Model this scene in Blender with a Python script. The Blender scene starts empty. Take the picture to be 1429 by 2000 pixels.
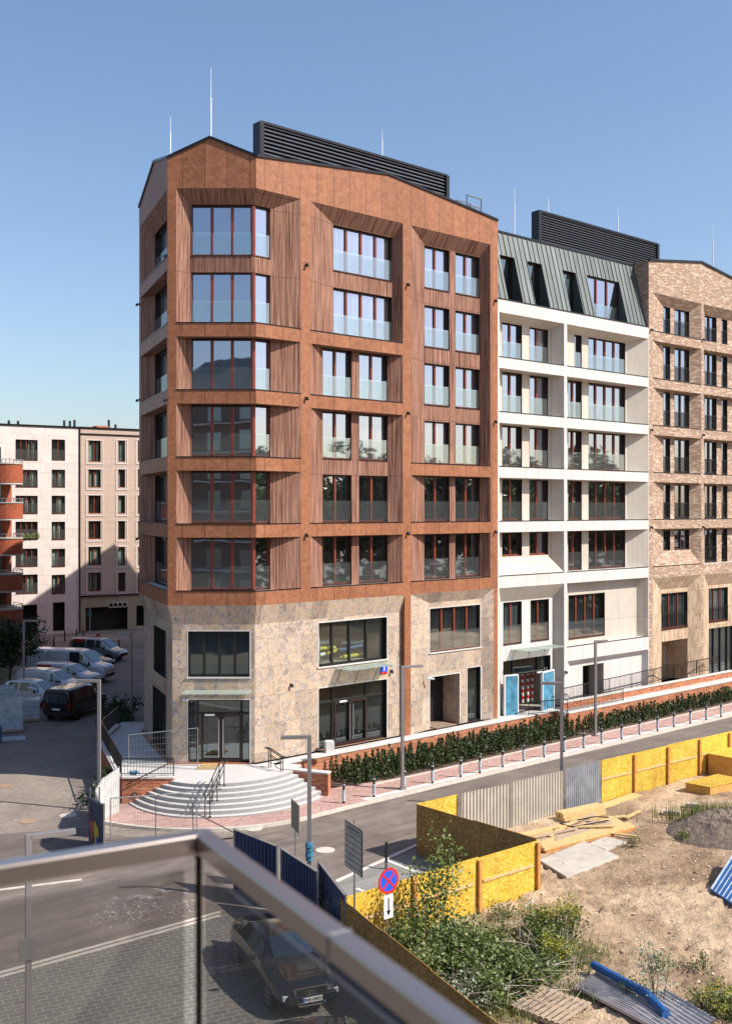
import bpy, bmesh, math, random
from mathutils import Vector, Matrix
random.seed(7)
C = bpy.data.collections.new("scene_objects"); bpy.context.scene.collection.children.link(C)
S = bpy.context.scene
# ------------------------------------------------------------------ camera
CAMZ = 12.8; FPX = 2080.0; CX = 714.5; HY = 994.0      # metres, photo pixels
cd = bpy.data.cameras.new("camera"); cam = bpy.data.objects.new("camera", cd); C.objects.link(cam)
cam.location = (0, 0, CAMZ); cam.rotation_euler = (math.pi/2, 0, 0)
cd.sensor_fit = 'VERTICAL'; cd.sensor_height = 36; cd.lens = 36*FPX/2000; cd.shift_y = -0.003
cd.clip_start = 0.05; cd.clip_end = 3000
cd.dof.use_dof = True; cd.dof.focus_distance = 45; cd.dof.aperture_fstop = 5.0
S.camera = cam
# ------------------------------------------------------------------ sky and sun
SUNEL = math.radians(43); SUNDIR = Vector((0.955, -0.296, 0)).normalized()   # horizontal direction towards the sun
w = bpy.data.worlds.new("World"); S.world = w; w.use_nodes = True
nt = w.node_tree; bg = nt.nodes['Background']; sky = nt.nodes.new('ShaderNodeTexSky'); sky.sky_type = 'NISHITA'
sky.sun_disc = False; sky.sun_elevation = SUNEL
sky.sun_rotation = math.atan2(SUNDIR.x, SUNDIR.y)
sky.altitude = 0; sky.air_density = 1.15; sky.dust_density = 1.3; sky.ozone_density = 3.2
tint = nt.nodes.new('ShaderNodeMixRGB'); tint.blend_type = 'MULTIPLY'; tint.inputs[0].default_value = 1; tint.inputs[2].default_value = (1.0, .985, 1.02, 1)
nt.links.new(sky.outputs[0], tint.inputs[1]); nt.links.new(tint.outputs[0], bg.inputs[0]); bg.inputs[1].default_value = 0.115
sl = bpy.data.lights.new("sun", 'SUN'); so = bpy.data.objects.new("sun", sl); C.objects.link(so)
sl.energy = 5.0; sl.angle = math.radians(0.55); sl.color = (1.0, 0.93, 0.83)
sd = Vector((SUNDIR.x*math.cos(SUNEL), SUNDIR.y*math.cos(SUNEL), math.sin(SUNEL)))
so.rotation_euler = sd.to_track_quat('Z', 'Y').to_euler()
S.view_settings.view_transform = 'Standard'; S.view_settings.look = 'None'; S.view_settings.exposure = 0.55
S.view_settings.gamma = 1
# ------------------------------------------------------------------ material helpers
MATS = {}
class NT:
    def __init__(s, name):
        s.m = bpy.data.materials.new(name); s.m.use_nodes = True; s.t = s.m.node_tree
        s.b = s.t.nodes['Principled BSDF']; s.out = s.t.nodes['Material Output']; MATS[name] = s.m
    def n(s, typ, **kw):
        x = s.t.nodes.new('ShaderNode'+typ)
        for k, v in kw.items():
            if k.startswith('i_'):
                x.inputs[k[2:].replace('_', ' ')].default_value = v
            else: setattr(x, k, v)
        return x
    def l(s, a, b): s.t.links.new(a, b)
    def uv(s, sx=1, sy=1, sz=1):
        u = s.n('UVMap'); mp = s.n('Mapping'); mp.inputs['Scale'].default_value = (sx, sy, sz); s.l(u.outputs[0], mp.inputs[0]); return mp.outputs[0]
    def obj(s, sx=1, sy=1, sz=1):
        u = s.n('TexCoord'); mp = s.n('Mapping'); mp.inputs['Scale'].default_value = (sx, sy, sz); s.l(u.outputs['Object'], mp.inputs[0]); return mp.outputs[0]
    def geo(s, sx=1, sy=1, sz=1):
        u = s.n('NewGeometry'); mp = s.n('Mapping'); mp.inputs['Scale'].default_value = (sx, sy, sz); s.l(u.outputs['Position'], mp.inputs[0]); return mp.outputs[0]
    def noise(s, vec, scale, detail=4, rough=.6, out='Fac', dist=0):
        x = s.n('TexNoise'); x.inputs['Scale'].default_value = scale; x.inputs['Detail'].default_value = detail
        x.inputs['Roughness'].default_value = rough; x.inputs['Distortion'].default_value = dist; s.l(vec, x.inputs['Vector']); return x.outputs[out]
    def ramp(s, fac, stops):
        r = s.n('ValToRGB'); e = r.color_ramp.elements
        while len(e) < len(stops): e.new(.5)
        for i, (p, c) in enumerate(stops):
            e[i].position = p; e[i].color = (c, c, c, 1) if isinstance(c, (int, float)) else (*c, 1)
        s.l(fac, r.inputs[0]); return r.outputs[0]
    def mix(s, fac, a, b, mode='MIX'):
        x = s.n('MixRGB', blend_type=mode)
        for sock, v in ((x.inputs[0], fac), (x.inputs[1], a), (x.inputs[2], b)):
            if isinstance(v, (int, float)): sock.default_value = v if sock.type == 'VALUE' else (v, v, v, 1)
            elif isinstance(v, tuple): sock.default_value = (*v, 1)
            else: s.l(v, sock)
        return x.outputs[0]
    def math(s, op, a, b=0):
        x = s.n('Math', operation=op)
        for sock, v in ((x.inputs[0], a), (x.inputs[1], b)):
            if isinstance(v, (int, float)): sock.default_value = v
            else: s.l(v, sock)
        return x.outputs[0]
    def bump(s, h, strength=.3, dist=.02):
        x = s.n('Bump'); x.inputs['Strength'].default_value = strength; x.inputs['Distance'].default_value = dist
        s.l(h, x.inputs['Height']); s.l(x.outputs[0], s.b.inputs['Normal'])
    def col(s, c):
        if isinstance(c, tuple): s.b.inputs['Base Color'].default_value = (*c, 1)
        else: s.l(c, s.b.inputs['Base Color'])
    def rough(s, v, spec=None, metal=None):
        if isinstance(v, (int, float)): s.b.inputs['Roughness'].default_value = v
        else: s.l(v, s.b.inputs['Roughness'])
        if spec is not None: s.b.inputs['Specular IOR Level'].default_value = spec
        if metal is not None: s.b.inputs['Metallic'].default_value = metal
def sep(s, v):
    x = s.n('SeparateXYZ'); s.l(v, x.inputs[0]); return x.outputs
def joints(s, pitch, width, axis=0, off=0.0, vec=None):
    """1 on a thin joint line every `pitch` metres of uv axis"""
    v = vec or s.uv(); c = sep(s, v)[axis]
    f = s.math('FRACT', s.math('DIVIDE', s.math('ADD', c, off+1000*pitch), pitch)); return s.math('LESS_THAN', f, width/pitch)
def plain(name, col, rough=.6, metal=0, spec=.5, var=.12, vs=3.0):
    s = NT(name); v = s.geo(); nz = s.noise(v, vs, 5)
    s.col(s.mix(1.0, col, s.ramp(nz, [(.25, 1-var), (.75, 1+var)]), 'MULTIPLY')); s.rough(rough, spec, metal); return s.m
def wn(s, vec):
    x = s.n('TexWhiteNoise', noise_dimensions='3D'); s.l(vec, x.inputs['Vector']); return x.outputs
def cellrand(s, vec, px, pz, stagger=0.0, brick=False):
    """random colour per rectangular tile"""
    o = sep(s, vec); b = s.math('FLOOR', s.math('DIVIDE', o[1], pz))
    sx = o[0]
    if stagger: sx = s.math('ADD', sx, s.math('MULTIPLY', b, stagger))
    a = s.math('FLOOR', s.math('DIVIDE', sx, px))
    cb = s.n('CombineXYZ'); s.l(a, cb.inputs[0]); s.l(b, cb.inputs[1])
    fx = s.math('FRACT', s.math('DIVIDE', sx, px)); fz = s.math('FRACT', s.math('DIVIDE', o[1], pz))
    return wn(s, cb.outputs[0]), fx, fz
# copper coloured cladding
s = NT('copper_cladding'); v = s.uv()
n1 = s.noise(v, 3.6, 8, .68, dist=1.2); n2 = s.noise(v, 18, 4, .6)
c = s.ramp(n1, [(.28, (.19, .076, .042)), (.48, (.285, .113, .056)), (.62, (.345, .152, .078)), (.8, (.255, .100, .058))])
c = s.mix(.35, c, s.ramp(n2, [(.3, .55), (.7, 1.35)]), 'MULTIPLY')
r, fx, fz = cellrand(s, v, 1.03, 3.075)
c = s.mix(.5, c, s.ramp(r[0], [(0, .75), (1, 1.15)]), 'MULTIPLY'); st_ = s.noise(s.uv(5, .2, 1), 1.0, 5); c = s.mix(.3, c, s.ramp(st_, [(.35, .75), (.6, 1.1)]), 'MULTIPLY')
j = joints(s, 1.03, .026, 0); c = s.mix(j, c, (.07, .03, .015)); s.col(c); s.rough(.5, .25)
# wood lamella cladding
s = NT('wood_cladding'); v = s.uv(1, 1, 1); vs = s.uv(11, .22, 1); vt = s.uv(26, .5, 1)
n1 = s.noise(vs, 1.0, 6, .7); n2 = s.noise(vt, 1.0, 4, .6)
c = s.ramp(n1, [(.34, (.070, .029, .020)), (.45, (.18, .084, .057)), (.55, (.315, .172, .122)), (.66, (.115, .050, .034))])
c = s.mix(.85, c, s.ramp(n2, [(.32, .4), (.68, 1.6)]), 'MULTIPLY')
j = joints(s, 1.03, .014, 0, .2); j2 = joints(s, 3.075, .02, 1, .1); c = s.mix(j, c, (.05, .025, .018)); c = s.mix(j2, c, (.06, .03, .02))
s.col(c); s.rough(.7, .15); s.bump(joints(s, .09, .03, 0), .5, .015)
# veined granite slabs
s = NT('stone_cladding'); v = s.uv(); r, fx, fz = cellrand(s, v, .98, 1.32, .31)
off = s.n('VectorMath', operation='MULTIPLY_ADD'); s.l(r[1], off.inputs[0]); off.inputs[1].default_value = (9, 9, 9); s.l(v, off.inputs[2])
n1 = s.noise(off.outputs[0], 2.6, 8, .70, dist=1.0); n2 = s.noise(off.outputs[0], 9, 6, .7, dist=.6)
c = s.ramp(n1, [(.30, (.20, .155, .13)), (.42, (.35, .285, .24)), (.49, (.45, .37, .31)), (.56, (.52, .37, .235)), (.65, (.33, .27, .24)), (.8, (.47, .39, .33))])
c = s.mix(.85, c, s.ramp(n2, [(.3, .5), (.5, 1.0), (.7, 1.2)]), 'MULTIPLY')
c = s.mix(.75, c, s.ramp(r[0], [(0, .6), (.4, .95), (1, 1.12)]), 'MULTIPLY')
jl = s.math('MAXIMUM', s.math('LESS_THAN', fx, .013), s.math('LESS_THAN', fz, .010)); c = s.mix(jl, c, (.15, .125, .105))
s.col(c); s.rough(.5, .4)
# travertine
s = NT('travertine_cladding'); v = s.uv(); r, fx, fz = cellrand(s, v, .55, 1.3, .2)
off = s.n('VectorMath', operation='MULTIPLY_ADD'); s.l(r[1], off.inputs[0]); off.inputs[1].default_value = (5, 5, 5); s.l(v, off.inputs[2])
mp = s.n('Mapping'); mp.inputs['Scale'].default_value = (5, .8, 1); mp.inputs['Rotation'].default_value = (0, 0, .15); s.l(off.outputs[0], mp.inputs[0])
n1 = s.noise(mp.outputs[0], 1.2, 8, .7, dist=.7)
c = s.ramp(n1, [(.3, (.20, .125, .07)), (.45, (.44, .31, .20)), (.6, (.60, .47, .34)), (.78, (.33, .21, .12))])
c = s.mix(.5, c, s.ramp(r[0], [(0, .7), (1, 1.15)]), 'MULTIPLY'); jl = s.math('MAXIMUM', s.math('LESS_THAN', fx, .02), s.math('LESS_THAN', fz, .008)); c = s.mix(jl, c, (.14, .09, .06))
s.col(c); s.rough(.55, .4)
# white / cream panels
def panelmat(name, col, px, pz, jc, jw=.018, ax2=True, stg=0.0):
    s = NT(name); v = s.uv(); r, fx, fz = cellrand(s, v, px, pz, stg); n1 = s.noise(v, 1.3, 5)
    c = s.mix(1.0, col, s.ramp(n1, [(.3, .93), (.7, 1.04)]), 'MULTIPLY'); c = s.mix(1, c, s.ramp(r[0], [(0, .93), (1, 1.03)]), 'MULTIPLY')
    jl = s.math('LESS_THAN', fx, jw/px)
    if ax2: jl = s.math('MAXIMUM', jl, s.math('LESS_THAN', fz, jw/pz))
    st = s.noise(s.uv(6, .3, 1), 1.0, 5); c = s.mix(.35, c, s.ramp(st, [(.35, .8), (.6, 1.02)]), 'MULTIPLY')
    c = s.mix(jl, c, jc); s.col(c); s.rough(.55, .35); return s.m
panelmat('white_panel', (.60, .565, .535), 1.06, 50, (.30, .27, .25), jw=.026, ax2=False)
panelmat('cream_panel', (.52, .465, .395), 1.7, 3.1, (.2, .17, .13))
panelmat('pale_facade_panel', (.68, .60, .55), 1.55, .95, (.30, .26, .24), stg=.4)
panelmat('beige_render', (.50, .375, .30), 9, .19, (.46, .345, .28), jw=.02)
panelmat('sandstone_slab', (.36, .30, .21), 1.6, .8, (.2, .17, .12))
def brickmat(name, cols, mortar, bw=.25, bh=.075, mw=.012):
    s = NT(name); v = s.uv(); r, fx, fz = cellrand(s, v, bw, bh, bw/2)
    c = s.ramp(r[0], [(i/(len(cols)-1)*.999, k) for i, k in enumerate(cols)])
    n1 = s.noise(v, 1.2, 4); c = s.mix(.6, c, s.ramp(n1, [(.3, .75), (.7, 1.2)]), 'MULTIPLY')
    jl = s.math('MAXIMUM', s.math('LESS_THAN', fx, mw/bw), s.math('LESS_THAN', fz, mw/bh)); c = s.mix(jl, c, mortar)
    s.col(c); s.rough(.85, .2); s.bump(s.math('SUBTRACT', 1, jl), .4, .01); return s.m
brickmat('pale_mixed_brick', [(.25, .155, .11), (.34, .22, .155), (.39, .265, .19), (.29, .18, .125), (.56, .45, .35), (.36, .235, .165)], (.38, .30, .24), .30, .085)
brickmat('orange_brick', [(.30, .085, .04), (.42, .135, .06), (.50, .19, .09), (.25, .07, .035), (.46, .22, .12)], (.36, .24, .17))
brickmat('red_brick', [(.34, .07, .03), (.44, .10, .04), (.30, .06, .03), (.40, .12, .06)], (.28, .14, .09))
# glazing
def glassmat(name, refl, dark, mixf, rough=.015):
    s = NT(name); g = s.n('BsdfGlossy'); g.inputs['Color'].default_value = (*refl, 1); g.inputs['Roughness'].default_value = rough
    wv = s.noise(s.geo(), .45, 2); bp = s.n('Bump'); bp.inputs['Strength'].default_value = .06; bp.inputs['Distance'].default_value = .05
    s.l(wv, bp.inputs['Height']); s.l(bp.outputs[0], g.inputs['Normal'])
    oi = s.n('ObjectInfo'); cu_ = s.ramp(oi.outputs['Random'], [(0, 1.0), (.60, 1.0), (.66, 5.0), (.82, 9.0), (.84, 2.0), (1, 1.0)]); fo = s.ramp(s.noise(s.uv(7, .1, 1), 1.0, 2), [(.42, .25), (.58, 1.0)]); s.col(s.mix(1, s.mix(1, tuple(dark), cu_, 'MULTIPLY'), fo, 'MULTIPLY')); s.b.inputs['Roughness'].default_value = .3; s.b.inputs['Specular IOR Level'].default_value = .2
    mx = s.n('MixShader'); mx.inputs[0].default_value = mixf; s.l(s.b.outputs[0], mx.inputs[1]); s.l(g.outputs[0], mx.inputs[2]); s.l(mx.outputs[0], s.out.inputs[0]); return s.m
glassmat('window_glass', (.86, .88, 1.0), (.016, .015, .014), .50)
glassmat('dim_window_glass', (.72, .85, .85), (.012, .016, .017), .24)
def clearglass(name, tint, gl, pale, fg, fp, rough=.02):
    s = NT(name); t = s.n('BsdfTransparent'); t.inputs[0].default_value = (*tint, 1)
    g = s.n('BsdfGlossy'); g.inputs['Color'].default_value = (*gl, 1); g.inputs['Roughness'].default_value = rough
    d = s.n('BsdfDiffuse'); d.inputs[0].default_value = (*pale, 1)
    m1 = s.n('MixShader'); m1.inputs[0].default_value = fg; s.l(t.outputs[0], m1.inputs[1]); s.l(g.outputs[0], m1.inputs[2])
    m2 = s.n('MixShader'); m2.inputs[0].default_value = fp; s.l(m1.outputs[0], m2.inputs[1]); s.l(d.outputs[0], m2.inputs[2]); s.l(m2.outputs[0], s.out.inputs[0]); return s.m
clearglass('balustrade_glass', (.90, .94, .94), (.95, .98, 1), (.6, .63, .63), .17, .03)
clearglass('canopy_glass', (.80, .86, .82), (.8, .9, .9), (.6, .66, .62), .12, .25)
clearglass('balcony_glass', (.74, .735, .73), (.85, .88, .9), (.40, .39, .38), .05, .06, .01)
clearglass('see_through_glass', (.72, .80, .76), (.8, .9, .95), (.3, .35, .34), .14, .03)
plain('dark_frame', (.028, .014, .011), .4); plain('mahogany_frame', (.19, .038, .018), .35, var=.2)
plain('black_metal', (.015, .014, .014), .4, var=.2); plain('louvre_metal', (.13, .135, .16), .45, .3); plain('coping_metal', (.016, .016, .018), .3, .4)
plain('galvanised', (.42, .43, .44), .4, .8); plain('lamp_metal', (.25, .23, .23), .42, .35, var=.08); plain('white_paint', (.75, .75, .74), .4, var=.06)
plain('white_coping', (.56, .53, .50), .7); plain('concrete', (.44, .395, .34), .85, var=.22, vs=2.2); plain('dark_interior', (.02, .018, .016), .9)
plain('red_paint', (.55, .02, .02), .4); plain('blue_paint', (.015, .09, .62), .4, var=.05); plain('black_paint', (.012, .012, .012), .4); plain('rubber', (.014, .014, .014), .8)
plain('steel_rail', (.50, .43, .39), .30, .92, var=.05); plain('brown_render', (.20, .14, .10), .9, var=.2); plain('timber', (.56, .38, .17), .7, var=.25, vs=8); plain('aged_timber', (.37, .28, .20), .85, var=.3, vs=9)
plain('orange_timber', (.48, .22, .06), .6, var=.3, vs=6); plain('cardboard_tan', (.55, .30, .08), .8, var=.15)
plain('blue_pipe', (.01, .085, .27), .4); plain('light_blue_wrap', (.07, .22, .33), .3, var=.6, vs=2.5); plain('plastic_wrap', (.42, .48, .53), .25, var=.35, vs=3); plain('sign_back', (.16, .15, .15), .55, var=.1)
plain('bark', (.10, .075, .055), .9, var=.3); plain('pale_twig', (.36, .31, .25), .9, var=.3, vs=12); plain('reflector_grey', (.3, .3, .3), .3)
plain('curtain_cloth', (.42, .50, .44), .9, var=.25); plain('rusty_cover', (.30, .20, .13), .8, var=.3); plain('dull_red', (.28, .05, .05), .6, var=.5); plain('dull_yellow', (.36, .30, .04), .6, var=.6); plain('dull_blue', (.03, .08, .22), .6, var=.5); plain('sand_stone', (.50, .40, .30), .9, var=.3)
plain('graffiti_panel', (.05, .06, .10), .6, var=.5, vs=2)
plain('teal_card', (.02, .16, .16), .6); plain('yellow_card', (.55, .48, .05), .6); plain('shop_floor', (.35, .32, .28), .5)
# standing seam zinc
s = NT('green_grey_zinc'); v = s.uv(); n1 = s.noise(s.uv(2, .25, 1), 1.5, 5); r, fx, fz = cellrand(s, v, .42, 50)
c = s.mix(1, (.115, .132, .127), s.ramp(n1, [(.3, .72), (.7, 1.3)]), 'MULTIPLY'); c = s.mix(.6, c, s.ramp(r[0], [(0, .8), (1, 1.25)]), 'MULTIPLY'); s.col(c); s.rough(.45, .5, .25)
plain('dark_zinc', (.045, .058, .058), .5, .2)
# osb
def osb(name, cols, bump=.2):
    s = NT(name); v = s.uv(1, 1, 1); vo = s.n('TexVoronoi'); vo.inputs['Scale'].default_value = 1.0
    mp = s.n('Mapping'); mp.inputs['Scale'].default_value = (20, 36, 1); mp.inputs['Rotation'].default_value = (0, 0, .5); wob = s.noise(v, 6, 3, out='Color')
    vv = s.mix(.12, v, wob); s.l(vv, mp.inputs[0]); s.l(mp.outputs[0], vo.inputs['Vector'])
    r = s.n('SeparateColor'); s.l(vo.outputs['Color'], r.inputs[0]); c = s.ramp(r.outputs[0], cols)
    n1 = s.noise(v, .9, 4); c = s.mix(.7, c, s.ramp(n1, [(.3, .65), (.7, 1.12)]), 'MULTIPLY'); oi = s.n('ObjectInfo'); c = s.mix(.8, c, s.ramp(oi.outputs['Random'], [(0, .78), (1, 1.05)]), 'MULTIPLY'); sn = s.ramp(s.noise(s.uv(3, .4, 1), 1.3, 5), [(.32, .6), (.45, 1.0)]); c = s.mix(.5, c, sn, 'MULTIPLY'); s.col(c); s.rough(.65, .3); s.bump(r.outputs[1], bump, .004); return s.m
osb('osb_yellow', [(0, (.46, .25, .015)), (.3, (.62, .38, .035)), (.7, (.72, .47, .06)), (1, (.80, .60, .18))])
osb('osb_brown', [(0, (.24, .11, .025)), (.4, (.36, .18, .045)), (.75, (.44, .235, .065)), (1, (.54, .33, .12))])
# corrugated / profiled sheet : colour only, the profile is modelled
plain('cream_sheet', (.50, .47, .41), .5, .1, var=.15, vs=1.5); plain('grey_sheet', (.36, .40, .46), .38, .5, var=.3, vs=2); plain('navy_sheet', (.008, .030, .10), .4, .1, var=.3)
plain('old_sheet', (.46, .44, .45), .45, .5, var=.3, vs=1.5); plain('white_sheet', (.60, .60, .58), .45, .2, var=.15)
# grounds
s = NT('asphalt'); v = s.geo(); n1 = s.noise(v, .35, 7, .65, dist=.6); n2 = s.noise(v, 45, 3, .7); st0 = s.n('NewGeometry'); stm = s.n('Mapping'); stm.vector_type = 'TEXTURE'; stm.inputs['Rotation'].default_value = (0, 0, .715); stm.inputs['Scale'].default_value = (6, .7, 1); s.l(st0.outputs['Position'], stm.inputs[0]); st = s.noise(stm.outputs[0], 1.6, 6, .65)
c = s.ramp(n1, [(.3, (.115, .094, .083)), (.5, (.155, .128, .112)), (.72, (.22, .182, .152))]); c = s.mix(.5, c, s.ramp(n2, [(.3, .65), (.7, 1.35)]), 'MULTIPLY'); c = s.mix(.7, c, s.ramp(st, [(.35, .72), (.65, 1.3)]), 'MULTIPLY')
s.col(c); s.rough(.85, .25)
def paver(name, cols, mortar, px, py, rot, stg=.5, mw=.012, wear=.8):
    s = NT(name); u = s.n('NewGeometry'); mp = s.n('Mapping'); mp.inputs['Rotation'].default_value = (0, 0, -rot); s.l(u.outputs['Position'], mp.inputs[0]); v = mp.outputs[0]
    r, fx, fz = cellrand(s, v, px, py, px*stg); c = s.ramp(r[0], [(i/(len(cols)-1)*.999, k) for i, k in enumerate(cols)])
    jl = s.math('MAXIMUM', s.math('LESS_THAN', fx, mw/px), s.math('LESS_THAN', fz, mw/py)); c = s.mix(jl, c, mortar)
    n1 = s.noise(v, .35, 7, .7); c = s.mix(wear, c, s.ramp(n1, [(.28, .68), (.5, 1.0), (.72, 1.3)]), 'MULTIPLY'); s.col(c); s.rough(.85, .2); return s.m
RB = math.atan2(.6557, .755)
paver('grey_pavers', [(.21, .175, .148), (.27, .225, .19), (.23, .19, .165), (.31, .26, .22)], (.13, .115, .10), .2, .1, RB)
paver('dark_pavers', [(.135, .128, .115), (.165, .155, .138), (.15, .14, .125)], (.33, .31, .27), .42, .22, RB-.25, .5, .02, .5)
paver('red_pavers', [(.38, .22, .19), (.44, .28, .245), (.33, .19, .16), (.48, .33, .29)], (.34, .26, .23), .2, .1, RB, wear=.5)
paver('parking_pavers', [(.22, .21, .20), (.25, .24, .225), (.20, .19, .18)], (.10, .095, .09), 1.5, .26, RB, wear=.5)
paver('terrace_granite', [(.47, .455, .44), (.52, .50, .48), (.44, .425, .41)], (.35, .34, .33), .6, .6, RB, wear=.5)
plain('granite_step', (.52, .50, .48), .6, var=.12, vs=9); plain('granite_riser', (.27, .27, .27), .7, var=.15, vs=9); plain('kerb_stone', (.50, .46, .40), .8, var=.2)
s = NT('sandy_ground'); v = s.geo(); n1 = s.noise(v, .16, 6, .62, dist=.8); n2 = s.noise(v, 1.7, 8, .68); n3 = s.noise(v, 9, 5, .7); n4 = s.noise(v, 30, 3, .7)
c = s.ramp(n1, [(.38, (.34, .235, .155)), (.5, (.56, .405, .27)), (.6, (.70, .52, .355))]); c = s.mix(.85, c, s.ramp(n2, [(.3, .45), (.46, .85), (.6, 1.0), (.8, 1.12)]), 'MULTIPLY'); c = s.mix(.55, c, s.ramp(n3, [(.28, .45), (.45, 1.0), (.8, 1.12)]), 'MULTIPLY')
s.col(c); s.rough(.95, .1); s.bump(s.math('ADD', s.math('MULTIPLY', n2, 1.0), s.math('MULTIPLY', n3, .5)), 1.0, .22)
plain('dark_soil', (.15, .115, .09), .95, var=.5, vs=7); plain('mulch', (.10, .060, .042), .95, var=.5, vs=12); plain('dark_verge', (.10, .11, .05), .95, var=.4, vs=2)
def leafm(name, c1, c2, c3, tr=.25):
    s = NT(name); ob = s.n('NewGeometry'); r = s.ramp(ob.outputs['Random Per Island'], [(0, c1), (.5, c2), (1, c3)]); s.col(r); s.rough(.5, .4)
    t = s.n('BsdfTranslucent'); s.l(r, t.inputs[0]); m = s.n('MixShader'); m.inputs[0].default_value = tr; s.l(s.b.outputs[0], m.inputs[1]); s.l(t.outputs[0], m.inputs[2]); s.l(m.outputs[0], s.out.inputs[0]); return s.m
leafm('yew_leaf', (.018, .035, .010), (.040, .065, .018), (.085, .105, .030), .15); leafm('bush_leaf', (.055, .10, .022), (.12, .17, .04), (.27, .30, .13)); leafm('dark_leaf', (.012, .028, .010), (.028, .05, .016), (.05, .08, .03))
leafm('goldenrod_bloom', (.36, .31, .03), (.50, .42, .03), (.22, .26, .04)); leafm('grass_blade', (.07, .12, .025), (.14, .18, .045), (.30, .27, .10)); leafm('birch_leaf', (.05, .10, .02), (.11, .17, .035), (.25, .28, .09)); leafm('pale_leaf', (.40, .42, .36), (.30, .36, .26), (.16, .22, .10))
s = NT('plaster_dust'); d0 = s.noise(s.geo(), 1.1, 8, .75, dist=1.0); d1 = s.ramp(d0, [(.52, 0.0), (.70, .85)]); cc = sep(s, s.uv()); tr_ = s.n('BsdfTransparent'); mx_ = s.n('MixShader'); s.col((.62, .61, .60)); s.l(d1, mx_.inputs[0]); s.l(tr_.outputs[0], mx_.inputs[1]); s.l(s.b.outputs[0], mx_.inputs[2]); s.l(mx_.outputs[0], s.out.inputs[0])
# cars
def carpaint(name, col, metal=.1, rough=.25):
    s = NT(name); s.col(col); s.rough(rough, .5, metal); s.b.inputs['Coat Weight'].default_value = .8; s.b.inputs['Coat Roughness'].default_value = .05; return s.m
carpaint('white_car_paint', (.62, .63, .65)); carpaint('black_car_paint', (.010, .010, .012)); carpaint('silver_car_paint', (.30, .31, .33), .6, .3); carpaint('dark_grey_paint', (.012, .012, .014), .3, .15)
glassmat('car_glass', (.8, .9, .9), (.01, .012, .012), .22)
plain('wheel_rim', (.40, .40, .41), .35, .8); plain('chrome', (.75, .75, .76), .12, 1.0, var=.02); plain('plate_white', (.8, .8, .78), .4, var=.02); plain('lamp_lens', (.55, .57, .6), .1, .3); plain('tail_lens', (.35, .01, .01), .2)
def M(n): return MATS[n]
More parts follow.
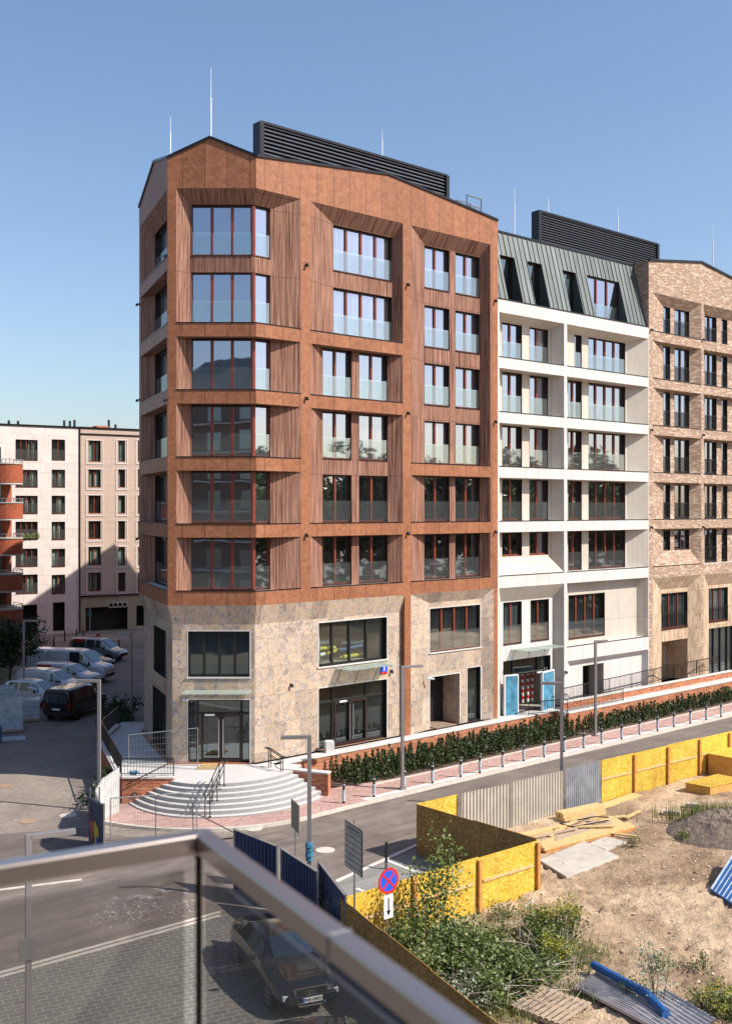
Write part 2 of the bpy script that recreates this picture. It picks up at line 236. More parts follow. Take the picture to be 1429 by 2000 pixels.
# ------------------------------------------------------------------ mesh builder
MW = {}
def tag(o, label=None, cat=None, group=None, kind=None):
    if label: o['label'] = label
    if cat: o['category'] = cat
    if group: o['group'] = group
    if kind: o['kind'] = kind
    return o
def thing(name, label, cat, loc=(0, 0, 0), rz=0, group=None):
    o = bpy.data.objects.new(name, None); o.empty_display_size = .3; C.objects.link(o); o.location = loc; o.rotation_euler = (0, 0, rz)
    MW[o.name] = Matrix.Translation(loc) @ Matrix.Rotation(rz, 4, 'Z'); return tag(o, label, cat, group)
class MB:
    def __init__(s): s.v = []; s.f = []; s.m = []; s.cur = 0
    def poly(s, pts, mi=None):
        n = len(s.v); s.v += [tuple(p) for p in pts]; s.f.append(tuple(range(n, n+len(pts)))); s.m.append(s.cur if mi is None else mi); return s
    def box(s, a, b, mi=None):
        x0, y0, z0 = a; x1, y1, z1 = b
        return s.hexa([(x0, y0), (x1, y0), (x1, y1), (x0, y1)], min(z0, z1), max(z0, z1), mi)
    def hexa(s, base, z0, z1, mi=None, top=None):
        """prism over polygon base (list xy)"""
        ar = sum(base[i][0]*base[(i+1) % len(base)][1]-base[(i+1) % len(base)][0]*base[i][1] for i in range(len(base)))
        top = top or base
        if ar < 0: base = base[::-1]; top = top[::-1]
        n = len(base); k = len(s.v); m = s.cur if mi is None else mi
        s.v += [(*p, z0) if len(p) == 2 else p for p in base] + [(*p, z1) if len(p) == 2 else p for p in top]
        s.f.append(tuple(range(k+n-1, k-1, -1))); s.f.append(tuple(range(k+n, k+2*n))); s.m += [m, m]
        for i in range(n): s.f.append((k+i, k+(i+1) % n, k+n+(i+1) % n, k+n+i)); s.m.append(m)
        return s
    def obox(s, c, ax, ay, az, mi=None):
        """box: centre c, half axis vectors"""
        c, ax, ay, az = map(Vector, (c, ax, ay, az)); k = len(s.v); m = s.cur if mi is None else mi
        for sz in (-1, 1):
            for sx, sy in ((-1, -1), (1, -1), (1, 1), (-1, 1)): s.v.append(tuple(c+ax*sx+ay*sy+az*sz))
        fl = [(3, 2, 1, 0), (4, 5, 6, 7), (0, 1, 5, 4), (1, 2, 6, 5), (2, 3, 7, 6), (3, 0, 4, 7)]
        if ax.cross(ay).dot(az) < 0: fl = [f[::-1] for f in fl]
        for f in fl: s.f.append(tuple(k+i for i in f)); s.m.append(m)
        return s
    def bar(s, p, q, w, h=None, mi=None, up=(0, 0, 1)):
        p, q = Vector(p), Vector(q); d = (q-p); L = d.length; d.normalize(); u = Vector(up)
        if abs(d.dot(u)) > .95: u = Vector((1, 0, 0))
        x = d.cross(u).normalized(); y = x.cross(d).normalized(); h = h or w
        return s.obox((p+q)/2, x*w/2, y*h/2, d*L/2, mi)
    def tube(s, p, q, r, r2=None, n=8, mi=None, caps=True):
        p, q = Vector(p), Vector(q); d = (q-p).normalized(); u = Vector((0, 0, 1)) if abs(d.z) < .9 else Vector((1, 0, 0)); x = d.cross(u).normalized(); y = d.cross(x)
        r2 = r if r2 is None else r2; k = len(s.v); m = s.cur if mi is None else mi
        for c, rr in ((p, r), (q, r2)):
            for i in range(n): a = 2*math.pi*i/n; s.v.append(tuple(c+(x*math.cos(a)+y*math.sin(a))*rr))
        for i in range(n): s.f.append((k+i, k+n+i, k+n+(i+1) % n, k+(i+1) % n)); s.m.append(m)
        if caps: s.f.append(tuple(k+i for i in range(n))); s.f.append(tuple(k+n+i for i in range(n-1, -1, -1))); s.m += [m, m]
        return s
    def strip(s, pts, h0, h1, mi=None):
        """vertical ribbon through xy points"""
        for a, b in zip(pts, pts[1:]): s.poly([(*a, h0), (*b, h0), (*b, h1), (*a, h1)], mi)
        return s
    def build(s, name, mat, parent=None, smooth=False, bevel=0, local=False):
        me = bpy.data.meshes.new(name); vs = s.v
        if parent is not None and not local:
            inv = MW[parent.name].inverted(); vs = [tuple(inv @ Vector(p)) for p in s.v]
        me.from_pydata(vs, [], s.f); mats = mat if isinstance(mat, (list, tuple)) else [mat]
        for m in mats: me.materials.append(M(m))
        for p, mi in zip(me.polygons, s.m): p.material_index = mi
        # box projected uv in metres: u along the wall, v up
        uvl = me.uv_layers.new(name='UVMap').data
        for p, f in zip(me.polygons, s.f):
            pts = [Vector(s.v[i]) for i in f]; nn = Vector((0, 0, 0))
            for i in range(len(pts)):
                a, b = pts[i], pts[(i+1) % len(pts)]; nn += Vector(((a.y-b.y)*(a.z+b.z), (a.z-b.z)*(a.x+b.x), (a.x-b.x)*(a.y+b.y)))
            if nn.length < 1e-12: nn = Vector((0, 0, 1))
            nn.normalize()
            if abs(nn.z) > .9: T, B = Vector((.755, .6557, 0)), Vector((-.6557, .755, 0))
            else: T = Vector((-nn.y, nn.x, 0)).normalized(); B = nn.cross(T)
            for li, pt in zip(p.loop_indices, pts): uvl[li].uv = (pt.dot(T)+200, pt.dot(B)+50)
        if smooth: me.polygons.foreach_set('use_smooth', [True]*len(me.polygons))
        o = bpy.data.objects.new(name, me); C.objects.link(o)
        if parent is not None: o.parent = parent; MW[o.name] = MW[parent.name]
        else: MW[o.name] = Matrix.Identity(4)
        if bevel:
            b = o.modifiers.new('bevel', 'BEVEL'); b.width = bevel; b.segments = 2; b.limit_method = 'ANGLE'; b.angle_limit = math.radians(35)
        return o
def top(o, label, cat, group=None): return tag(o, label, cat, group)
def struct(o): o['kind'] = 'structure'; return o
def copy_tree(o, parent=None):
    c = o.copy(); C.objects.link(c)
    if parent is not None: c.parent = parent
    for ch in list(o.children): copy_tree(ch, c)
    return c
def place(o, loc, rz, label): o.location = loc; o.rotation_euler = (0, 0, rz); o['label'] = label; return o
def text_mesh(txt, size, mat, parent, name, loc, xdir, ydir, ext=.002, bold=0.0):
    cu = bpy.data.curves.new('t', 'FONT'); cu.body = txt; cu.size = size; cu.extrude = ext; cu.align_x = 'CENTER'; cu.align_y = 'CENTER'; cu.offset = bold
    to = bpy.data.objects.new('t', cu); C.objects.link(to); dg = bpy.context.evaluated_depsgraph_get(); dg.update()
    me = bpy.data.meshes.new_from_object(to.evaluated_get(dg)); bpy.data.objects.remove(to); me.materials.clear(); me.materials.append(M(mat))
    X = Vector(xdir).normalized(); Y = Vector(ydir).normalized(); Z = X.cross(Y); L = Vector(loc)
    mt = Matrix(((X.x, Y.x, Z.x, L.x), (X.y, Y.y, Z.y, L.y), (X.z, Y.z, Z.z, L.z), (0, 0, 0, 1)))
    if parent is not None: mt = MW[parent.name].inverted() @ mt
    me.transform(mt); o = bpy.data.objects.new(name, me); C.objects.link(o)
    if parent is not None: o.parent = parent; MW[o.name] = MW[parent.name]
    return o
def gp(u, v, z=0.0):
    """point of the level z seen at photo pixel u, v"""
    Y = (CAMZ-z)*FPX/(v-HY); return Vector(((u-CX)/FPX*Y, Y, z))
# ------------------------------------------------------------------ facade frames
class F:
    def __init__(s, O, d): s.O = Vector((*O, 0)); s.d = Vector((*d, 0)).normalized(); s.n = Vector((s.d.y, -s.d.x, 0))
    def p(s, a, z, d=0.0): return s.O+s.d*a-s.n*d+Vector((0, 0, z))
    def s(s, u, d=0.0):
        r = (u-CX)/FPX; P = s.O-s.n*d; return (r*P.y-P.x)/(s.d.x-r*s.d.y)
    def z(s, v, a, d=0.0): P = s.p(a, 0, d); return CAMZ-(v-HY)*P.y/FPX
    def box(s, mb, s0, s1, z0, z1, d0, d1, mi=None):
        """d0<d1 depth inward; negative = proud"""
        c = s.p((s0+s1)/2, (z0+z1)/2, (d0+d1)/2); mb.obox(c, s.d*(abs(s1-s0)/2), s.n*(abs(d1-d0)/2), Vector((0, 0, abs(z1-z0)/2)), mi)
    def quad(s, mb, pts, mi=None): mb.poly([s.p(*q) for q in pts], mi)
def wall(fr, mb, s0, s1, z0, z1, d, holes, mi=None):
    """flat wall with rectangular holes; grid cells"""
    ss = sorted({s0, s1, *[x for h in holes for x in h[:2] if s0 < x < s1]}); zz = sorted({z0, z1, *[x for h in holes for x in h[2:] if z0 < x < z1]})
    for a, b in zip(ss, ss[1:]):
        run = None
        for c, e in zip(zz, zz[1:]):
            mx, mz = (a+b)/2, (c+e)/2
            if any(h[0] < mx < h[1] and h[2] < mz < h[3] for h in holes): continue
            fr.quad(mb, [(a, c, d), (b, c, d), (b, e, d), (a, e, d)], mi)
def splay(fr, mb, o, i, d0, d1, mis=(0, 0, 0, 0), sides='lrtb'):
    """frustum sides between outer rect o (depth d0) and inner rect i (depth d1); mis = left,right,top,bottom material"""
    (a0, a1, a2, a3), (b0, b1, b2, b3) = o, i
    if 'l' in sides: fr.quad(mb, [(a0, a2, d0), (b0, b2, d1), (b0, b3, d1), (a0, a3, d0)], mis[0])
    if 'r' in sides: fr.quad(mb, [(b1, b2, d1), (a1, a2, d0), (a1, a3, d0), (b1, b3, d1)], mis[1])
    if 't' in sides: fr.quad(mb, [(b0, b3, d1), (b1, b3, d1), (a1, a3, d0), (a0, a3, d0)], mis[2])
    if 'b' in sides: fr.quad(mb, [(a0, a2, d0), (a1, a2, d0), (b1, b2, d1), (b0, b2, d1)], mis[3])
def window(fr, root, s0, s1, z0, z1, d, panes=2, rail=True, reveal=.2, glass='window_glass', fm=('dark_frame', 'mahogany_frame'), name='window', sides='lrtb', bars=False, rh=1.05, transom=None, fw=.07, wide=None):
    mb = MB(); e = d+reveal; o = (s0, s1, z0, z1)
    splay(fr, mb, o, o, d-.012, e, (0, 0, 0, 0), sides)
    f0, f1 = e-.03, e+.06
    fr.box(mb, s0, s1, z1-fw, z1, f0, f1, 0); fr.box(mb, s0, s1, z0, z0+fw*1.3, f0-.004, f1, 1)
    fr.box(mb, s0, s0+fw, z0+fw*1.3, z1-fw, f0, f1, 0); fr.box(mb, s1-fw, s1, z0+fw*1.3, z1-fw, f0, f1, 0)
    W = s1-s0
    cuts = wide or [i/panes for i in range(1, panes)]
    for c in cuts: fr.box(mb, s0+W*c-fw*.8, s0+W*c+fw*.8, z0+fw*1.3, z1-fw, f0-.02, f1-.01, 1)
    if transom: fr.box(mb, s0+fw, s1-fw, transom-.04, transom+.04, f0-.012, f1-.02, 0)
    if rail: fr.box(mb, s0-.01, s1+.01, z0-.03, z0-.002, d-.05, d+.02, 0)
    wo = mb.build(name, list(fm), root)
    g = MB(); fr.quad(g, [(s0, z0, e+.03), (s1, z0, e+.03), (s1, z1, e+.03), (s0, z1, e+.03)]); g.build('pane', glass, wo)
    if rail:
        g = MB()
        if bars:
            fr.box(g, s0, s1, z0+rh-.03, z0+rh, d-.03, d); fr.box(g, s0, s1, z0+.08, z0+.11, d-.03, d)
            n = max(3, int(W/.11))
            for i in range(n+1): x = s0+.01+(W-.02)*i/n; fr.box(g, x-.008, x+.008, z0+.11, z0+rh-.03, d-.022, d-.006)
            g.build('railing', 'black_metal', wo)
        else:
            fr.box(g, s0+.015, s1-.015, z0+.04, z0+rh, d+.03, d+.045); g.build('glass_rail', 'balustrade_glass', wo)
    return wo
# ------------------------------------------------------------------ frames of the corner block
FB = F((-5.02, 48.8), (.755, .6557)); FA = F((-9.07, 48.8), (1, 0)); FC = F((-11.86, 55.76), (.372, -.928))
LA, LC = 4.05, 7.5
def T(k): return 9.03+3.075*k
BAND = .62; SOF = 27.5; TER = 1.1
S3 = FB.s(971.5); S4 = FB.s(1266); WD = .5           # window wall depth
def A_lim(d): return (.677*d, LA-.3737*d)
def B_lo(d): return .3733*d
def C_hi(d): return LC-.676*d
def edge_pt(k, d, z):   # corner points shared by offset planes
    return (FA.p(A_lim(d)[0], z, d), FA.p(A_lim(d)[1], z, d))[k]
# =================================================================== copper building
br = thing('apartment_building', 'tall corner apartment block clad in copper and wood panels above veined stone', 'building', (-5.02, 48.8, 0))
cu = MB(); wd = MB(); ste = MB(); tr = MB()
# gable tops
def gable(fr, mb, pts, zb, d=0, mi=None): mb.poly([fr.p(pts[0][0], zb, d), fr.p(pts[-1][0], zb, d)]+[fr.p(a, z, d) for a, z in pts[::-1]], mi)
GA = [(0, 28.88), (1.92, 29.78), (LA, 28.93)]; GB = [(0, 28.93), (8.15, 29.77), (S3, 28.9)]; GC = [(0, 28.56), (4.18, 29.68), (LC, 28.88)]
gable(FA, cu, GA, SOF); gable(FB, cu, GB, SOF); gable(FC, cu, GC, SOF)
# bays: (frame, s0,s1 outer, z0,z1 outer, inner s0,s1, soffit drop, windows[(s0,s1,z0,z1,panes,flags)])
frontA = []; frontB = []; frontC = []
uB = lambda u, d=WD: FB.s(u, d)
def bandz(k): return (T(k)-BAND, T(k))
# ---- bay 1 (corner, wraps A and B)
a0 = FA.s(344.5); b1 = FB.s(588); ia = FA.s(371, WD); ib = uB(531)
levels = [(0, 1), (1, 2), (2, 3), (3, 4), (4, 6)]
win_h = 2.42
def opening_top(k1): return SOF if k1 == 6 else T(k1)-BAND
for k0, k1 in levels:
    zb, zt = T(k0), opening_top(k1); zi = zt if k1 < 6 else zt-.62
    frontA.append((a0, LA, zb, zt)); frontB.append((0, b1, zb, zt))
    # A side : left splay, soffit, floor sill
    al, ar = A_lim(WD)
    FA.quad(wd, [(a0, zb, 0), (ia, zb, WD), (ia, zi, WD), (a0, zt, 0)])
    FA.quad(wd, [(ia, zi, WD), (ar, zi, WD), (LA, zt, 0), (a0, zt, 0)])
    FB.quad(wd, [(B_lo(WD), zi, WD), (ib, zi, WD), (b1, zt, 0), (0, zt, 0)])
    FB.quad(wd, [(ib, zb, WD), (b1, zb, 0), (b1, zt, 0), (ib, zi, WD)])
    FA.quad(tr, [(a0, zb, 0), (LA, zb, 0), (ar, zb, WD+.2), (ia, zb, WD+.2)]); FB.quad(tr, [(0, zb, 0), (b1, zb, 0), (ib, zb, WD+.2), (B_lo(WD), zb, WD+.2)])
    wins = [(zb+.03, min(zb+win_h, zi-.02) if k1 < 6 else zb+win_h)] if k1 < 6 else [(zb+.03, zb+win_h), (zb+3.075+.12, zi-.02)]
    sa, sb = FA.s(374, WD), uB(528)
    # window wall: full height pieces except window bands
    zs = [zb]+[x for p_ in wins for x in p_]+[zi]
    for lo, hi in zip(zs[0::2], zs[1::2]):
        if hi-lo > .05:
            wall(FA, wd, ia, ar, lo, hi, WD, []); wall(FB, wd, B_lo(WD), ib, lo, hi, WD, [])
    for lo, hi in wins:
        FA.box(wd, ia-.02, sa, lo-.02, hi+.02, WD, WD+.2); FB.box(wd, sb, ib+.02, lo-.02, hi+.02, WD, WD+.2)
        e = WD+.14; ra = A_lim(e)[1]; rb = B_lo(e); w_ = MB()
        FA.quad(w_, [(sa, hi, WD), (ar, hi, WD), (ra, hi, e), (sa, hi, e)], 0); FB.quad(w_, [(B_lo(WD), hi, WD), (sb, hi, WD), (sb, hi, e), (rb, hi, e)], 0)
        FA.quad(w_, [(sa, lo, WD-.04), (ar, lo, WD-.04), (ra, lo, e), (sa, lo, e)], 0); FB.quad(w_, [(B_lo(WD), lo, WD-.04), (sb, lo, WD-.04), (sb, lo, e), (rb, lo, e)], 0)
        FB.quad(w_, [(sb, lo, e), (sb, lo, WD-.01), (sb, hi, WD-.01), (sb, hi, e)], 0)
        for fr, x0, x1, n in ((FA, sa, ra, 3), (FB, rb, sb, 1)):
            fr.box(w_, x0, x1, hi-.07, hi, e-.02, e+.06, 0); fr.box(w_, x0, x1, lo, lo+.1, e-.02, e+.06, 1)
            W = (x1-x0)
            for i in range(n+1):
                x = x0+W*i/n; hw = .07 if 0 < i < n else .05; xa, xb = max(x0, x-hw), min(x1, x+hw)
                if xb > xa: fr.box(w_, xa, xb, lo+.1, hi-.07, e-.04, e+.05, 1 if i else 0)
        P = FA.p(ra, 0, e); w_.tube((P.x+.02, P.y+.02, lo), (P.x+.02, P.y+.02, hi), .12, n=10, mi=1)
        wo = w_.build('corner_window', ['dark_frame', 'mahogany_frame'], br)
        g = MB(); FA.quad(g, [(sa, lo, e+.03), (ra, lo, e+.03), (ra, hi, e+.03), (sa, hi, e+.03)]); g.build('pane', 'window_glass', wo)
        g = MB(); FB.quad(g, [(rb, lo, e+.03), (sb, lo, e+.03), (sb, hi, e+.03), (rb, hi, e+.03)]); g.build('pane', 'window_glass', wo)
        g = MB(); wseg = (ra-sa)/3
        for i in range(3): FA.box(g, sa+wseg*i+.05, sa+wseg*(i+1)-.05, lo+.05, lo+1.08, WD+.03, WD+.045)
        FB.box(g, B_lo(WD)+.15, sb-.04, lo+.05, lo+1.08, WD+.03, WD+.045); g.build('glass_rail', 'balustrade_glass', wo)
# ---- bays on B
def bay(fr, root, front, s0, s1, zb, zt, i0, i1, drop, wins, d=WD, wmat=0, mb=None, tmb=None, base=0.0, **kw):
    mb = mb if mb is not None else wd; tmb = tmb if tmb is not None else tr
    o = (s0, s1, zb, zt); i = (i0, i1, zb+base, zt-drop); front.append(o)
    splay(fr, mb, o, i, 0, d, (wmat,)*4, 'lrt'+('b' if base else ''))
    if not base: fr.quad(tmb, [(s0, zb, 0), (s1, zb, 0), (i1, zb, d), (i0, zb, d)])
    wall(fr, mb, i0, i1, zb+base, zt-drop, d, [w_[:4] for w_ in wins], wmat)
    for w_ in wins: window(fr, root, *w_[:4], d, panes=w_[4], **{**kw, **(w_[5] if len(w_) > 5 else {})})
s20, s21 = FB.s(606.5), FB.s(786.5); i20, i21 = uB(625), uB(757)
j20, j21 = uB(650), uB(765)
def two(k, top_): return [(uB(630), uB(686), T(k)+.05, top_, 2), (uB(701), uB(756.5), T(k)+.05, top_, 2)]
H = 2.42
bay(FB, br, frontB, s20, s21, T(0), T(1)-BAND, uB(629.5), uB(757), .02, two(0, T(0)+H))
bay(FB, br, frontB, s20, s21, T(1), T(3)-BAND, uB(629.5), uB(757), .02, two(1, T(1)+H-.08)+two(2, T(3)-BAND-.03) if False else [(a, b, c+(0 if i < 2 else .05), e, n) for i, (a, b, c, e, n) in enumerate(two(1, T(1)+H-.05)+two(2, T(2)+H-.02))])
bay(FB, br, frontB, s20, s21, T(3), T(4)-BAND, uB(629.5), uB(757), .02, two(3, T(3)+H))
four = lambda lo, hi: (uB(650.5), uB(765), lo, hi, 4)
bay(FB, br, frontB, s20, s21, T(4), SOF, uB(650.2), uB(768), .68, [four(T(4)+.05, T(4)+H-.05), four(T(5)+.15, SOF-.7)])
s30, s31 = FB.s(802), FB.s(957)
def thr(k, hi, lo=.05): return [(uB(828.5), uB(877), T(k)+lo, hi, 2), (uB(889), uB(936), T(k)+lo, hi, 2)]
bay(FB, br, frontB, s30, s31, T(0), T(1)-BAND, uB(828), uB(937), .02, thr(0, T(0)+H))
bay(FB, br, frontB, s30, s31, T(1), T(2)-BAND, uB(828), uB(937), .02, thr(1, T(1)+H))
bay(FB, br, frontB, s30, s31, T(2), SOF, uB(828), uB(937), .68, thr(2, T(2)+H-.12)+thr(3, T(3)+H-.12, .1)+thr(4, T(4)+H-.12, .1)+thr(5, SOF-.7, .16))
# ---- C facet (shaded side)
c0, c1 = .45, LC-.35; ic0, ic1 = FC.s(303, WD), FC.s(326, WD)
for k0, k1 in [(0, 1), (1, 2), (2, 3), (3, 4), (4, 5), (5, 6)]:
    zb, zt = T(k0), opening_top(k1)
    if k1 == 6: zt = SOF
    ex = FC.s(326.5); wi0, wi1 = ic0+.1, min(ic1, ex-.05)
    bay(FC, br, frontC, c0, ex, zb, zt, ic0, ex-.1, .02 if k1 < 6 else .7, [(ic0+.05, ex-.15, zb+.05, zb+H-.05, 2)])
wall(FA, cu, 0, LA, T(0)-.66, SOF, 0, frontA); wall(FB, cu, 0, S3, T(0)-.66, SOF, 0, frontB); wall(FC, cu, 0, LC, T(0)-.66, SOF, 0, frontC)
cu.build('copper_wall', 'copper_cladding', br); wd.build('wood_wall', 'wood_cladding', br); tr.build('sills', 'white_coping', br)
def lipbox(fr, root, s0, s1, z, z1=.035, d=-.03): m = MB(); fr.box(m, s0, s1, z-.002, z+z1, d, .02); m.build('drip_edge', 'coping_metal', root)
for k in range(0, 5): m = MB(); FA.box(m, a0, LA, T(k)-.002, T(k)+.035, -.03, .02); FB.box(m, 0, b1, T(k)-.003, T(k)+.034, -.03, .02); m.build('drip_edge', 'coping_metal', br)
for k in (0, 1, 3, 4): lipbox(FB, br, s20, s21, T(k))
for k in (0, 1, 2): lipbox(FB, br, s30, s31, T(k))
for k in range(0, 6): lipbox(FC, br, c0, FC.s(326.5), T(k))
# copper pilaster strips running down through the stone
for u0_, s1_ in ((790, FB.s(802)), (963.5, S3)): ps = MB(); FB.box(ps, FB.s(u0_), s1_, TER, T(0)-.66, 0, .3); ps.build('pilaster', 'copper_cladding', br)
# ---- stone base
zt = T(0)-.66; zs_ = 7.48; SD = .25
al, ar = A_lim(SD); bl = B_lo(SD); sp = FB.s(790)
ste.poly([FA.p(.0, zt), FA.p(al, zs_, SD), FA.p(ar, zs_, SD), FA.p(LA, zt)][::-1]); ste.poly([FB.p(0, zt), FB.p(bl, zs_, SD), FB.p(sp, zs_, SD), FB.p(sp, zt, 0)][::-1])
ch = C_hi(SD); ste.poly([FC.p(0, zt), FC.p(0, zs_, SD), FC.p(ch, zs_, SD), FC.p(LC, zt)][::-1])
def wz(fr, u0, u1, v0, v1, d):  # rect from photo pixels on plane depth d (v at the left edge)
    a, b = fr.s(u0, d), fr.s(u1, d); return a, b, fr.z(v1, a, d), fr.z(v0, a, d)
wA1 = wz(FA, 367.5, 487.5, 1233, 1322, SD); wA2 = wz(FA, 367.5, 487.5, 1367, 1497, SD); wA2 = (wA2[0], wA2[1], TER, wA2[3])
wB1 = wz(FB, 622, 755, 1217, 1303, SD); wB2 = wz(FB, 622, 755, 1345, 1470, SD); wB2 = (wB2[0], wB2[1], TER+.02, wB2[3])
wall(FA, ste, al, ar, TER, zs_, SD, [wA1, wA2]); wall(FB, ste, bl, sp, TER, zs_, SD, [wB1, wB2])
cC1 = (FC.s(301, SD), FC.s(327, SD)-.35, 4.75, 7.0); cC2 = (FC.s(299, SD), FC.s(327, SD)-.3, TER+.02, 3.95)
wall(FC, ste, 0, ch, TER, zs_, SD, [cC1, cC2])
# bay 3 base
e0, e1 = FB.s(802), FB.s(963.5); D3 = .3; i0, i1 = FB.s(838, D3)-.02, FB.s(938, D3)+.02
w31 = wz(FB, 839, 937, 1189, 1275, D3); w32 = wz(FB, 839, 897, 1323, 1420, D3); w32 = (w32[0], w32[1], TER+.02, w32[3]); w33 = wz(FB, 912, 938, 1305, 1412, D3); w33 = (w33[0], w33[1], TER+.02, w33[3])
splay(FB, ste, (e0, e1, TER, zt), (i0, i1, TER, zt-.55), 0, D3, (0,)*4, 'lrt'); wall(FB, ste, i0, i1, TER, zt-.55, D3, [w31, w32, w33])
# deep entrance niche
splay(FB, ste, w32, w32, D3, D3+1.3, (0,)*4, 'lrt')
ste.build('stone_base', 'stone_cladding', br)
dk = ('black_metal', 'black_metal')
def lerp_(a, b, f): return a+(b-a)*f
# see-through shop rooms behind the large panes
def room(fr, root, r, d, depth=3.2, stuff=True):
    mb = MB(); o = (r[0]-.2, r[1]+.2, r[2]-.02, r[3]+.1)
    splay(fr, mb, o, o, d+.02, d+depth, (0, 0, 0, 2)); fr.quad(mb, [(o[0], o[2], d+depth), (o[1], o[2], d+depth), (o[1], o[3], d+depth), (o[0], o[3], d+depth)], 1)
    mb.build('interior', ['concrete', 'cardboard_tan', 'shop_floor'], root)
window(FA, br, *wA1, SD, 4, rail=False, reveal=.22, glass='dim_window_glass', fm=dk)
window(FC, br, *cC1, SD, 3, rail=False, glass='dim_window_glass', fm=dk); window(FC, br, *cC2, SD, 3, rail=False, glass='dim_window_glass', fm=dk)
o = window(FB, br, *wB1, SD, 4, rail=False, reveal=.25, glass='see_through_glass', fm=dk, wide=[.23, .48, .73]); room(FB, br, wB1, SD+.35)
rr = random.Random(6)
for i in range(7):
    m = MB(); a = lerp_(wB1[0]+.6, wB1[1]-.5, rr.random()); z = wB1[2]+.12+.13*i; q = FB.p(a, z, 1.2+rr.random()*.5); m.tube(q-FB.d*.8+Vector((0, 0, rr.uniform(-.1, .1))), q+FB.d*.8+Vector((0, 0, rr.uniform(-.05, .2))), .09, n=8); m.build('stored_roll', ['yellow_card', 'white_paint', 'yellow_card', 'blue_pipe', 'yellow_card', 'plastic_wrap', 'white_paint'][i], br)
m = MB(); FB.quad(m, [(wB1[0]+.1, wB1[2], .95), (wB1[0]+.75, wB1[2], 1.0), (wB1[0]+.6, wB1[3]-.5, .95), (wB1[0]+.15, wB1[3]-.1, .9)]); m.build('hanging_foil', 'plastic_wrap', br)
window(FB, br, *w31, D3, 4, rail=True, reveal=.15, glass='dim_window_glass')
window(FB, br, *w33, D3, 1, rail=False, reveal=.2, glass='see_through_glass', fm=dk); room(FB, br, w33, D3+.3, 2)
def shopfront(fr, root, r, d, cuts, tz, doors, glass, rv=.22, n='entrance'):
    s0, s1, z0, z1 = r; mb = MB(); e = d+rv; splay(fr, mb, r, r, d-.01, e, (0, 0, 0, 0), 'lrt'); W = s1-s0
    for x in [0]+cuts+[1]: x = s0+W*x; a, b = max(s0, x-.05), min(s1, x+.05); fr.box(mb, a, b, z0, z1, e-.04, e+.06)
    fr.box(mb, s0, s1, z1-.08, z1, e-.035, e+.055); fr.box(mb, s0, s1, tz-.05, tz+.05, e-.045, e+.05); fr.box(mb, s0, s1, z0, z0+.08, e-.035, e+.055)
    sf = mb.build(n, 'black_metal', root)
    g = MB(); fr.quad(g, [(s0, z0, e+.03), (s1, z0, e+.03), (s1, z1, e+.03), (s0, z1, e+.03)]); g.build('pane', glass, sf)
    da, db = doors; da = s0+W*da; db = s0+W*db; mid = (da+db)/2
    for a, b in ((da, mid-.01), (mid+.01, db)):
        m2 = MB(); fr.box(m2, a, a+.09, z0+.02, tz-.05, e-.08, e-.045); fr.box(m2, b-.09, b, z0+.02, tz-.05, e-.08, e-.045); fr.box(m2, a+.09, b-.09, z0+.02, z0+.15, e-.08, e-.045); fr.box(m2, a+.09, b-.09, tz-.16, tz-.05, e-.08, e-.045)
        m2.build('door_leaf', 'dark_frame', sf)
    for x in (mid-.1, mid+.1):
        m2 = MB(); m2.tube(fr.p(x, z0+.25, e-.14), fr.p(x, tz-.25, e-.14), .028); m2.build('handle', 'galvanised', sf)
    m2 = MB(); fr.box(m2, mid-.75, mid-.3, tz-.1, tz-.02, e-.14, e-.085); m2.build('door_closer', 'white_paint', sf)
    return sf
shopfront(FA, br, wA2, SD, [.14, .86], 3.35, (.2, .86), 'dim_window_glass')
shopfront(FB, br, wB2, SD, [.23, .72], 3.35, (.25, .72), 'see_through_glass'); room(FB, br, wB2, SD+.35, 4)
# niche door
nd = MB(); a, b, z0, z1 = w32; FB.box(nd, a, b, z0, z1, D3+1.26, D3+1.3); FB.box(nd, a+.05, a+.1, z0, z1, D3+1.2, D3+1.255); ndo = nd.build('door', 'black_metal', br); m2 = MB(); m2.tube(FB.p(a+.3, z0+.3, D3+1.18), FB.p(a+.3, z1-.4, D3+1.18), .03); m2.build('handle', 'galvanised', ndo)
# white trim round the stone openings
for fr, r, d in ((FA, wA1, SD), (FA, wA2, SD), (FB, wB1, SD), (FB, wB2, SD), (FB, w31, D3), (FB, w32, D3), (FB, w33, D3)):
    tm = MB(); s0, s1, z0, z1 = r; fr.box(tm, s0-.05, s0, z0, z1, d-.012, d+.05); fr.box(tm, s1, s1+.05, z0, z1, d-.012, d+.05); fr.box(tm, s0-.05, s1+.05, z1, z1+.05, d-.012, d+.05)
    if z0 > 3: fr.box(tm, s0-.08, s1+.08, z0-.07, z0, d-.06, d+.1)
    tm.build('window_trim', 'white_coping', br)
# glass canopies
def canopy(fr, root, s0, s1, z, d, out, n=3):
    mb = MB(); fr.box(mb, s0, s1, z-.012, z+.012, d-out, d-.02); cn = mb.build('canopy', 'canopy_glass', root)
    for i in range(n):
        x = s0+(s1-s0)*(.12+.76*i/(n-1)); m2 = MB(); m2.bar(fr.p(x, z-.05, d-.02), fr.p(x, z-.05, d-out*.85), .05, .07); m2.build('bracket', 'black_metal', cn)
canopy(FA, br, FA.s(362, SD), FA.s(492, SD), 4.45, SD, 1.1); canopy(FB, br, FB.s(655, SD), FB.s(752, SD), FB.z(1306, FB.s(650, SD), SD), SD, 1.1)
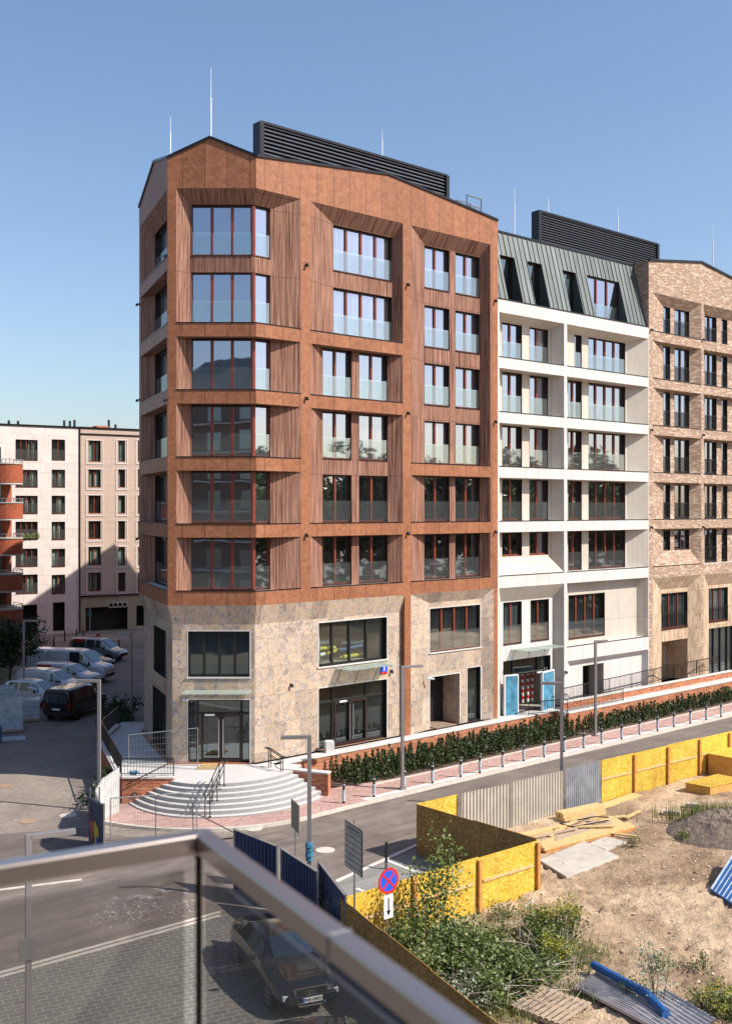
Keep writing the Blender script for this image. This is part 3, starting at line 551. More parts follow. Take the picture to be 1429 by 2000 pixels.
# coping, roof, hidden back walls
cp = MB()
for fr, g in ((FA, GA), (FB, GB), (FC, GC)):
    for (a, z), (b, y) in zip(g, g[1:]):
        q = [fr.p(a, z, -.07), fr.p(b, y, -.07), fr.p(b, y, .4), fr.p(a, z, .4)]; up = Vector((0, 0, .11)); k = [p_+up for p_ in q]
        cp.poly([q[0], q[1], k[1], k[0]]); cp.poly(k); cp.poly([k[3], k[2], q[2], q[3]]); cp.poly(q[::-1]); cp.poly([q[1], q[2], k[2], k[1]]); cp.poly([q[3], q[0], k[0], k[3]])
cp.build('roof_coping', 'coping_metal', br)
P0, P1, P2, P3, P4 = FC.p(0, 0), FA.p(0, 0), FB.p(0, 0), FB.p(S3, 0), FB.p(S4, 0)
BK = FB.p(S3, 0, 14); BL = Vector((-9.2, 84, 0)); BR_ = Vector((-6.5, 106, 0)); BM = Vector((8, 106, 0)); BN = Vector((3, 84, 0))
bk = MB(); ring = [P3, BK, BN, BM, BR_, BL, P0]
PI_ = FC.p(0, 0, .27)
for a, b in zip(ring, ring[1:]):
    mid = (a+b)/2; e_ = PI_ if b is P0 else b; bk.poly([(a.x, a.y, 0), (e_.x, e_.y, 0), (e_.x, e_.y, 8.3), (a.x, a.y, 8.3)]); bk.poly([(a.x, a.y, 8.3), (b.x, b.y, 8.3), (b.x, b.y, 28.6), (mid.x, mid.y, 29.8), (a.x, a.y, 28.6)])
bk.poly([(p_.x, p_.y, 28.5) for p_ in [P0, P1, P2, P3, BK, BN, BM, BR_, BL]])
bk.poly([(p_.x, p_.y, TER) for p_ in [P0, P1, P2, P3, BK]])
bk.build('back_wall', 'copper_cladding', br)
# small fixtures on the facade
def spotlight(fr, root, s0, z, d=0, n='wall_light'):
    mb = MB(); fr.box(mb, s0-.05, s0+.05, z-.05, z+.05, d-.06, d); mb.tube(fr.p(s0, z+.02, d-.09), fr.p(s0-.02, z-.1, d-.16), .06, .07); mb.build(n, 'black_metal', root)
for u in (597.5, 795): 
    for v in ((517, 777, 1044) if u < 700 else (555, 806, 1041)): q = FB.s(u); spotlight(FB, br, q, FB.z(v, q))
for v in (587, 823, 1038): q = FB.s(966); spotlight(FB, br, q, FB.z(v, q))
for v in (499, 781, 1051): spotlight(FC, br, LC-.12, FC.z(v, LC-.12)); spotlight(FC, br, .08, FC.z(v+95 if v < 600 else v, .08))
for u, v in ((568, 1337), (763, 1310)): q = FB.s(u, SD); spotlight(FB, br, q, FB.z(v, q, SD), SD)
q = FA.s(358, SD); mb = MB(); mb.tube(FA.p(q, 4.0, SD-.1), FA.p(q+.25, 4.02, SD-.22), .05); mb.tube(FA.p(q, 4.0, SD), FA.p(q, 4.0, SD-.12), .03); mb.build('camera', 'white_paint', br)
q = FB.s(832, .1); mb = MB(); mb.tube(FB.p(q, 3.9, 0), FB.p(q+.3, 3.85, -.2), .05); mb.tube(FB.p(q, 3.9, .1), FB.p(q, 3.9, -.05), .03); mb.build('camera', 'white_paint', br)
# address plate : 3 on blue over a red strip
q0, q1 = FB.s(742, SD), FB.s(755.5, SD); zc = FB.z(1310, q0, SD); mb = MB(); FB.box(mb, q0, q1, zc-.08, zc+.24, SD-.04, SD-.01, 0); FB.box(mb, q0, q1, zc-.18, zc-.08, SD-.04, SD-.01, 1); pl = mb.build('address_plate', ['blue_paint', 'red_paint'], br)
text_mesh('3', .26, 'white_paint', pl, 'numeral', FB.p((q0+q1)/2, zc+.08, SD-.045), FB.d, (0, 0, 1), bold=.006)
# rooftop louvre screen
def screen(label, p, q, z0, z1, n=15):
    p, q = Vector(p), Vector(q); t = thing('louvre_screen', label, 'louvre screen', (p.x, p.y, z0), 0, 'rooftop louvre screens'); d = (q-p).normalized(); nn = Vector((d.y, -d.x, 0)); fm = MB()
    for c in (p, q): fm.obox((c.x, c.y, (z0+z1)/2), d*.12, nn*.3, (0, 0, (z1-z0)/2))
    fm.bar((p.x, p.y, z1), (q.x, q.y, z1), .5, .12); fm.obox(((p+q)/2)+Vector((0, 0, (z0+z1)/2))-nn*.2, d*((q-p).length/2), nn*.03, (0, 0, (z1-z0)/2-.05)); fm.build('frame', 'coping_metal', t)
    lv = MB()
    for i in range(n):
        z = z0+(z1-z0)*(i+.5)/n; c = (p+q)/2+Vector((0, 0, z)); h = (z1-z0)/n*.36; L = (q-p).length/2-.12
        lv.obox(c+nn*.14, d*L, nn*.07+Vector((0, 0, -h*.9)), Vector((0, 0, .014))+nn*.01)
    o = lv.build('slats', 'louvre_metal', t); return t
lr = 2.2
def on(fr, u, d): a = fr.s(u, d); return fr.p(a, 0, d)
pa, pb = on(FB, 505, lr), on(FB, 867, lr)
screen('long black louvre screen on the roof of the copper block', pa, pb, 28.6, CAMZ+(HY-240)*pa.y/FPX)
pa, pb = on(FB, 1047, 2.6), on(FB, 1278, 2.6)
screen('black louvre screen on the roof of the white building', pa, pb, 28.7, CAMZ+(HY-413)*pa.y/FPX, 16)
for i, (u, v0, v1, d, lb) in enumerate([(333, 228, 305, 2, 'shorter lightning rod above the left gable of the copper block'), (412, 133, 270, .8, 'tallest lightning rod above the front gable of the copper block'), (746, 253, 305, 3, 'lightning rod behind the louvre screen of the copper block'), (1004, 364, 445, 1.5, 'lightning rod at the left end of the zinc roof'), (1070, 385, 420, 4, 'short faint lightning rod left behind the louvres of the white building'), (1206, 402, 460, 4, 'lightning rod right behind the louvres of the white building'), (1391, 437, 520, 2, 'lightning rod on the pale brick gable')]):
    P = on(FB, u, d) if u > 430 else on(FA, u, d); z0 = 28.5; z1 = CAMZ+(HY-v1)*P.y/FPX; zt_ = CAMZ+(HY-v0)*P.y/FPX; mb = MB(); zm = z1+(zt_-z1)*.55
    mb.tube((P.x, P.y, z0), (P.x, P.y, zm), .035, n=6); mb.tube((P.x, P.y, zm), (P.x, P.y, zt_), .02, .012, n=6); mb.tube((P.x, P.y, zm-.03), (P.x, P.y, zm+.03), .05, n=6)
    top(mb.build('lightning_rod', 'white_paint'), lb, 'lightning rod', 'lightning rods on the roofs')
# roof hatch guard
gd = MB(); base = 28.6
def gbar(u0, v0, u1, v1, d0=1.2, d1=1.2): p_, q_ = on(FB, u0, d0), on(FB, u1, d1); gd.bar((p_.x, p_.y, CAMZ+(HY-v0)*p_.y/FPX), (q_.x, q_.y, CAMZ+(HY-v1)*q_.y/FPX), .06)
gbar(911, 381, 939, 389); gbar(911, 381, 911, 425); gbar(939, 389, 939, 432); gbar(911, 400, 939, 407); gbar(891, 391, 918, 398); gbar(891, 391, 891, 415); gbar(918, 398, 918, 425)
top(gd.build('hatch_guard', 'louvre_metal'), 'black metal guard rail on the roof edge by the copper gable', 'guard rail')
yg = MB(); P = on(FB, 1283, 2.4); Q = on(FB, 1307, 2.4); yg.bar((P.x, P.y, 29.3), (Q.x, Q.y, 29.9), .03)
for i in range(6): R_ = P.lerp(Q, .2+.15*i); yg.bar((R_.x-.1, R_.y-.2, 29.3+.6*(.2+.15*i)), (R_.x+.1, R_.y+.2, 29.3+.6*(.2+.15*i)), .02)
yg.bar((P.x, P.y, 28.6), (P.x, P.y, 29.5), .04); top(yg.build('tv_antenna', 'galvanised'), 'small tv antenna right of the louvre screen on the white building', 'antenna')
# =================================================================== white panel building
wh = thing('apartment_building', 'white panelled building with green grey zinc mansard between copper and brick blocks', 'building', tuple(P3)[:2]+(0,))
wp = MB(); wc = MB(); wt = MB(); WW = .8
f0, f1 = S3, S4; m0, m1 = FB.s(1101), FB.s(1106.5); TT = T(5)+.17
frW = []
uW = lambda u: FB.s(u, WW)
def band_top(k): return T(k) if k < 5 else TT
for k in range(0, 5):
    zb, zt = T(k), (T(k+1) if k < 4 else TT)-BAND-(0 if k < 4 else .12)
    dr = .02 if k < 4 else .35
    wl = [(uW(980), uW(1018.5)), (uW(1033.5), uW(1069.5))]; lo = zb+.06 if k else zb+1.05; hi = zb+H-.02
    bay(FB, wh, frW, f0+.12, m0, zb, zt, uW(976), uW(1071), dr, [(a, b, lo, hi, 2) for a, b in wl], d=WW, mb=wc, tmb=wt, base=(.95 if k == 0 else 0), rail=bool(k))
    l2 = uW(1121) if k == 4 else uW(1108.5)
    bay(FB, wh, frW, m1, f1-.06, zb, zt, uW(1107), uW(1222.5), dr, [(l2, uW(1135), zb+.06, hi, 2 if k < 4 else 1), (uW(1148.5), uW(1220), zb+.06, hi, 4)], d=WW, mb=wc, tmb=wt)
# lower storeys
zb1 = T(0)-BAND-.05
# left lower bay: slanted soffit, two windows, shop opening
li0, li1 = FB.s(977, .6), FB.s(1080, .6); D6 = .6
lw1 = (FB.s(982, D6), FB.s(1018, D6), 5.05, 7.45); lw2 = (FB.s(1035.5, D6), FB.s(1071, D6), 5.05, 7.45); sh = (FB.s(982, D6), FB.s(1074, D6), TER+.02, 4.1)
frW.append((f0+.12, m0, TER, zb1)); splay(FB, wc, (f0+.12, m0, TER, zb1), (li0, li1, TER, zb1-.85), 0, D6, (0,)*4, 'lrt'); wall(FB, wp, li0, li1, TER, zb1-.85, D6, [lw1, lw2, sh])
for r in (lw1, lw2): window(FB, wh, *r, D6, 2, glass='dim_window_glass')
shopfront(FB, wh, (sh[0], sh[1], 3.15, sh[3]), D6, [.25, .78], 3.2, (.9, .95), 'dim_window_glass', .25, 'shop_front')
sr = (sh[0], sh[1], TER+.02, 3.15); room(FB, wh, sr, D6+.1, 4)
canopy(FB, wh, FB.s(996, D6), FB.s(1076, D6), 4.72, D6, 1.2)
# right lower bay
zl = 4.55
rw = (FB.s(1109.5, D6), FB.s(1180, D6), zl+.35, zl+3.0)
frW.append((m1, f1-.06, zl, zb1)); splay(FB, wc, (m1, f1-.06, zl, zb1), (FB.s(1107.5, D6), f1-.5, zl, zb1), 0, D6, (0,)*4, 'lrt'); FB.quad(wt, [(m1, zl, 0), (f1, zl, 0), (f1, zl, D6), (m1, zl, D6)])
wall(FB, wc, FB.s(1107.5, D6), f1-.5, zl, zb1, D6, [rw]); window(FB, wh, *rw, D6, 4, glass='dim_window_glass')
zg = zl-.85; gw = (FB.s(1137, .35), FB.s(1157, .35), TER, zg-.5)
frW.append((m1, f1-.06, TER, zg)); splay(FB, wp, (m1, f1-.06, TER, zg), (FB.s(1112, .35), f1-.3, TER, zg-.3), 0, .35, (0,)*4, 'lrt'); wall(FB, wp, FB.s(1112, .35), f1-.3, TER, zg-.3, .35, [(gw[0], FB.s(1178, .35), TER, gw[3])])
nr = (gw[0], FB.s(1178, .35), TER, gw[3]); splay(FB, wc, nr, nr, .35, 1.5, (0,)*4, 'lrt'); shopfront(FB, wh, (nr[0], FB.s(1170, 1.5)+.6, TER, gw[3]), 1.45, [.5], gw[3]-.1, (.02, .5), 'dim_window_glass', .05, 'entrance')
wall(FB, wp, f0, f1, TER, TT, 0, frW)
wp.build('white_wall', 'white_panel', wh); wc.build('cream_wall', 'cream_panel', wh); wt.build('sills', 'white_coping', wh)
for k in range(0, 5): lipbox(FB, wh, f0+.1, m0, T(k)); lipbox(FB, wh, m1, f1-.05, T(k))
lipbox(FB, wh, m1, f1-.05, zl); m = MB(); FB.box(m, f0, f1, TT+.001, TT+.05, -.04, .3); m.build('gutter', 'coping_metal', wh)
# mansard : sloping from depth .1 at TT to 1.25 at the eaves; dormers cut in as upright recesses
zr = 28.75; md = .15; mdt = 1.2
def mz(z): return md+(mdt-md)*(z-TT)/(zr-TT)
mz_ = MB(); dz = MB()
dor = [(FB.s(989, .3), FB.s(1018, .3), TT+.05, 27.35, 1), (FB.s(1042, .3), FB.s(1071, .3), TT+.05, 27.35, 1), (FB.s(1111, .3), FB.s(1137, .3), TT+.05, 27.3, 1), (FB.s(1159, .3), FB.s(1222, .3), TT+.05, 27.35, 3)]
ss = sorted({f0, f1, *[x for d_ in dor for x in d_[:2]]})
def mquad(a, b, z0, z1): FB.quad(mz_, [(a, z0, mz(z0)), (b, z0, mz(z0)), (b, z1, mz(z1)), (a, z1, mz(z1))])
for a, b in zip(ss, ss[1:]):
    h = [d_ for d_ in dor if d_[0] < (a+b)/2 < d_[1]]
    if h: mquad(a, b, TT, h[0][2]); mquad(a, b, h[0][3], zr)
    else: mquad(a, b, TT, zr)
n = int((f1-f0)/.42)
for i in range(n+1):
    x = f0+(f1-f0)*i/n; h = [d_ for d_ in dor if d_[0]-.02 < x < d_[1]+.02]
    segs = [(TT, zr)] if not h else [(h[0][3], zr)]
    for z0, z1 in segs:
        a, b = FB.p(x, z0, mz(z0)-.02), FB.p(x, z1, mz(z1)-.02); mz_.bar(a, b, .025, .05, up=tuple(FB.n))
mz_.build('mansard_roof', 'green_grey_zinc', wh)
DD = 1.35
for a, b, z0, z1, pn in dor:
    FB.quad(dz, [(a, z0, mz(z0)), (a, z1, mz(z1)), (a, z1, DD), (a, z0, DD)]); FB.quad(dz, [(b, z0, mz(z0)), (b, z1, mz(z1)), (b, z1, DD), (b, z0, DD)])
    FB.quad(dz, [(a, z1, mz(z1)), (b, z1, mz(z1)), (b, z1, DD), (a, z1, DD)]); FB.quad(dz, [(a, z0, mz(z0)), (b, z0, mz(z0)), (b, z0, DD), (a, z0, DD)])
    FB.quad(dz, [(a, z0, DD+.15), (b, z0, DD+.15), (b, z1, DD+.15), (a, z1, DD+.15)])
    window(FB, wh, a+.03, b-.03, z0+.02, z1-.03, DD-.45 if pn == 3 else DD-.3, pn, rail=pn == 3, reveal=.1, glass='window_glass' if pn == 3 else 'dim_window_glass', name='dormer_window')
dz.build('dormer_lining', 'dark_zinc', wh)
rf = MB(); FB.box(rf, f0+.02, f1-.02, zr-.02, zr+.1, mdt-.06, mdt+5); FB.box(rf, f0, f1, 0, zr-.1, 5, 12); FB.box(rf, f0+.02, f1-.02, TER-1, TER-.01, -.05, 5); rf.build('roof', 'coping_metal', wh)
spotlight(FB, wh, FB.s(1103), 3.1)
# rolled insulation / wrapped door leaves in the shop entrance
def wrapped(fr, s0, s1, d, z1, lab, lean=0.0):
    t = thing('wrapped_door', lab, 'wrapped door', tuple(fr.p((s0+s1)/2, TER, d)), 0, 'blue wrapped door leaves'); mb = MB(); c = fr.p((s0+s1)/2, (TER+z1)/2, d)
    ax = (fr.d*math.cos(lean)+fr.n*math.sin(lean))*((s1-s0)/2); nx = Vector((ax.y, -ax.x, 0)).normalized()*.06
    mb.obox(c, ax, nx, (0, 0, (z1-TER)/2)); o = mb.build('wrapped_leaf', 'light_blue_wrap', t, bevel=.01)
    mb = MB(); h = (z1-TER)/2
    for sgn in (-1, 1): mb.obox(c+ax*sgn*1.02, ax.normalized()*.03, nx*1.15, (0, 0, h+.03)); mb.obox(c+Vector((0, 0, sgn*(h+.02))), ax*1.05, nx*1.15, (0, 0, .03))
    mb.build('foam_edge', 'white_paint', t)
wrapped(FB, FB.s(986, .1), FB.s(1006, .1), .05, 3.35, 'narrow blue wrapped door leaf at the left of the white shop entrance', .25)
wrapped(FB, FB.s(1049, .1), FB.s(1078, .1), -.1, 3.3, 'wide blue wrapped door leaf at the right of the white shop entrance', -.2)
for i, x in enumerate((1022, 1032, 1041)):   # striped drapes hanging in the opening
    q = FB.s(x, 1.6); mb = MB()
    for j in range(9): mb.cur = j % 2; z = 3.05-j*.2; mb.tube(FB.p(q, z, 1.7), FB.p(q+.03, z-.2, 1.7), .09, .08, n=7)
    top(mb.build('wrapped_roll', ['white_paint', 'red_paint']), ['red and white wrapped roll hanging leftmost in the white shop opening', 'red and white wrapped roll hanging in the middle of the white shop opening', 'red and white wrapped roll hanging rightmost in the white shop opening'][i], 'roll', 'striped rolls in the shop opening')
# =================================================================== pale brick building
bb = thing('apartment_building', 'pale mixed brick building with travertine base at the right edge of the photo', 'building', tuple(P4)[:2]+(0,))
kb = MB(); kt = MB(); ks = MB(); f2, f3 = S4, S4+24; frK = []; KD = .5
GK = [(f2, 28.9), (FB.s(1368), 29.7), (FB.s(1368)+6.1, 28.9), (FB.s(1368)+12, 29.7), (f3, 28.9)]
gable(FB, kb, GK, T(5)+2.5)
uK = lambda u: FB.s(u, KD)
b0, b1_ = FB.s(1274), FB.s(1368.5); c0_, c1_ = FB.s(1373), FB.s(1373)+(b1_-b0)*1.0
def kb_top(k): return T(5)+2.5 if k == 5 else T(k+1)-BAND
for k in range(0, 6):
    zb, zt = T(k), kb_top(k); dr = .02 if k < 5 else .6; base = .95 if k == 0 else 0; hi = zb+H-.08
    w1 = (uK(1294.5), uK(1307.5)); w2 = (uK(1316), uK(1345))
    bay(FB, bb, frK, b0, b1_, zb, zt, uK(1293), uK(1346), dr, [(*w1, zb+.06+base, hi, 1), (*w2, zb+.06+base, hi, 2)], d=KD, mb=kb, tmb=kt, base=base, bars=True, rail=k > 0, fm=('black_metal', 'dark_frame'), reveal=.15)
    off_ = uK(1373)-uK(1293)
    for q in range(2):
        sft = q*(c1_-c0_+.45); w3 = (uK(1375)+sft, uK(1398)+sft); w4 = (uK(1408)+sft, uK(1419)+sft); x0 = c0_+sft; x1 = c1_+sft
        bay(FB, bb, frK, x0, x1, zb, zt, uK(1374)+sft, x1-.7, dr, [(*w3, zb+.06, hi, 2), (*w4, zb+.06, hi, 1)], d=KD, mb=kb, tmb=kt, bars=True, fm=('black_metal', 'dark_frame'), reveal=.15)
zk = T(0)-.75
wall(FB, kb, f2, f3, zk, T(5)+2.5, 0, frK)
# pilaster strips
frS = []
for x0, x1, u0 in ((b0, b1_, None), (c0_, c0_+(b1_-b0), 1)):
    if u0 is None: wn1 = (uK(1290.5), uK(1342.5), 4.75, 7.15); lo1 = (uK(1291), uK(1342.5), TER, 3.95)
    else: wn1 = (uK(1383), uK(1383)+2.5, 4.85, 7.2); lo1 = (uK(1383), uK(1383)+3.6, TER, 4.4)
    frS.append((x0, x1, TER-1, zk)); inn = (wn1[0]-.12, x1-.9 if u0 is None else x1-.5, TER-1, zk-.85)
    splay(FB, ks, (x0, x1, TER-1, zk), inn, 0, KD, (0,)*4, 'lrt'); wall(FB, ks, inn[0], inn[1], TER-1, inn[3], KD, [wn1, lo1])
    window(FB, bb, *wn1, KD, 3, bars=True, glass='dim_window_glass', reveal=.18)
    if u0 is None: splay(FB, ks, lo1, lo1, KD, KD+1.6, (0,)*4, 'lrt'); FB.quad(ks, [(lo1[0], lo1[2], KD+1.6), (lo1[1], lo1[2], KD+1.6), (lo1[1], lo1[3], KD+1.6), (lo1[0], lo1[3], KD+1.6)])
    else: window(FB, bb, *lo1, KD, 4, rail=False, glass='dim_window_glass', fm=dk)
kb.build('brick_wall', 'pale_mixed_brick', bb); kt.build('sills', 'white_coping', bb); ks.build('travertine_base', 'travertine_cladding', bb)
for x0, x1 in ((f2, b0), (b1_, c0_), (c1_, f3)): mb = MB(); FB.box(mb, x0, x1, TER-1, zk-.002, 0, .5); mb.build('brick_pilaster', 'pale_mixed_brick', bb)
mb = MB()
P = FB.p(f2, 0, 0); Q = FB.p(f2, 0, 3); mb.poly([(P.x, P.y, TT), (Q.x, Q.y, TT), (Q.x, Q.y, 28.9), (P.x, P.y, 28.9)]); mb.build('side_wall', 'pale_mixed_brick', bb)
for k in range(0, 6): lipbox(FB, bb, b0, b1_, T(k))
for k in range(1, 5): lipbox(FB, bb, c0_, c1_, T(k))
lip = MB()
for (a, z), (b, y) in zip(GK, GK[1:]): lip.bar(FB.p(a, z+.05, 0), FB.p(b, y+.05, 0), .2, .12)
lip.build('coping', 'coping_metal', bb)
rf = MB(); FB.box(rf, f2+.02, f3, 0, 28.7, 3, 14); P = f2+.01; FB.box(rf, P, P+.1, TT-.2, 28.85, .02, 3.0); rf.build('back_wall', 'dark_zinc', bb)
for v in (644, 839, 1029): q = FB.s(1270); spotlight(FB, bb, q, FB.z(v, q))
for v in (663, 849, 1029): q = FB.s(1371); spotlight(FB, bb, q, FB.z(v, q))
# =================================================================== far pale buildings at the end of the street
FF = F((-29.85, 110), (.8426, .5385))
def fz(v, u): a = FF.s(u); return FF.z(v, a)
def far_block(label, u0, u1, ztop, mat, wins, cols, trim=None, extra=None, depth=12, ground=None):
    a0_, a1_ = FF.s(u0), FF.s(u1); t = thing('apartment_building', label, 'building', tuple(FF.p(a0_, 0)), 0, 'apartment blocks closing the street'); mb = MB(); holes = []
    for (x0, x1) in cols:
        for (v0, v1) in wins: holes.append((FF.s(x0, 0), FF.s(x1, 0), FF.z(v1, FF.s(x0)), FF.z(v0, FF.s(x0))))
    g = ground or []
    wall(FF, mb, a0_, a1_, 0, ztop, 0, holes+g); FF.box(mb, a0_, a1_, 0, ztop-.05, .8, depth)
    mb.build('wall', mat, t)
    rc = random.Random(int(u0)+70)
    for h in holes:
        wo = window(FF, t, *h, 0, 4 if h[1]-h[0] > 1.8 else 2 if h[1]-h[0] > 1.0 else 1, rail=trim is None, reveal=.2, glass='see_through_glass', fw=.06)
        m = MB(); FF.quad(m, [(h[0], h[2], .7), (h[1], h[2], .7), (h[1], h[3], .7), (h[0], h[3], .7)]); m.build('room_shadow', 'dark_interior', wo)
        if rc.random() < .8:
            m = MB(); W_ = h[1]-h[0]; nC = rc.choice([1, 2, 2, 3]); cut = sorted(rc.random() for _ in range(nC*2))
            for q in range(nC):
                a_, b_ = h[0]+W_*cut[2*q], h[0]+W_*min(1, cut[2*q+1]+.06); k_ = max(2, int((b_-a_)/.08))
                for i in range(k_): x0_, x1_ = a_+(b_-a_)*i/k_, a_+(b_-a_)*(i+1)/k_; FF.quad(m, [(x0_, h[2]+.1, .36+.03*(i % 2)), (x1_, h[2]+.1, .36+.03*((i+1) % 2)), (x1_, h[3]-.05, .36+.03*((i+1) % 2)), (x0_, h[3]-.05, .36+.03*(i % 2))])
            m.build('curtain', 'curtain_cloth', wo)
    if trim:
        for h in holes:
            m = MB(); s0, s1, z0, z1 = h; w_ = .28
            for q in ((s0-w_, s0-w_+.09, z0-w_, z1+.15), (s1+w_-.09, s1+w_, z0-w_, z1+.15), (s0-w_+.09, s1+w_-.09, z0-w_, z0-w_+.09), (s0-w_+.09, s1+w_-.09, z1+.06, z1+.15)): FF.box(m, *q, -.05, .01)
            m.build('window_surround', 'white_coping', t)
    for q in g:
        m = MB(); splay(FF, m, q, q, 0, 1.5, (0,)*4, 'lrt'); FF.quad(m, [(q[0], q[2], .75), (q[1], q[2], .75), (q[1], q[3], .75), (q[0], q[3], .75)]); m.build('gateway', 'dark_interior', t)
    m = MB(); FF.box(m, a0_-.05, a1_+.0, ztop-.01, ztop+.14, -.12, .4); m.build('coping', 'coping_metal', t)
    return t
zt1 = fz(830, 10)
rows = [(858, 898), (917, 951), (968, 1003), (1019, 1054), (1072, 1107), (1123, 1160)]
f1_ = far_block('pale panelled apartment block at the far left end of the street', -40, 155, zt1, 'pale_facade_panel', rows, [(31, 74), (101.5, 127.5)], ground=[(FF.s(43), FF.s(73), .05, FF.z(1182, FF.s(43))), (FF.s(104), FF.s(127), .3, FF.z(1177, FF.s(104)))])
rows2 = [(861, 901.5), (917.5, 952), (968.5, 1003), (1018.5, 1053), (1069, 1104), (1119, 1155)]
f2_ = far_block('beige rendered apartment block with framed windows beside the copper block', 157, 330, fz(836, 160), 'beige_render', rows2, [(173.5, 197), (231.5, 244.5), (270, 284)], trim=True, ground=[(FF.s(167), FF.s(249), .05, FF.z(1187, FF.s(167))), (FF.s(266), FF.s(290), .3, FF.z(1183, FF.s(266)))])
m = MB(); FF.box(m, FF.s(155), FF.s(157), 0, zt1+.1, -.12, .3); m.build('drainpipe', 'coping_metal', f1_)
m = MB(); zz = FF.z(1166, FF.s(160)); wall(FF, m, FF.s(157)+.02, FF.s(330), 0, zz, -.1, [(FF.s(167), FF.s(249), -1, FF.z(1187, FF.s(167))), (FF.s(266), FF.s(290), -1, FF.z(1183, FF.s(266)))]); m.build('stone_plinth', 'sandstone_slab', f2_)
m = MB(); FF.box(m, FF.s(157)+.02, FF.s(330), zz, zz+.12, -.3, .0); FF.box(m, FF.s(157)+.02, FF.s(330), fz(848, 160), fz(846, 160), -.12, .02); m.build('cornice', 'coping_metal', f2_)
for i in range(4):
    m = MB(); c = FF.p(FF.s(216+9*i), FF.z(1181.5, FF.s(216)), -.14); m.tube(c, c+FF.n*.03, .32, n=16, mi=0); m.tube(c+FF.n*.03, c+FF.n*.04, .23, n=16, mi=1); m.build('round_emblem', ['white_coping', 'dark_frame'], f2_)
for u, v0, v1, d in ((18, 821, 830, 1), (36, 822, 830, 1), (126, 821, 832, 2), (137, 822, 832, 2), (146, 820, 832, 2), (213, 820, 832, 2), (226, 829, 836, 1)):
    m = MB(); a = FF.s(u, d); P = FF.p(a, 0, d); m.tube((P.x, P.y, zt1-.5), (P.x, P.y, CAMZ+(HY-v0)*P.y/FPX), .13, n=7); m.build('flue', 'black_metal', f1_ if u < 155 else f2_)
m = MB(); FF.box(m, FF.s(198), FF.s(222), zt1-.6, FF.z(829.5, FF.s(200)), 1.5, 3); m.build('chimney', 'orange_brick', f2_)
m = MB(); FF.box(m, FF.s(118), FF.s(148), zt1, zt1+.22, 1.2, 3); m.build('roof_upstand', 'coping_metal', f1_)
# flower box
fb = MB(); a = FF.s(40); random.seed(3)
for i in range(260):
    c = FF.p(a+random.random()*1.9, FF.z(1052, a)+random.random()*.55, -.25+random.random()*.2); r = .08; d = Vector((random.gauss(0, 1), random.gauss(0, 1), random.gauss(0, 1))).normalized(); e = d.orthogonal().normalized()
    fb.poly([c-d*r, c+e*r*.6, c+d*r, c-e*r*.6])
top(fb.build('window_box', 'bush_leaf'), 'leafy flower box under a window of the pale panelled block', 'flower box')
# =================================================================== red brick block with rounded balconies
rb = thing('apartment_building', 'red brick block with rounded brick balconies at the left edge', 'building', (-33, 92, 0))
mb = MB(); ex = -30.2; mb.box((-45, 89.2, 0), (ex+.1, 90.6, 15.6), 0); mb.box((-60, 90.7, 0), (-39, 104, 15.6), 0); mb.build('wall', 'red_brick', rb); mb = MB(); mb.box((-52, 42, 0), (-33, 86, 14), 0); mb.build('added_sky_blocker', 'dark_zinc', rb)  # last box: unseen dark block, added to cut skylight over the side street
def zpix(v, Y): return CAMZ-(v-HY)*Y/FPX
YB = 88.0
for v0, v1 in ((907, 943), (983, 1013), (1052, 1082), (1122, 1153), (1190, 1220),):
    z1, z0 = zpix(v0, YB), zpix(v1, YB); pts = [(-42, YB-1.2), (-31.2, YB-1.0)]
    for i in range(9): an = -math.pi/2+math.pi*.62*i/8; pts.append((-29.7+1.25*math.cos(an), YB+.25+1.25*math.sin(an)))
    pts += [(-29.8, YB+2.2), (-42, YB+2.2)]
    mb = MB(); mb.hexa(pts, z0, z1, 0); mb.hexa([(x+(.05 if x > -30.9 else 0), y-.05 if y < YB+2 else y) for x, y in pts], z1, z1+.1, 1); mb.hexa([(x-.02, y+.02) for x, y in pts], z0-.12, z0, 2); bo = mb.build('balcony', ['red_brick', 'concrete', 'white_coping'], rb)
    m = MB()
    for a, b in zip(pts[:-1], pts[1:-1]): m.bar((*a, z1+.4), (*b, z1+.4), .05)
    for a in pts[:-1]: m.bar((*a, z1+.05), (*a, z1+.4), .04)
    m.build('railing', 'galvanised', bo)
    m = MB(); m.box((-31.9, 89.12, z1-.3), (-30.5, 89.17, z1+1.5)); m.build('balcony_door', 'dim_window_glass', rb)
mb = MB(); mb.box((-45, 89.1, 15.6), (ex+.2, 90.7, 15.75)); mb.build('roof', 'coping_metal', rb)
# ================= block the camera stands on (mirrored in the corner windows) and the far wood on the right
CB = F((1.55, -.45), (.87, .49)); cbt = thing('apartment_building', 'tan apartment block behind the camera that shows mirrored in the corner windows', 'building', (1.55, -.45, 0))
d_ = Vector((.87, .49, 0)).normalized(); nn = Vector((-.49, .87, 0)).normalized()
def cbp(a, d, z=0): p_ = Vector((1.55, -.45, 0))+d_*a-nn*d; return (p_.x, p_.y, z)
mb = MB(); mb.hexa([cbp(-26, 0)[:2], cbp(0, 0)[:2], cbp(0, 14)[:2], cbp(-26, 14)[:2]], 0, 24.5); mb.build('wall', 'brown_render', cbt)
mb = MB()
for k in range(8):
    for j in range(6):
        a = -24.5+j*4.1; z0 = .8+3.0*k; mb.poly([cbp(a, -.03, z0), cbp(a+1.7, -.03, z0), cbp(a+1.7, -.03, z0+1.9), cbp(a, -.03, z0+1.9)])
mb.build('window_panes', 'car_glass', cbt)
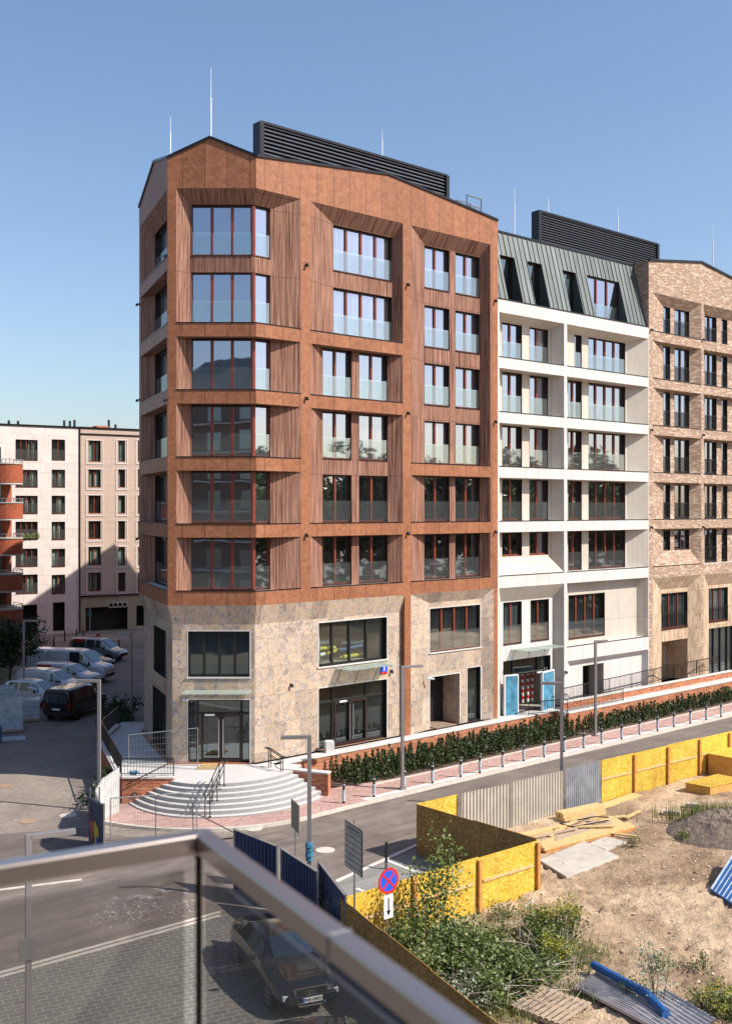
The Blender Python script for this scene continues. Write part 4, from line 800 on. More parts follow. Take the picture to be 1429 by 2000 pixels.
for k in range(1, 8):
    mb = MB(); a = -24; mb.hexa([cbp(a, .0)[:2], cbp(-3, .0)[:2], cbp(-3, -.5)[:2], cbp(a, -.5)[:2]], 3.0*k+.45, 3.0*k+.6); mb.build('ledge', 'white_coping', cbt)
mb = MB(); e0_, e1_ = [cbp(-26.3, -.4), cbp(.3, -.4)], None
mb.poly([cbp(-26.3, -.4, 24.5), cbp(.3, -.4, 24.5), cbp(.3, 7, 29.2), cbp(-26.3, 7, 29.2)]); mb.poly([cbp(-26.3, 14.4, 24.5), cbp(.3, 14.4, 24.5), cbp(.3, 7, 29.2), cbp(-26.3, 7, 29.2)]); mb.poly([cbp(0, 0, 24.5), cbp(0, 14, 24.5), cbp(0, 7, 29)]); mb.build('roof', 'dark_zinc', cbt)
# balcony floor + railing (the metal rail and panes the photo looks over)
RC = Vector((-.247, 1.61, 0)); L_ = -d_; R_ = -nn; RZ = CAMZ-.487
rl = thing('balcony_railing', 'brushed steel handrail with glass panels in the near foreground', 'railing', (RC.x, RC.y, RZ-1.05))
mb = MB(); h = .022; wd_ = .021
def rail_arm(mb, d, n_, L, s0=0.0):
    a = RC+d*s0; b = RC+d*L
    mb.obox(((a+b)/2)+Vector((0, 0, RZ)), d*((b-a).length/2), n_*wd_, (0, 0, h))
# mitred corner : build both arms as one swept profile
def swept(pts, hw, z0, z1, m):
    pts = [Vector(p_) for p_ in pts]; L1 = []; R1 = []
    for i, p_ in enumerate(pts):
        t0 = (pts[i]-pts[i-1]).normalized() if i else None; t1 = (pts[i+1]-pts[i]).normalized() if i < len(pts)-1 else None
        if t0 is None: n_ = Vector((-t1.y, t1.x, 0))
        elif t1 is None: n_ = Vector((-t0.y, t0.x, 0))
        else: n0 = Vector((-t0.y, t0.x, 0)); n1 = Vector((-t1.y, t1.x, 0)); n_ = (n0+n1)/(1+n0.dot(n1))
        L1.append(p_+n_*hw); R1.append(p_-n_*hw)
    for i in range(len(pts)-1): m.hexa([(R1[i].x, R1[i].y), (R1[i+1].x, R1[i+1].y), (L1[i+1].x, L1[i+1].y), (L1[i].x, L1[i].y)], z0, z1)
swept([RC+L_*3.5, RC, RC+R_*2.42], .0145, RZ-.030, RZ, mb); mb.build('handrail', 'steel_rail', rl, bevel=.003)
mb = MB(); P = RC+R_*.44+Vector((0, 0, RZ-.022)); mb.obox(P+Vector((0, 0, .0065)), R_*.0012, d_*.016, (0, 0, .016)); mb.build('rail_joint', 'galvanised', rl)
mb = MB(); q = RC+(L_+R_).normalized()*.012; mb.bar((q.x, q.y, RZ-1.0), (q.x, q.y, RZ-.031), .009); mb.build('corner_post', 'coping_metal', rl)
for d, a, b in ((L_, .03, 1.6), (R_, .02, 1.3)):
    mb = MB(); n_ = Vector((-d.y, d.x, 0)); P = RC+d*((a+b)/2)+Vector((0, 0, RZ-.53)); mb.obox(P, d*((b-a)/2), n_*.004, (0, 0, .475)); g_ = mb.build('glass_panel', 'balcony_glass', rl)
mb = MB(); pts = [RC+L_*4, RC, RC+R_*2.3]; q3 = RC+R_*2.3+L_*4; mb.hexa([(p_.x, p_.y) for p_ in [RC+L_*4, RC, RC+R_*2.3, q3]], RZ-1.3, RZ-1.1); tag(mb.build('balcony_slab', 'concrete', cbt))
# =================================================================== ground
mb = MB(); mb.box((-1500, -60, -.3), (1500, 2500, -.02)); struct(mb.build('ground', 'grey_pavers'))
def offp(a, off, z=0.0): p_ = FB.p(a, z, -off); return (p_.x, p_.y)
def sheet(name, pts, z, mat, z0=None):
    mb = MB()
    if z0 is None: mb.poly([(x, y, z) for x, y in pts])
    else: mb.hexa(pts, z0, z)
    return struct(mb.build(name, mat))
CXY = (-6.9, 49.3)          # centre of the round steps
def arc(r, a0, a1, n=24): return [(CXY[0]+r*math.cos(math.radians(a0+(a1-a0)*i/n)), CXY[1]+r*math.sin(math.radians(a0+(a1-a0)*i/n))) for i in range(n+1)]
KO, KI = 5.2, 3.3
# asphalt road: along the facades and swinging left under the balcony
road = [offp(90, KO), offp(-6, KO), *arc(8.0, -60, -125, 10), (-18, 41.0), (-60, 30), (-60, 20), tuple(gp(0, 1908)[:2]), tuple(gp(430, 1788)[:2]), tuple(gp(560, 1745)[:2]), (-.3, 37.2), (4.2, 41), offp(20, 11.6), offp(90, 11.6)]
sheet('road', road, -.008, 'asphalt')
pk = [tuple(gp(0, 1908)[:2]), tuple(gp(430, 1788)[:2]), (-.9, 33.5), (3.5, 21), (-3, 10), (-40, 10), (-60, 20)]
sheet('parking_court', pk, -.004, 'dark_pavers')
mb = MB()
for a, b in ((gp(0, 1908), gp(430, 1788)), (gp(0, 1900), gp(430, 1781))): mb.bar((a.x-20*(b-a).normalized().x, a.y-20*(b-a).normalized().y, 0), (b.x, b.y, 0), .12, .03)
a, b = gp(0, 1747), gp(160, 1718); mb.bar((a.x-5, a.y-1.5, 0), (b.x, b.y, 0), .14, .03)
struct(mb.build('kerb_lines', 'kerb_stone'))
# parking bays beyond the blue fence
pb_ = [tuple(gp(655, 1720)[:2]), tuple(gp(755, 1680)[:2]), tuple(gp(816, 1668)[:2]), tuple(gp(1000, 1730)[:2]), (2, 32.5), (-.6, 30.5)]
sheet('parking_bays', pb_, -.004, 'parking_pavers')
mb = MB(); a, b = gp(655, 1722), gp(815, 1650); mb.bar((*a[:2], 0), (*b[:2], 0), .15, .04)
struct(mb.build('bay_kerb', 'white_coping')); mb = MB()
for p_, q_ in (((755, 1680), (830, 1710)), ((696, 1735), (716, 1743))): a, b = gp(*p_), gp(*q_); mb.bar((*a[:2], .001), (*b[:2], .001), .12, .004)
struct(mb.build('bay_marking', 'white_paint'))
# red sidewalk with kerb
inner = arc(5.4, -40, -140, 20); outer = arc(7.0, -50, -128, 20)
walk = [offp(75, KI), offp(6.2, KI), offp(3.5, KI-.6), (-3, 47.5), (-6.9, 48), (-10.6, 46.2), (-11.6, 44.9), *outer[::-1], offp(2.4, KO), offp(75, KO)]
sheet('sidewalk', walk, .10, 'red_pavers', -.01)
mb = MB(); kp = [offp(75, KO+.08), offp(1.2, KO+.08), *outer[1:]]
for a, b in zip(kp, kp[1:]): mb.bar((*a, .045), (*b, .045), .16, .13)
struct(mb.build('kerb', 'kerb_stone'))
mb = MB(); kp = [offp(75, KO-.28), offp(2.2, KO-.28)]; mb.bar((*kp[0], .102), (*kp[1], .102), .36, .012); struct(mb.build('kerb_strip', 'white_coping'))
mb = MB(); mb.bar((*offp(46, KI+.05), .11), (*offp(4.3, KI+.05), .11), .1, .06); struct(mb.build('bed_edging', 'kerb_stone'))
sheet('planting_bed', [offp(46.5, KI), offp(46.5, .6), offp(1.6, .6), offp(3.5, KI)], .09, 'mulch', -.01)
# crossing court beyond the brick wall at the right
sheet('side_lane', [offp(47, KI), offp(70, KI), offp(70, -2), offp(47, -2)], .106, 'terrace_granite')
# street paving tone beyond (lane) + verge at left + far road
sheet('side_street', [(-12.5, 44), (-15.2, 58), (-14.5, 70), (-10, 96), (-6, 106), (-24, 100), (-27, 86), (-24, 62), (-26, 48), (-40, 46), (-40, 41), (-18, 41.0)], -.012, 'grey_pavers')
sheet('cross_road', [(-60, 96), (-20, 97.5), (20, 108), (20, 112), (-20, 104.5), (-60, 99)], -.004, 'asphalt')
sheet('verge', [(-33, 60), (-25.2, 61), (-27.4, 84), (-31, 88), (-40, 88)], -.002, 'dark_verge')
mb = MB()
for i in range(5): a = Vector((-14.5+i*.9, 93.5+i*.75, .0)); mb.obox((a.x, a.y, 0), (.9, -.5, 0), (.2, .3, 0), (0, 0, .003))
struct(mb.build('zebra_crossing', 'white_paint'))
# terrace slab and retaining walls
tp = [offp(-.3, -.3), offp(-.45, .72), offp(20.4, .72), offp(20.4, -.3)]
struct_t = MB(); struct_t.hexa(tp, .0, TER); struct_t.build
sheet('terrace', tp, TER, 'terrace_granite', 0)
sheet('terrace_ramp', [offp(20.4, -.3), offp(20.4, 1.5), offp(46, 1.5), offp(46, -.3)], TER-.02, 'terrace_granite', 0)
lt = [(-5.0, 48.85), (-8.2, 48.0), (-8.3, 46.2), (-10.5, 46.2), (-13.2, 53.6), (-13.4, 58.5), (-11.7, 58.5), (-11.6, 55.8), (-9.0, 49.0)]
sheet('terrace_corner', [(-5.02, 48.95), (-8.25, 47.6), (-8.3, 46.1), (-10.5, 46.1), (-13.2, 53.6), (-13.4, 58.5), (-11.86, 58.5), (-11.8, 55.76), (-9.07, 48.9)], TER-.004, 'terrace_granite', 0)
# round granite steps : each tread a disc slice stacked
stp = thing('granite_steps', 'wide curved pale granite steps up to the corner entrance', 'steps', (*CXY, 0))
for i in range(7):
    z1 = TER-.157*(i); r = 4.0+.27*i; pts = arc(r, -8-i*3, -178+i*2.2, 30); mb = MB()
    pts = [(CXY[0]+(x-CXY[0])*.74 if x < CXY[0] else x, y) for x, y in pts]; poly = [(-4.6, 49.4)]+pts+[(-9.2, 49.2)]
    keep = [(max(x, -10.45), y) for x, y in poly]; keep = [(min(x, -1.9), y) for x, y in keep]
    n = len(keep); k0 = len(mb.v); mb.v += [(*p_, z1) for p_ in keep]; mb.f.append(tuple(range(n-1, -1, -1))); mb.m.append(0)
    for a, b in zip(keep, keep[1:]): mb.poly([(*a, z1-.157), (*b, z1-.157), (*b, z1), (*a, z1)], 1)
    mb.v = [(x, y, z-(.0 if i else .006)) for x, y, z in mb.v]; mb.build('step', ['granite_step', 'granite_riser'], stp)
def brickwall(label, pts, z1, th=.24, z0=-.01, cap=True, mat='orange_brick', group='low brick garden walls'):
    t = thing('brick_wall', label, 'wall', (*pts[0], 0), 0, group); mb = MB(); cp_ = MB()
    swept([Vector((*p_, 0)) for p_ in pts], th/2, z0, z1-.07, mb); swept([Vector((*p_, 0)) for p_ in pts], th/2+.04, z1-.07, z1, cp_); mb.build('masonry', mat, t); cp_.build('coping', 'white_coping', t); return t
brickwall('low brick retaining wall behind the long hedge below the shopfronts', [offp(-.1, .62), offp(20.45, .62), offp(20.6, 1.5)], TER+.03)
brickwall('long brick ramp wall in front of the white building', [offp(20.55, 1.55), offp(45.2, 1.55)], TER+.03)
brickwall('brick wall to the left of the round steps with two square lamps', [(-8.27, 46.0), (-10.5, 46.0)], TER+.16)
brickwall('brick terrace wall running back along the shaded street', [(-10.6, 46.15), (-13.3, 53.6), (-13.4, 57.5)], TER+.1)
brickwall('brick pier and wall to the right of the round steps', [(-1.62, 47.25), (-3.75, 48.05), (-4.2, 49.2)], TER+.03, .3)
brickwall('brick wall of the side lane at the far right edge', [offp(48.0, 1.2), offp(60, 1.2)], 1.7)
brickwall('short brick pier by the lane at the far right edge', [offp(47.9, -.6), offp(47.9, 1.0)], 1.3)
# wall lamps in the brick
for x, z, l in ((-8.55, .82, 'upper'), (-9.95, .5, 'lower')):
    mb = MB(); mb.box((x-.09, 45.84, z-.09), (x+.09, 45.875, z+.09), 0); mb.box((x-.045, 45.83, z-.045), (x+.045, 45.838, z+.045), 1); top(mb.build('wall_lamp', ['black_metal', 'galvanised']), l+' small square lamp on the brick wall left of the steps', 'wall lamp', 'square lamps in the brick')
# railings of dark bars
def barrail(label, pts, z0, h=.95, sp=.13, mat='black_metal', group='black bar railings', post=2.0):
    """pts xyz; upright bars between two rails"""
    t = thing('bar_railing', label, 'railing', tuple(pts[0]), 0, group); rl_ = MB(); br_ = MB()
    for a, b in zip(pts, pts[1:]):
        a, b = Vector(a), Vector(b); L = (b-a).length; up = Vector((0, 0, 1))
        rl_.bar(a+up*h, b+up*h, .045); rl_.bar(a+up*.1, b+up*.1, .03)
        n = int(L/sp)
        for i in range(1, n): p_ = a.lerp(b, i/n); br_.bar(p_+up*.1, p_+up*h, .016)
        n = max(1, int(L/post))
        for i in range(n+1): p_ = a.lerp(b, i/n); po = MB(); po.bar(p_, p_+up*h, .04); po.build('post', mat, t)
    rl_.build('rails', mat, t); br_.build('bars', mat, t); return t
o3 = lambda a, o_, z: (*offp(a, o_), z)
barrail('railing on the ramp wall starting in front of the blue wrapped doors', [o3(18.2, .7, TER+.03), o3(20.6, 1.55, TER+.03), o3(26, 1.5, TER+.03)], 0, .75)
barrail('long railing along the upper ramp under the white building', [o3(21.3, .5, TER+.25), o3(33, .5, TER+.55), o3(38.4, .5, TER+.6)], 0, .9)
brickwall('upper brick ramp wall under the long railing', [offp(21.3, .62), offp(40, .62)], TER+.42, .2)
barrail('railing on the brick wall at the far right edge', [o3(48.0, 1.2, 1.7), o3(60, 1.2, 1.7)], 0, .8)
barrail('railing on the terrace wall along the shaded street', [(-10.6, 46.2, TER+.1), (-13.3, 53.6, TER+.1), (-13.4, 57.5, TER+.1)], 0, .9)
barrail('railing on the brick wall left of the round steps', [(-10.55, 46.0, TER+.16), (-8.3, 46.0, TER+.16)], 0, .75)
# handrails : double rail in the middle of the steps, short one at the right pier
def stair_rail(label, p0, p1, n=3, off=.22):
    t = thing('stair_handrail', label, 'handrail', tuple(p0), 0, 'black stair handrails'); p0, p1 = Vector(p0), Vector(p1); d = (p1-p0); s_ = Vector((d.y, -d.x, 0)).normalized()*off/2
    for sg in (-1, 1):
        mb = MB(); a, b = p0+s_*sg, p1+s_*sg; up = Vector((0, 0, .95)); hd = Vector((d.x, d.y, 0)).normalized()*.35; mb.tube(a+up-hd, a+up, .025); mb.tube(a+up, b+up, .025); mb.tube(b+up, b+up+hd*.6, .025); mb.tube(a+up*.7, b+up*.7, .018)
        mb.build('rail', 'black_metal', t)
        for i in range(n): q = a.lerp(b, i/(n-1)); mb = MB(); mb.tube(q, q+up, .022); mb.tube(q, q+Vector((0, 0, .02)), .06); mb.build('post', 'black_metal', t)
stair_rail('double black handrail standing in the middle of the round steps', (-6.1, 45.1, TER), (-6.5, 43.75, .16))
stair_rail('black handrail at the top right of the steps beside the brick pier', (-4.35, 48.2, TER-.1), (-3.75, 47.5, TER-.3), 2, .12)
mb = MB(); a = Vector((-8.5, 45.75, TER+.75)); b = Vector((-10.3, 45.75, .95)); mb.tube(a, b, .025)
for t_ in (.1, .5, .9): q = a.lerp(b, t_); mb.tube(q, (q.x, 45.88, q.z-.1), .02)
top(mb.build('wall_handrail', 'black_metal'), 'black sloping handrail fixed on the brick wall left of the steps', 'handrail')
# =================================================================== bollards : dark with white wrap
bp = thing('bollard', 'x', 'bollard', (0, 0, 0), 0, 'bollards along the red sidewalk')
mb = MB(); mb.tube((0, 0, 0), (0, 0, .92), .055, n=10); mb.tube((0, 0, .92), (0, 0, .96), .055, .03, n=10); mb.build('post', 'black_metal', bp, local=True)
mb = MB(); random.seed(5)
for i in range(5): z = .12+i*.1; mb.tube((0, 0, z), (0, 0, z+.07), .066+random.random()*.02, .068, n=10)
mb.tube((0, 0, .78), (0, 0, .84), .064, .068, n=10); mb.build('wrapping', 'plastic_wrap', bp, local=True)
bl_us = [(671, 1569), (730, 1557), (789, 1540.5), (844, 1530), (899, 1518), (936.5, 1510), (981, 1498.5), (1022, 1487), (1062, 1479), (1101, 1469), (1139, 1461.5), (1174, 1452.5), (1213, 1444), (1248, 1435), (1283, 1428), (1315, 1420), (1347, 1413), (1378, 1406), (1407, 1401)]
names_b = ['first bollard nearest the brick pier by the steps', 'second bollard from the steps in front of the hedge corner', 'third bollard from the steps at the foot of the tall lamp', 'fourth bollard from the steps', 'fifth bollard from the steps', 'sixth bollard from the steps', 'seventh bollard from the steps in front of the niche door', 'eighth bollard from the steps', 'ninth bollard from the steps by the end of the wide hedge', 'bollard just right of the lamp above the corrugated fence', 'second bollard right of the lamp above the corrugated fence', 'bollard beside the lamp that stands in front of the ramp wall', 'bollard right after the lamp in front of the ramp wall', 'seventh bollard from the right end of the row', 'sixth bollard from the right end of the row', 'fifth bollard from the right end of the row', 'fourth bollard from the right end of the row', 'third bollard from the right, at the hedge end', 'last bollard but one at the right by the side lane']
for i, (u, v) in enumerate(bl_us):
    P = gp(u, v, .1); o = bp if i == 0 else copy_tree(bp); place(o, (P.x, P.y, .1), i*1.3, 'white wrapped '+names_b[i])
# =================================================================== street lamps
def lamp(label, X, Y, h, az, arm=1.1, z0=0, wrap=False):
    t = thing('street_lamp', label, 'street lamp', (X, Y, z0), 0, 'square post street lamps'); mb = MB(); d = Vector((math.cos(az), math.sin(az), 0)); n_ = Vector((-d.y, d.x, 0))
    mb.obox((X, Y, z0+h/2), d*.065, n_*.065, (0, 0, h/2)); mb.obox((X, Y, z0+.04), d*.13, n_*.13, (0, 0, .04)); mb.build('post', 'lamp_metal', t, bevel=.006)
    mb = MB(); c = Vector((X, Y, z0+h-.06))+d*(arm/2+.065); mb.obox(c, d*arm/2, n_*.075, (0, 0, .055)); ao = mb.build('arm', 'lamp_metal', t, bevel=.005)
    mb = MB(); mb.obox(c+d*arm*.15-Vector((0, 0, .058)), d*arm*.3, n_*.05, (0, 0, .004)); mb.build('lens', 'lamp_lens', ao)
    if wrap:
        mb = MB(); zc = z0+wrap
        for i in range(4): mb.tube((X, Y, zc-.3+i*.15), (X, Y, zc-.16+i*.15), .13+.02*(i % 2), .12, n=9)
        mb.build('blue_wrapping', 'light_blue_wrap', t)
    return t
def X_(u, Y): return (u-CX)/FPX*Y
sa_ = math.atan2(.6557, .755)
lamp('tall grey street lamp in front of the copper pilaster, arm to the right', X_(785.5, 48.2), 48.2, 5.6, sa_-.3, .95, .1)
lamp('grey street lamp with blue plastic wrap rising behind the blue fence', X_(604, 34.4), 34.4, 5.5, math.pi+.1, .85, 0, 1.75)
lamp('grey street lamp rising behind the corrugated fence, arm to the left', X_(1096, 44.9), 44.9, 5.5, math.pi-.15, .75)
lamp('slim grey street lamp in front of the brick ramp wall', X_(1162, 59.6), 59.6, 5.35, sa_-.3, .75, .1)
lamp('sunlit street lamp beside the terrace at the shaded street', X_(194, 45.2), 45.2, 5.55, math.pi-.1, .9)
lamp('distant street lamp in front of the small tree at the left', X_(47, 70), 70, 5.5, .1, .85)
lamp('thin shaded street lamp close to the left edge of the copper block', X_(256, 63), 63, 5.5, math.pi-.1, .8)
t = lamp('nearest street lamp seen through the balcony glass at lower left', X_(56, 23.5), 23.5, 5.62, .45, .95)
mb = MB(); X, Y = X_(56, 23.5), 23.5
mb.obox((X, Y-.1, 3.12), (.17, .07, 0), (.006, -.014, 0), (0, 0, .24)); mb.build('sign_plate', 'sign_back', t)
# =================================================================== hedges
def leafy(mb, c, r, n, size, rng, flat=.6, up=0.0):
    for _ in range(n):
        d = Vector((rng.gauss(0, 1), rng.gauss(0, 1), rng.gauss(0, 1))).normalized(); p_ = Vector(c)+Vector((d.x*r[0], d.y*r[1], d.z*r[2]))*rng.random()**.45
        a = Vector((rng.gauss(0, 1), rng.gauss(0, 1), rng.gauss(0, .6)+up)).normalized(); b = a.cross(Vector((rng.gauss(0, 1), rng.gauss(0, 1), rng.gauss(0, 1)))).normalized()*flat; s_ = size*(.6+.8*rng.random())
        mb.poly([p_-a*s_*.5, p_+b*s_*.5, p_+a*s_*.5, p_-b*s_*.5])
def hedge(label, a0, a1, o0, o1, h, step, rng, leaf='yew_leaf'):
    mb = MB(); a = a0
    while a < a1:
        o_ = o0
        while o_ < o1:
            x, y = offp(a+rng.uniform(-.12, .12), o_+rng.uniform(-.12, .12)); hh = h*rng.uniform(.65, 1.2)
            for j in range(5):
                z = .12+hh*j/5; r = .2*(1-.17*j); leafy(mb, (x, y, z+hh/10), (r, r, hh/8), 19, .13, rng, .5, .8)
            o_ += step*1.1
        a += step
    return top(mb.build('hedge', leaf), label, 'hedge', 'young evergreen hedges')
rng = random.Random(11)
hedge('wide evergreen hedge of upright shoots along the stone shopfront wall', 3.6, 20.0, 1.0, 2.9, .86, .33, rng)
hedge('narrow evergreen hedge at the foot of the long brick ramp wall', 21.2, 45.3, 1.95, 2.85, .75, .38, rng)
# bushes along the shaded street
def bush(label, c, r, n, size, mat, cat='bush', group=None, name='bush'):
    mb = MB(); rng = random.Random(int(abs(c[0]*71+c[1]*13)))
    for _ in range(max(4, n//90)):
        d = Vector((rng.uniform(-1, 1), rng.uniform(-1, 1), rng.uniform(-.8, .8))); leafy(mb, (c[0]+d.x*r[0]*.6, c[1]+d.y*r[1]*.6, c[2]+d.z*r[2]*.6), (r[0]*.5, r[1]*.5, r[2]*.45), 90, size, rng)
    return top(mb.build(name, mat), label, cat, group)
bush('dark hedge strip outside the terrace wall beside the near lamp', (-11.6, 47.2, .6), (.7, 3.0, .8), 1500, .16, 'dark_leaf', 'bush')
bush('dark bushes beside the terrace end along the left wall of the copper block', (-14.6, 63, .8), (1.0, 3.6, 1.1), 1500, .2, 'dark_leaf', 'bush')
bush('long dark bush strip behind the parked vans at the left', (-29.5, 76, .7), (2.0, 8, 1.0), 3500, .22, 'dark_leaf', 'bush')
bush('dark bush strip beyond the white high roof van', (-27, 88, .6), (3.2, 1.4, .8), 1500, .2, 'dark_leaf', 'bush')
def tree(label, x, y, h, cr, n, leaf, group=None, name='tree', size=.22, trunk_r=.12, seed=1):
    t = thing(name, label, 'tree', (x, y, 0), 0, group); rng = random.Random(seed); mb = MB(); th = h*.42; mb.tube((x, y, 0), (x+.1, y, th), trunk_r, trunk_r*.7)
    pts = []
    for i in range(9):
        a = i*2.4; e = Vector((x+math.cos(a)*cr*.55, y+math.sin(a)*cr*.55, th+(h-th)*(.2+.65*rng.random()))); mb.tube((x+.1, y, th*(.8+.2*rng.random())), e, trunk_r*.5, .02, n=5); pts.append(e)
    mb.tube((x+.1, y, th), (x, y, h*.92), trunk_r*.6, .02, n=5); mb.build('trunk', 'bark', t); mb = MB(); k = 0
    while k < n:
        e = rng.choice(pts+[Vector((x, y, h*.8))]*3); c = e+Vector((rng.gauss(0, cr*.25), rng.gauss(0, cr*.25), rng.gauss(0, h*.09))); leafy(mb, c, (cr*.28, cr*.28, cr*.2), 40, size, rng); k += 40
    mb.build('crown', leaf, t); return t
tree('small dark tree in front of the brick balconies at the left edge', -24.6, 73.5, 5.0, 2.3, 3600, 'dark_leaf', seed=4)
tree('second dark tree at the left edge under the brick balconies', -27.0, 76, 4.8, 2.2, 3000, 'dark_leaf', seed=9)
# trees out of frame on the right that are mirrored in the lower windows
proto = tree('tall tree beyond the building site, mirrored in the windows', 78, -14, 17.5, 5.5, 5200, 'birch_leaf', 'trees mirrored in the windows', size=.9, trunk_r=.3, seed=21)
proto2 = tree('tall tree beyond the building site, mirrored in the windows', 84, -4, 19.5, 4.8, 5200, 'dark_leaf', 'trees mirrored in the windows', size=.8, trunk_r=.3, seed=22)
rng = random.Random(5)
for i in range(44):
    o = copy_tree(proto if i % 3 else proto2); o.location = (80+rng.uniform(-4, 12), -62+i*3.2, 0); o.rotation_euler = (0, 0, rng.uniform(0, 6)); o.rotation_euler = (0, 0, 0); sc = rng.uniform(.85, 1.08); o.scale = (sc, sc, sc)

mb = MB(); rg = random.Random(77)
for _ in range(9000):
    c = Vector((rg.uniform(83, 93), rg.uniform(-75, 95), rg.random()**1.2*9.5)); leafy(mb, c, (.5, .5, .5), 1, 1.5, rg)
tag(mb.build('distant_thicket', 'dark_leaf'), 'dense dark thicket beyond the building site, mirrored in the windows', 'thicket', kind='stuff')
# =================================================================== building site
def hnoise(x, y): 
    return .05*math.sin(x*1.3+.4*y)+.04*math.sin(y*1.9-x*.7)+.03*math.sin(3.1*x+2.3*y)+.02*math.sin(5.3*x-4.1*y)
MOUND = []
rngs = random.Random(77); PITS = [(rngs.uniform(2, 20), rngs.uniform(20, 38), rngs.uniform(.12, .30)) for _ in range(2600)]
def in_site(x, y): return True
site = MB(); st = .16; x0, y0, nx, ny = -2.0, 14.0, 250, 250
F1a, F1b = (1.87, 39.4), (5.63, 35.2); FA1, FA2 = (-.71, 30), (5.63, 35.2); FBk = (.78, .62)
import bisect
hm = {}
for px, py, r in PITS:
    i0_, j0_ = int((px-x0)/st), int((py-y0)/st)
    for i in range(i0_-2, i0_+4):
        for j in range(j0_-2, j0_+4):
            d2 = ((x0+i*st-px)**2+(y0+j*st-py)**2)/r/r
            if d2 < 4: hm[(i, j)] = hm.get((i, j), 0)+(-.06*math.exp(-d2*1.6)+.035*math.exp(-(d2-1.6)**2))
def gh(x, y, i=None, j=None):
    z = .19+.6*hnoise(x, y)
    if i is not None: z += hm.get((i, j), 0)
    for mx, my, r, h_ in MOUND:
        d = math.hypot((x-mx), (y-my))/r
        if d < 1: z += h_*(math.cos(d*math.pi)*.5+.5)
    return max(z, .03)
def site_ok(x, y):
    # left boundary: line from (-.71,30) to (2.79,22.7); yellow fence line from (-.71,30) to (5.63,35.2); then edge to (1.87,39.4); then back fence
    if (x+.71)*(22.7-30)-(y-30)*(2.79+.71) > -0.1: return False
    if x < 5.63 and (x+.71)*(35.2-30)-(y-30)*(5.63+.71) < .1 and y < 45 and not ((x-5.63)*(39.4-35.2)-(y-35.2)*(1.87-5.63) < -.1): return False
    if (x-1.87)*.62-(y-39.4)*.78 < .12: return False
    return True
def seg_side(x, y, a, b): return (b[0]-a[0])*(y-a[1])-(b[1]-a[1])*(x-a[0])
def site_ok(x, y):
    if seg_side(x, y, (-.71, 30), (2.79, 22.7)) < 0: return False           # west fence
    if seg_side(x, y, (1.87, 39.4), (1.87+.78*60, 39.4+.62*60)) > 0: return False  # back fence
    a = seg_side(x, y, (-.71, 30), (5.63, 35.2)) < 0; b = seg_side(x, y, (5.63, 35.2), (1.87, 39.4)) < 0
    return a or b
idx = {}
for i in range(nx):
    for j in range(ny):
        x, y = x0+i*st, y0+j*st
        if site_ok(x, y): idx[(i, j)] = len(site.v); site.v.append((x, y, gh(x, y, i, j)))
for (i, j) in list(idx):
    if (i+1, j) in idx and (i, j+1) in idx and (i+1, j+1) in idx:
        site.f.append((idx[(i, j)], idx[(i+1, j)], idx[(i+1, j+1)], idx[(i, j+1)])); site.m.append(0)
struct(site.build('site_ground', 'sandy_ground', smooth=True))
struct(MB().poly([(20, 10, .05), (90, 10, .05), (90, 80, .05), (38, 68, .05)]).build('site_ground_beyond', 'sandy_ground'))
# ---- osb fences
def osb_fence(label, a, b, h, inside, posts=True, mat_in='osb_yellow', mat_out='osb_brown', sheets=None, zs=0.0, plen=2.5):
    a, b = Vector((*a, 0)), Vector((*b, 0)); d = (b-a).normalized(); n_ = Vector((-d.y, d.x, 0))*inside; L = (b-a).length
    t = thing('board_fence', label, 'fence', tuple(a), 0, 'chipboard site fences'); N = max(1, round(L/plen))
    for i in range(N):
        p_, q_ = a+d*L*i/N, a+d*L*(i+1)/N; mb = MB(); r = rng.uniform(-.02, .02); c = (p_+q_)/2; w_ = L/N/2-.004
        for z0, z1, of in ((0, h*.62, 0), (h*.62+.006, h+r, .004)): mb.obox(c+n_*of+Vector((0, 0, zs+(z0+z1)/2)), d*w_, n_*.011, (0, 0, (z1-z0)/2), 0)
        # outward face in a darker brown board colour : separate side material
        mb.m = [0]*len(mb.f)
        for fi, f in enumerate(mb.f):
            P = [Vector(mb.v[k]) for k in f]; nn_ = (P[1]-P[0]).cross(P[2]-P[0])
            if nn_.dot(n_) < -1e-6*0 and abs(nn_.normalized().dot(n_)) > .9: mb.m[fi] = 1
        mb.build('panel', [mat_in, mat_out], t)
        if posts:
            mb = MB(); g = q_+n_*.07; mb.obox(g+Vector((0, 0, h*.5-.05)), d*.06, n_*.05, (0, 0, h*.5-.02)); mb.build('post', 'orange_timber', t)
            mb = MB(); mb.obox(c+n_*.035+Vector((0, 0, zs+h*.58)), d*w_*.85, n_*.018, (0, 0, .045)); mb.build('batten', 'timber', t)
    return t
rng = random.Random(8)
osb_fence('yellow chipboard fence behind the no stopping sign and the bushes', FA1, FA2, 1.85, -1)
osb_fence('brown chipboard fence side facing the street at the site corner', F1b, F1a, 1.9, -1, posts=False, mat_in='osb_brown')
osb_fence('brown chipboard fence running down behind the balcony rail', FA1, (4.9, 18.3), 1.85, 1, posts=False, mat_in='osb_brown')
def bpnt(s_): return (1.87+.78*s_, 39.4+.62*s_)
def u_on_back(u): r = (u-CX)/FPX; return (r*39.4-1.87)/(.78-r*.62)
osb_fence('short yellow chipboard piece left of the corrugated fence', bpnt(0), bpnt(u_on_back(893)), 1.9, -1, posts=False)
osb_fence('long yellow chipboard fence along the street to the right', bpnt(u_on_back(1166)), bpnt(40), 1.95, -1)
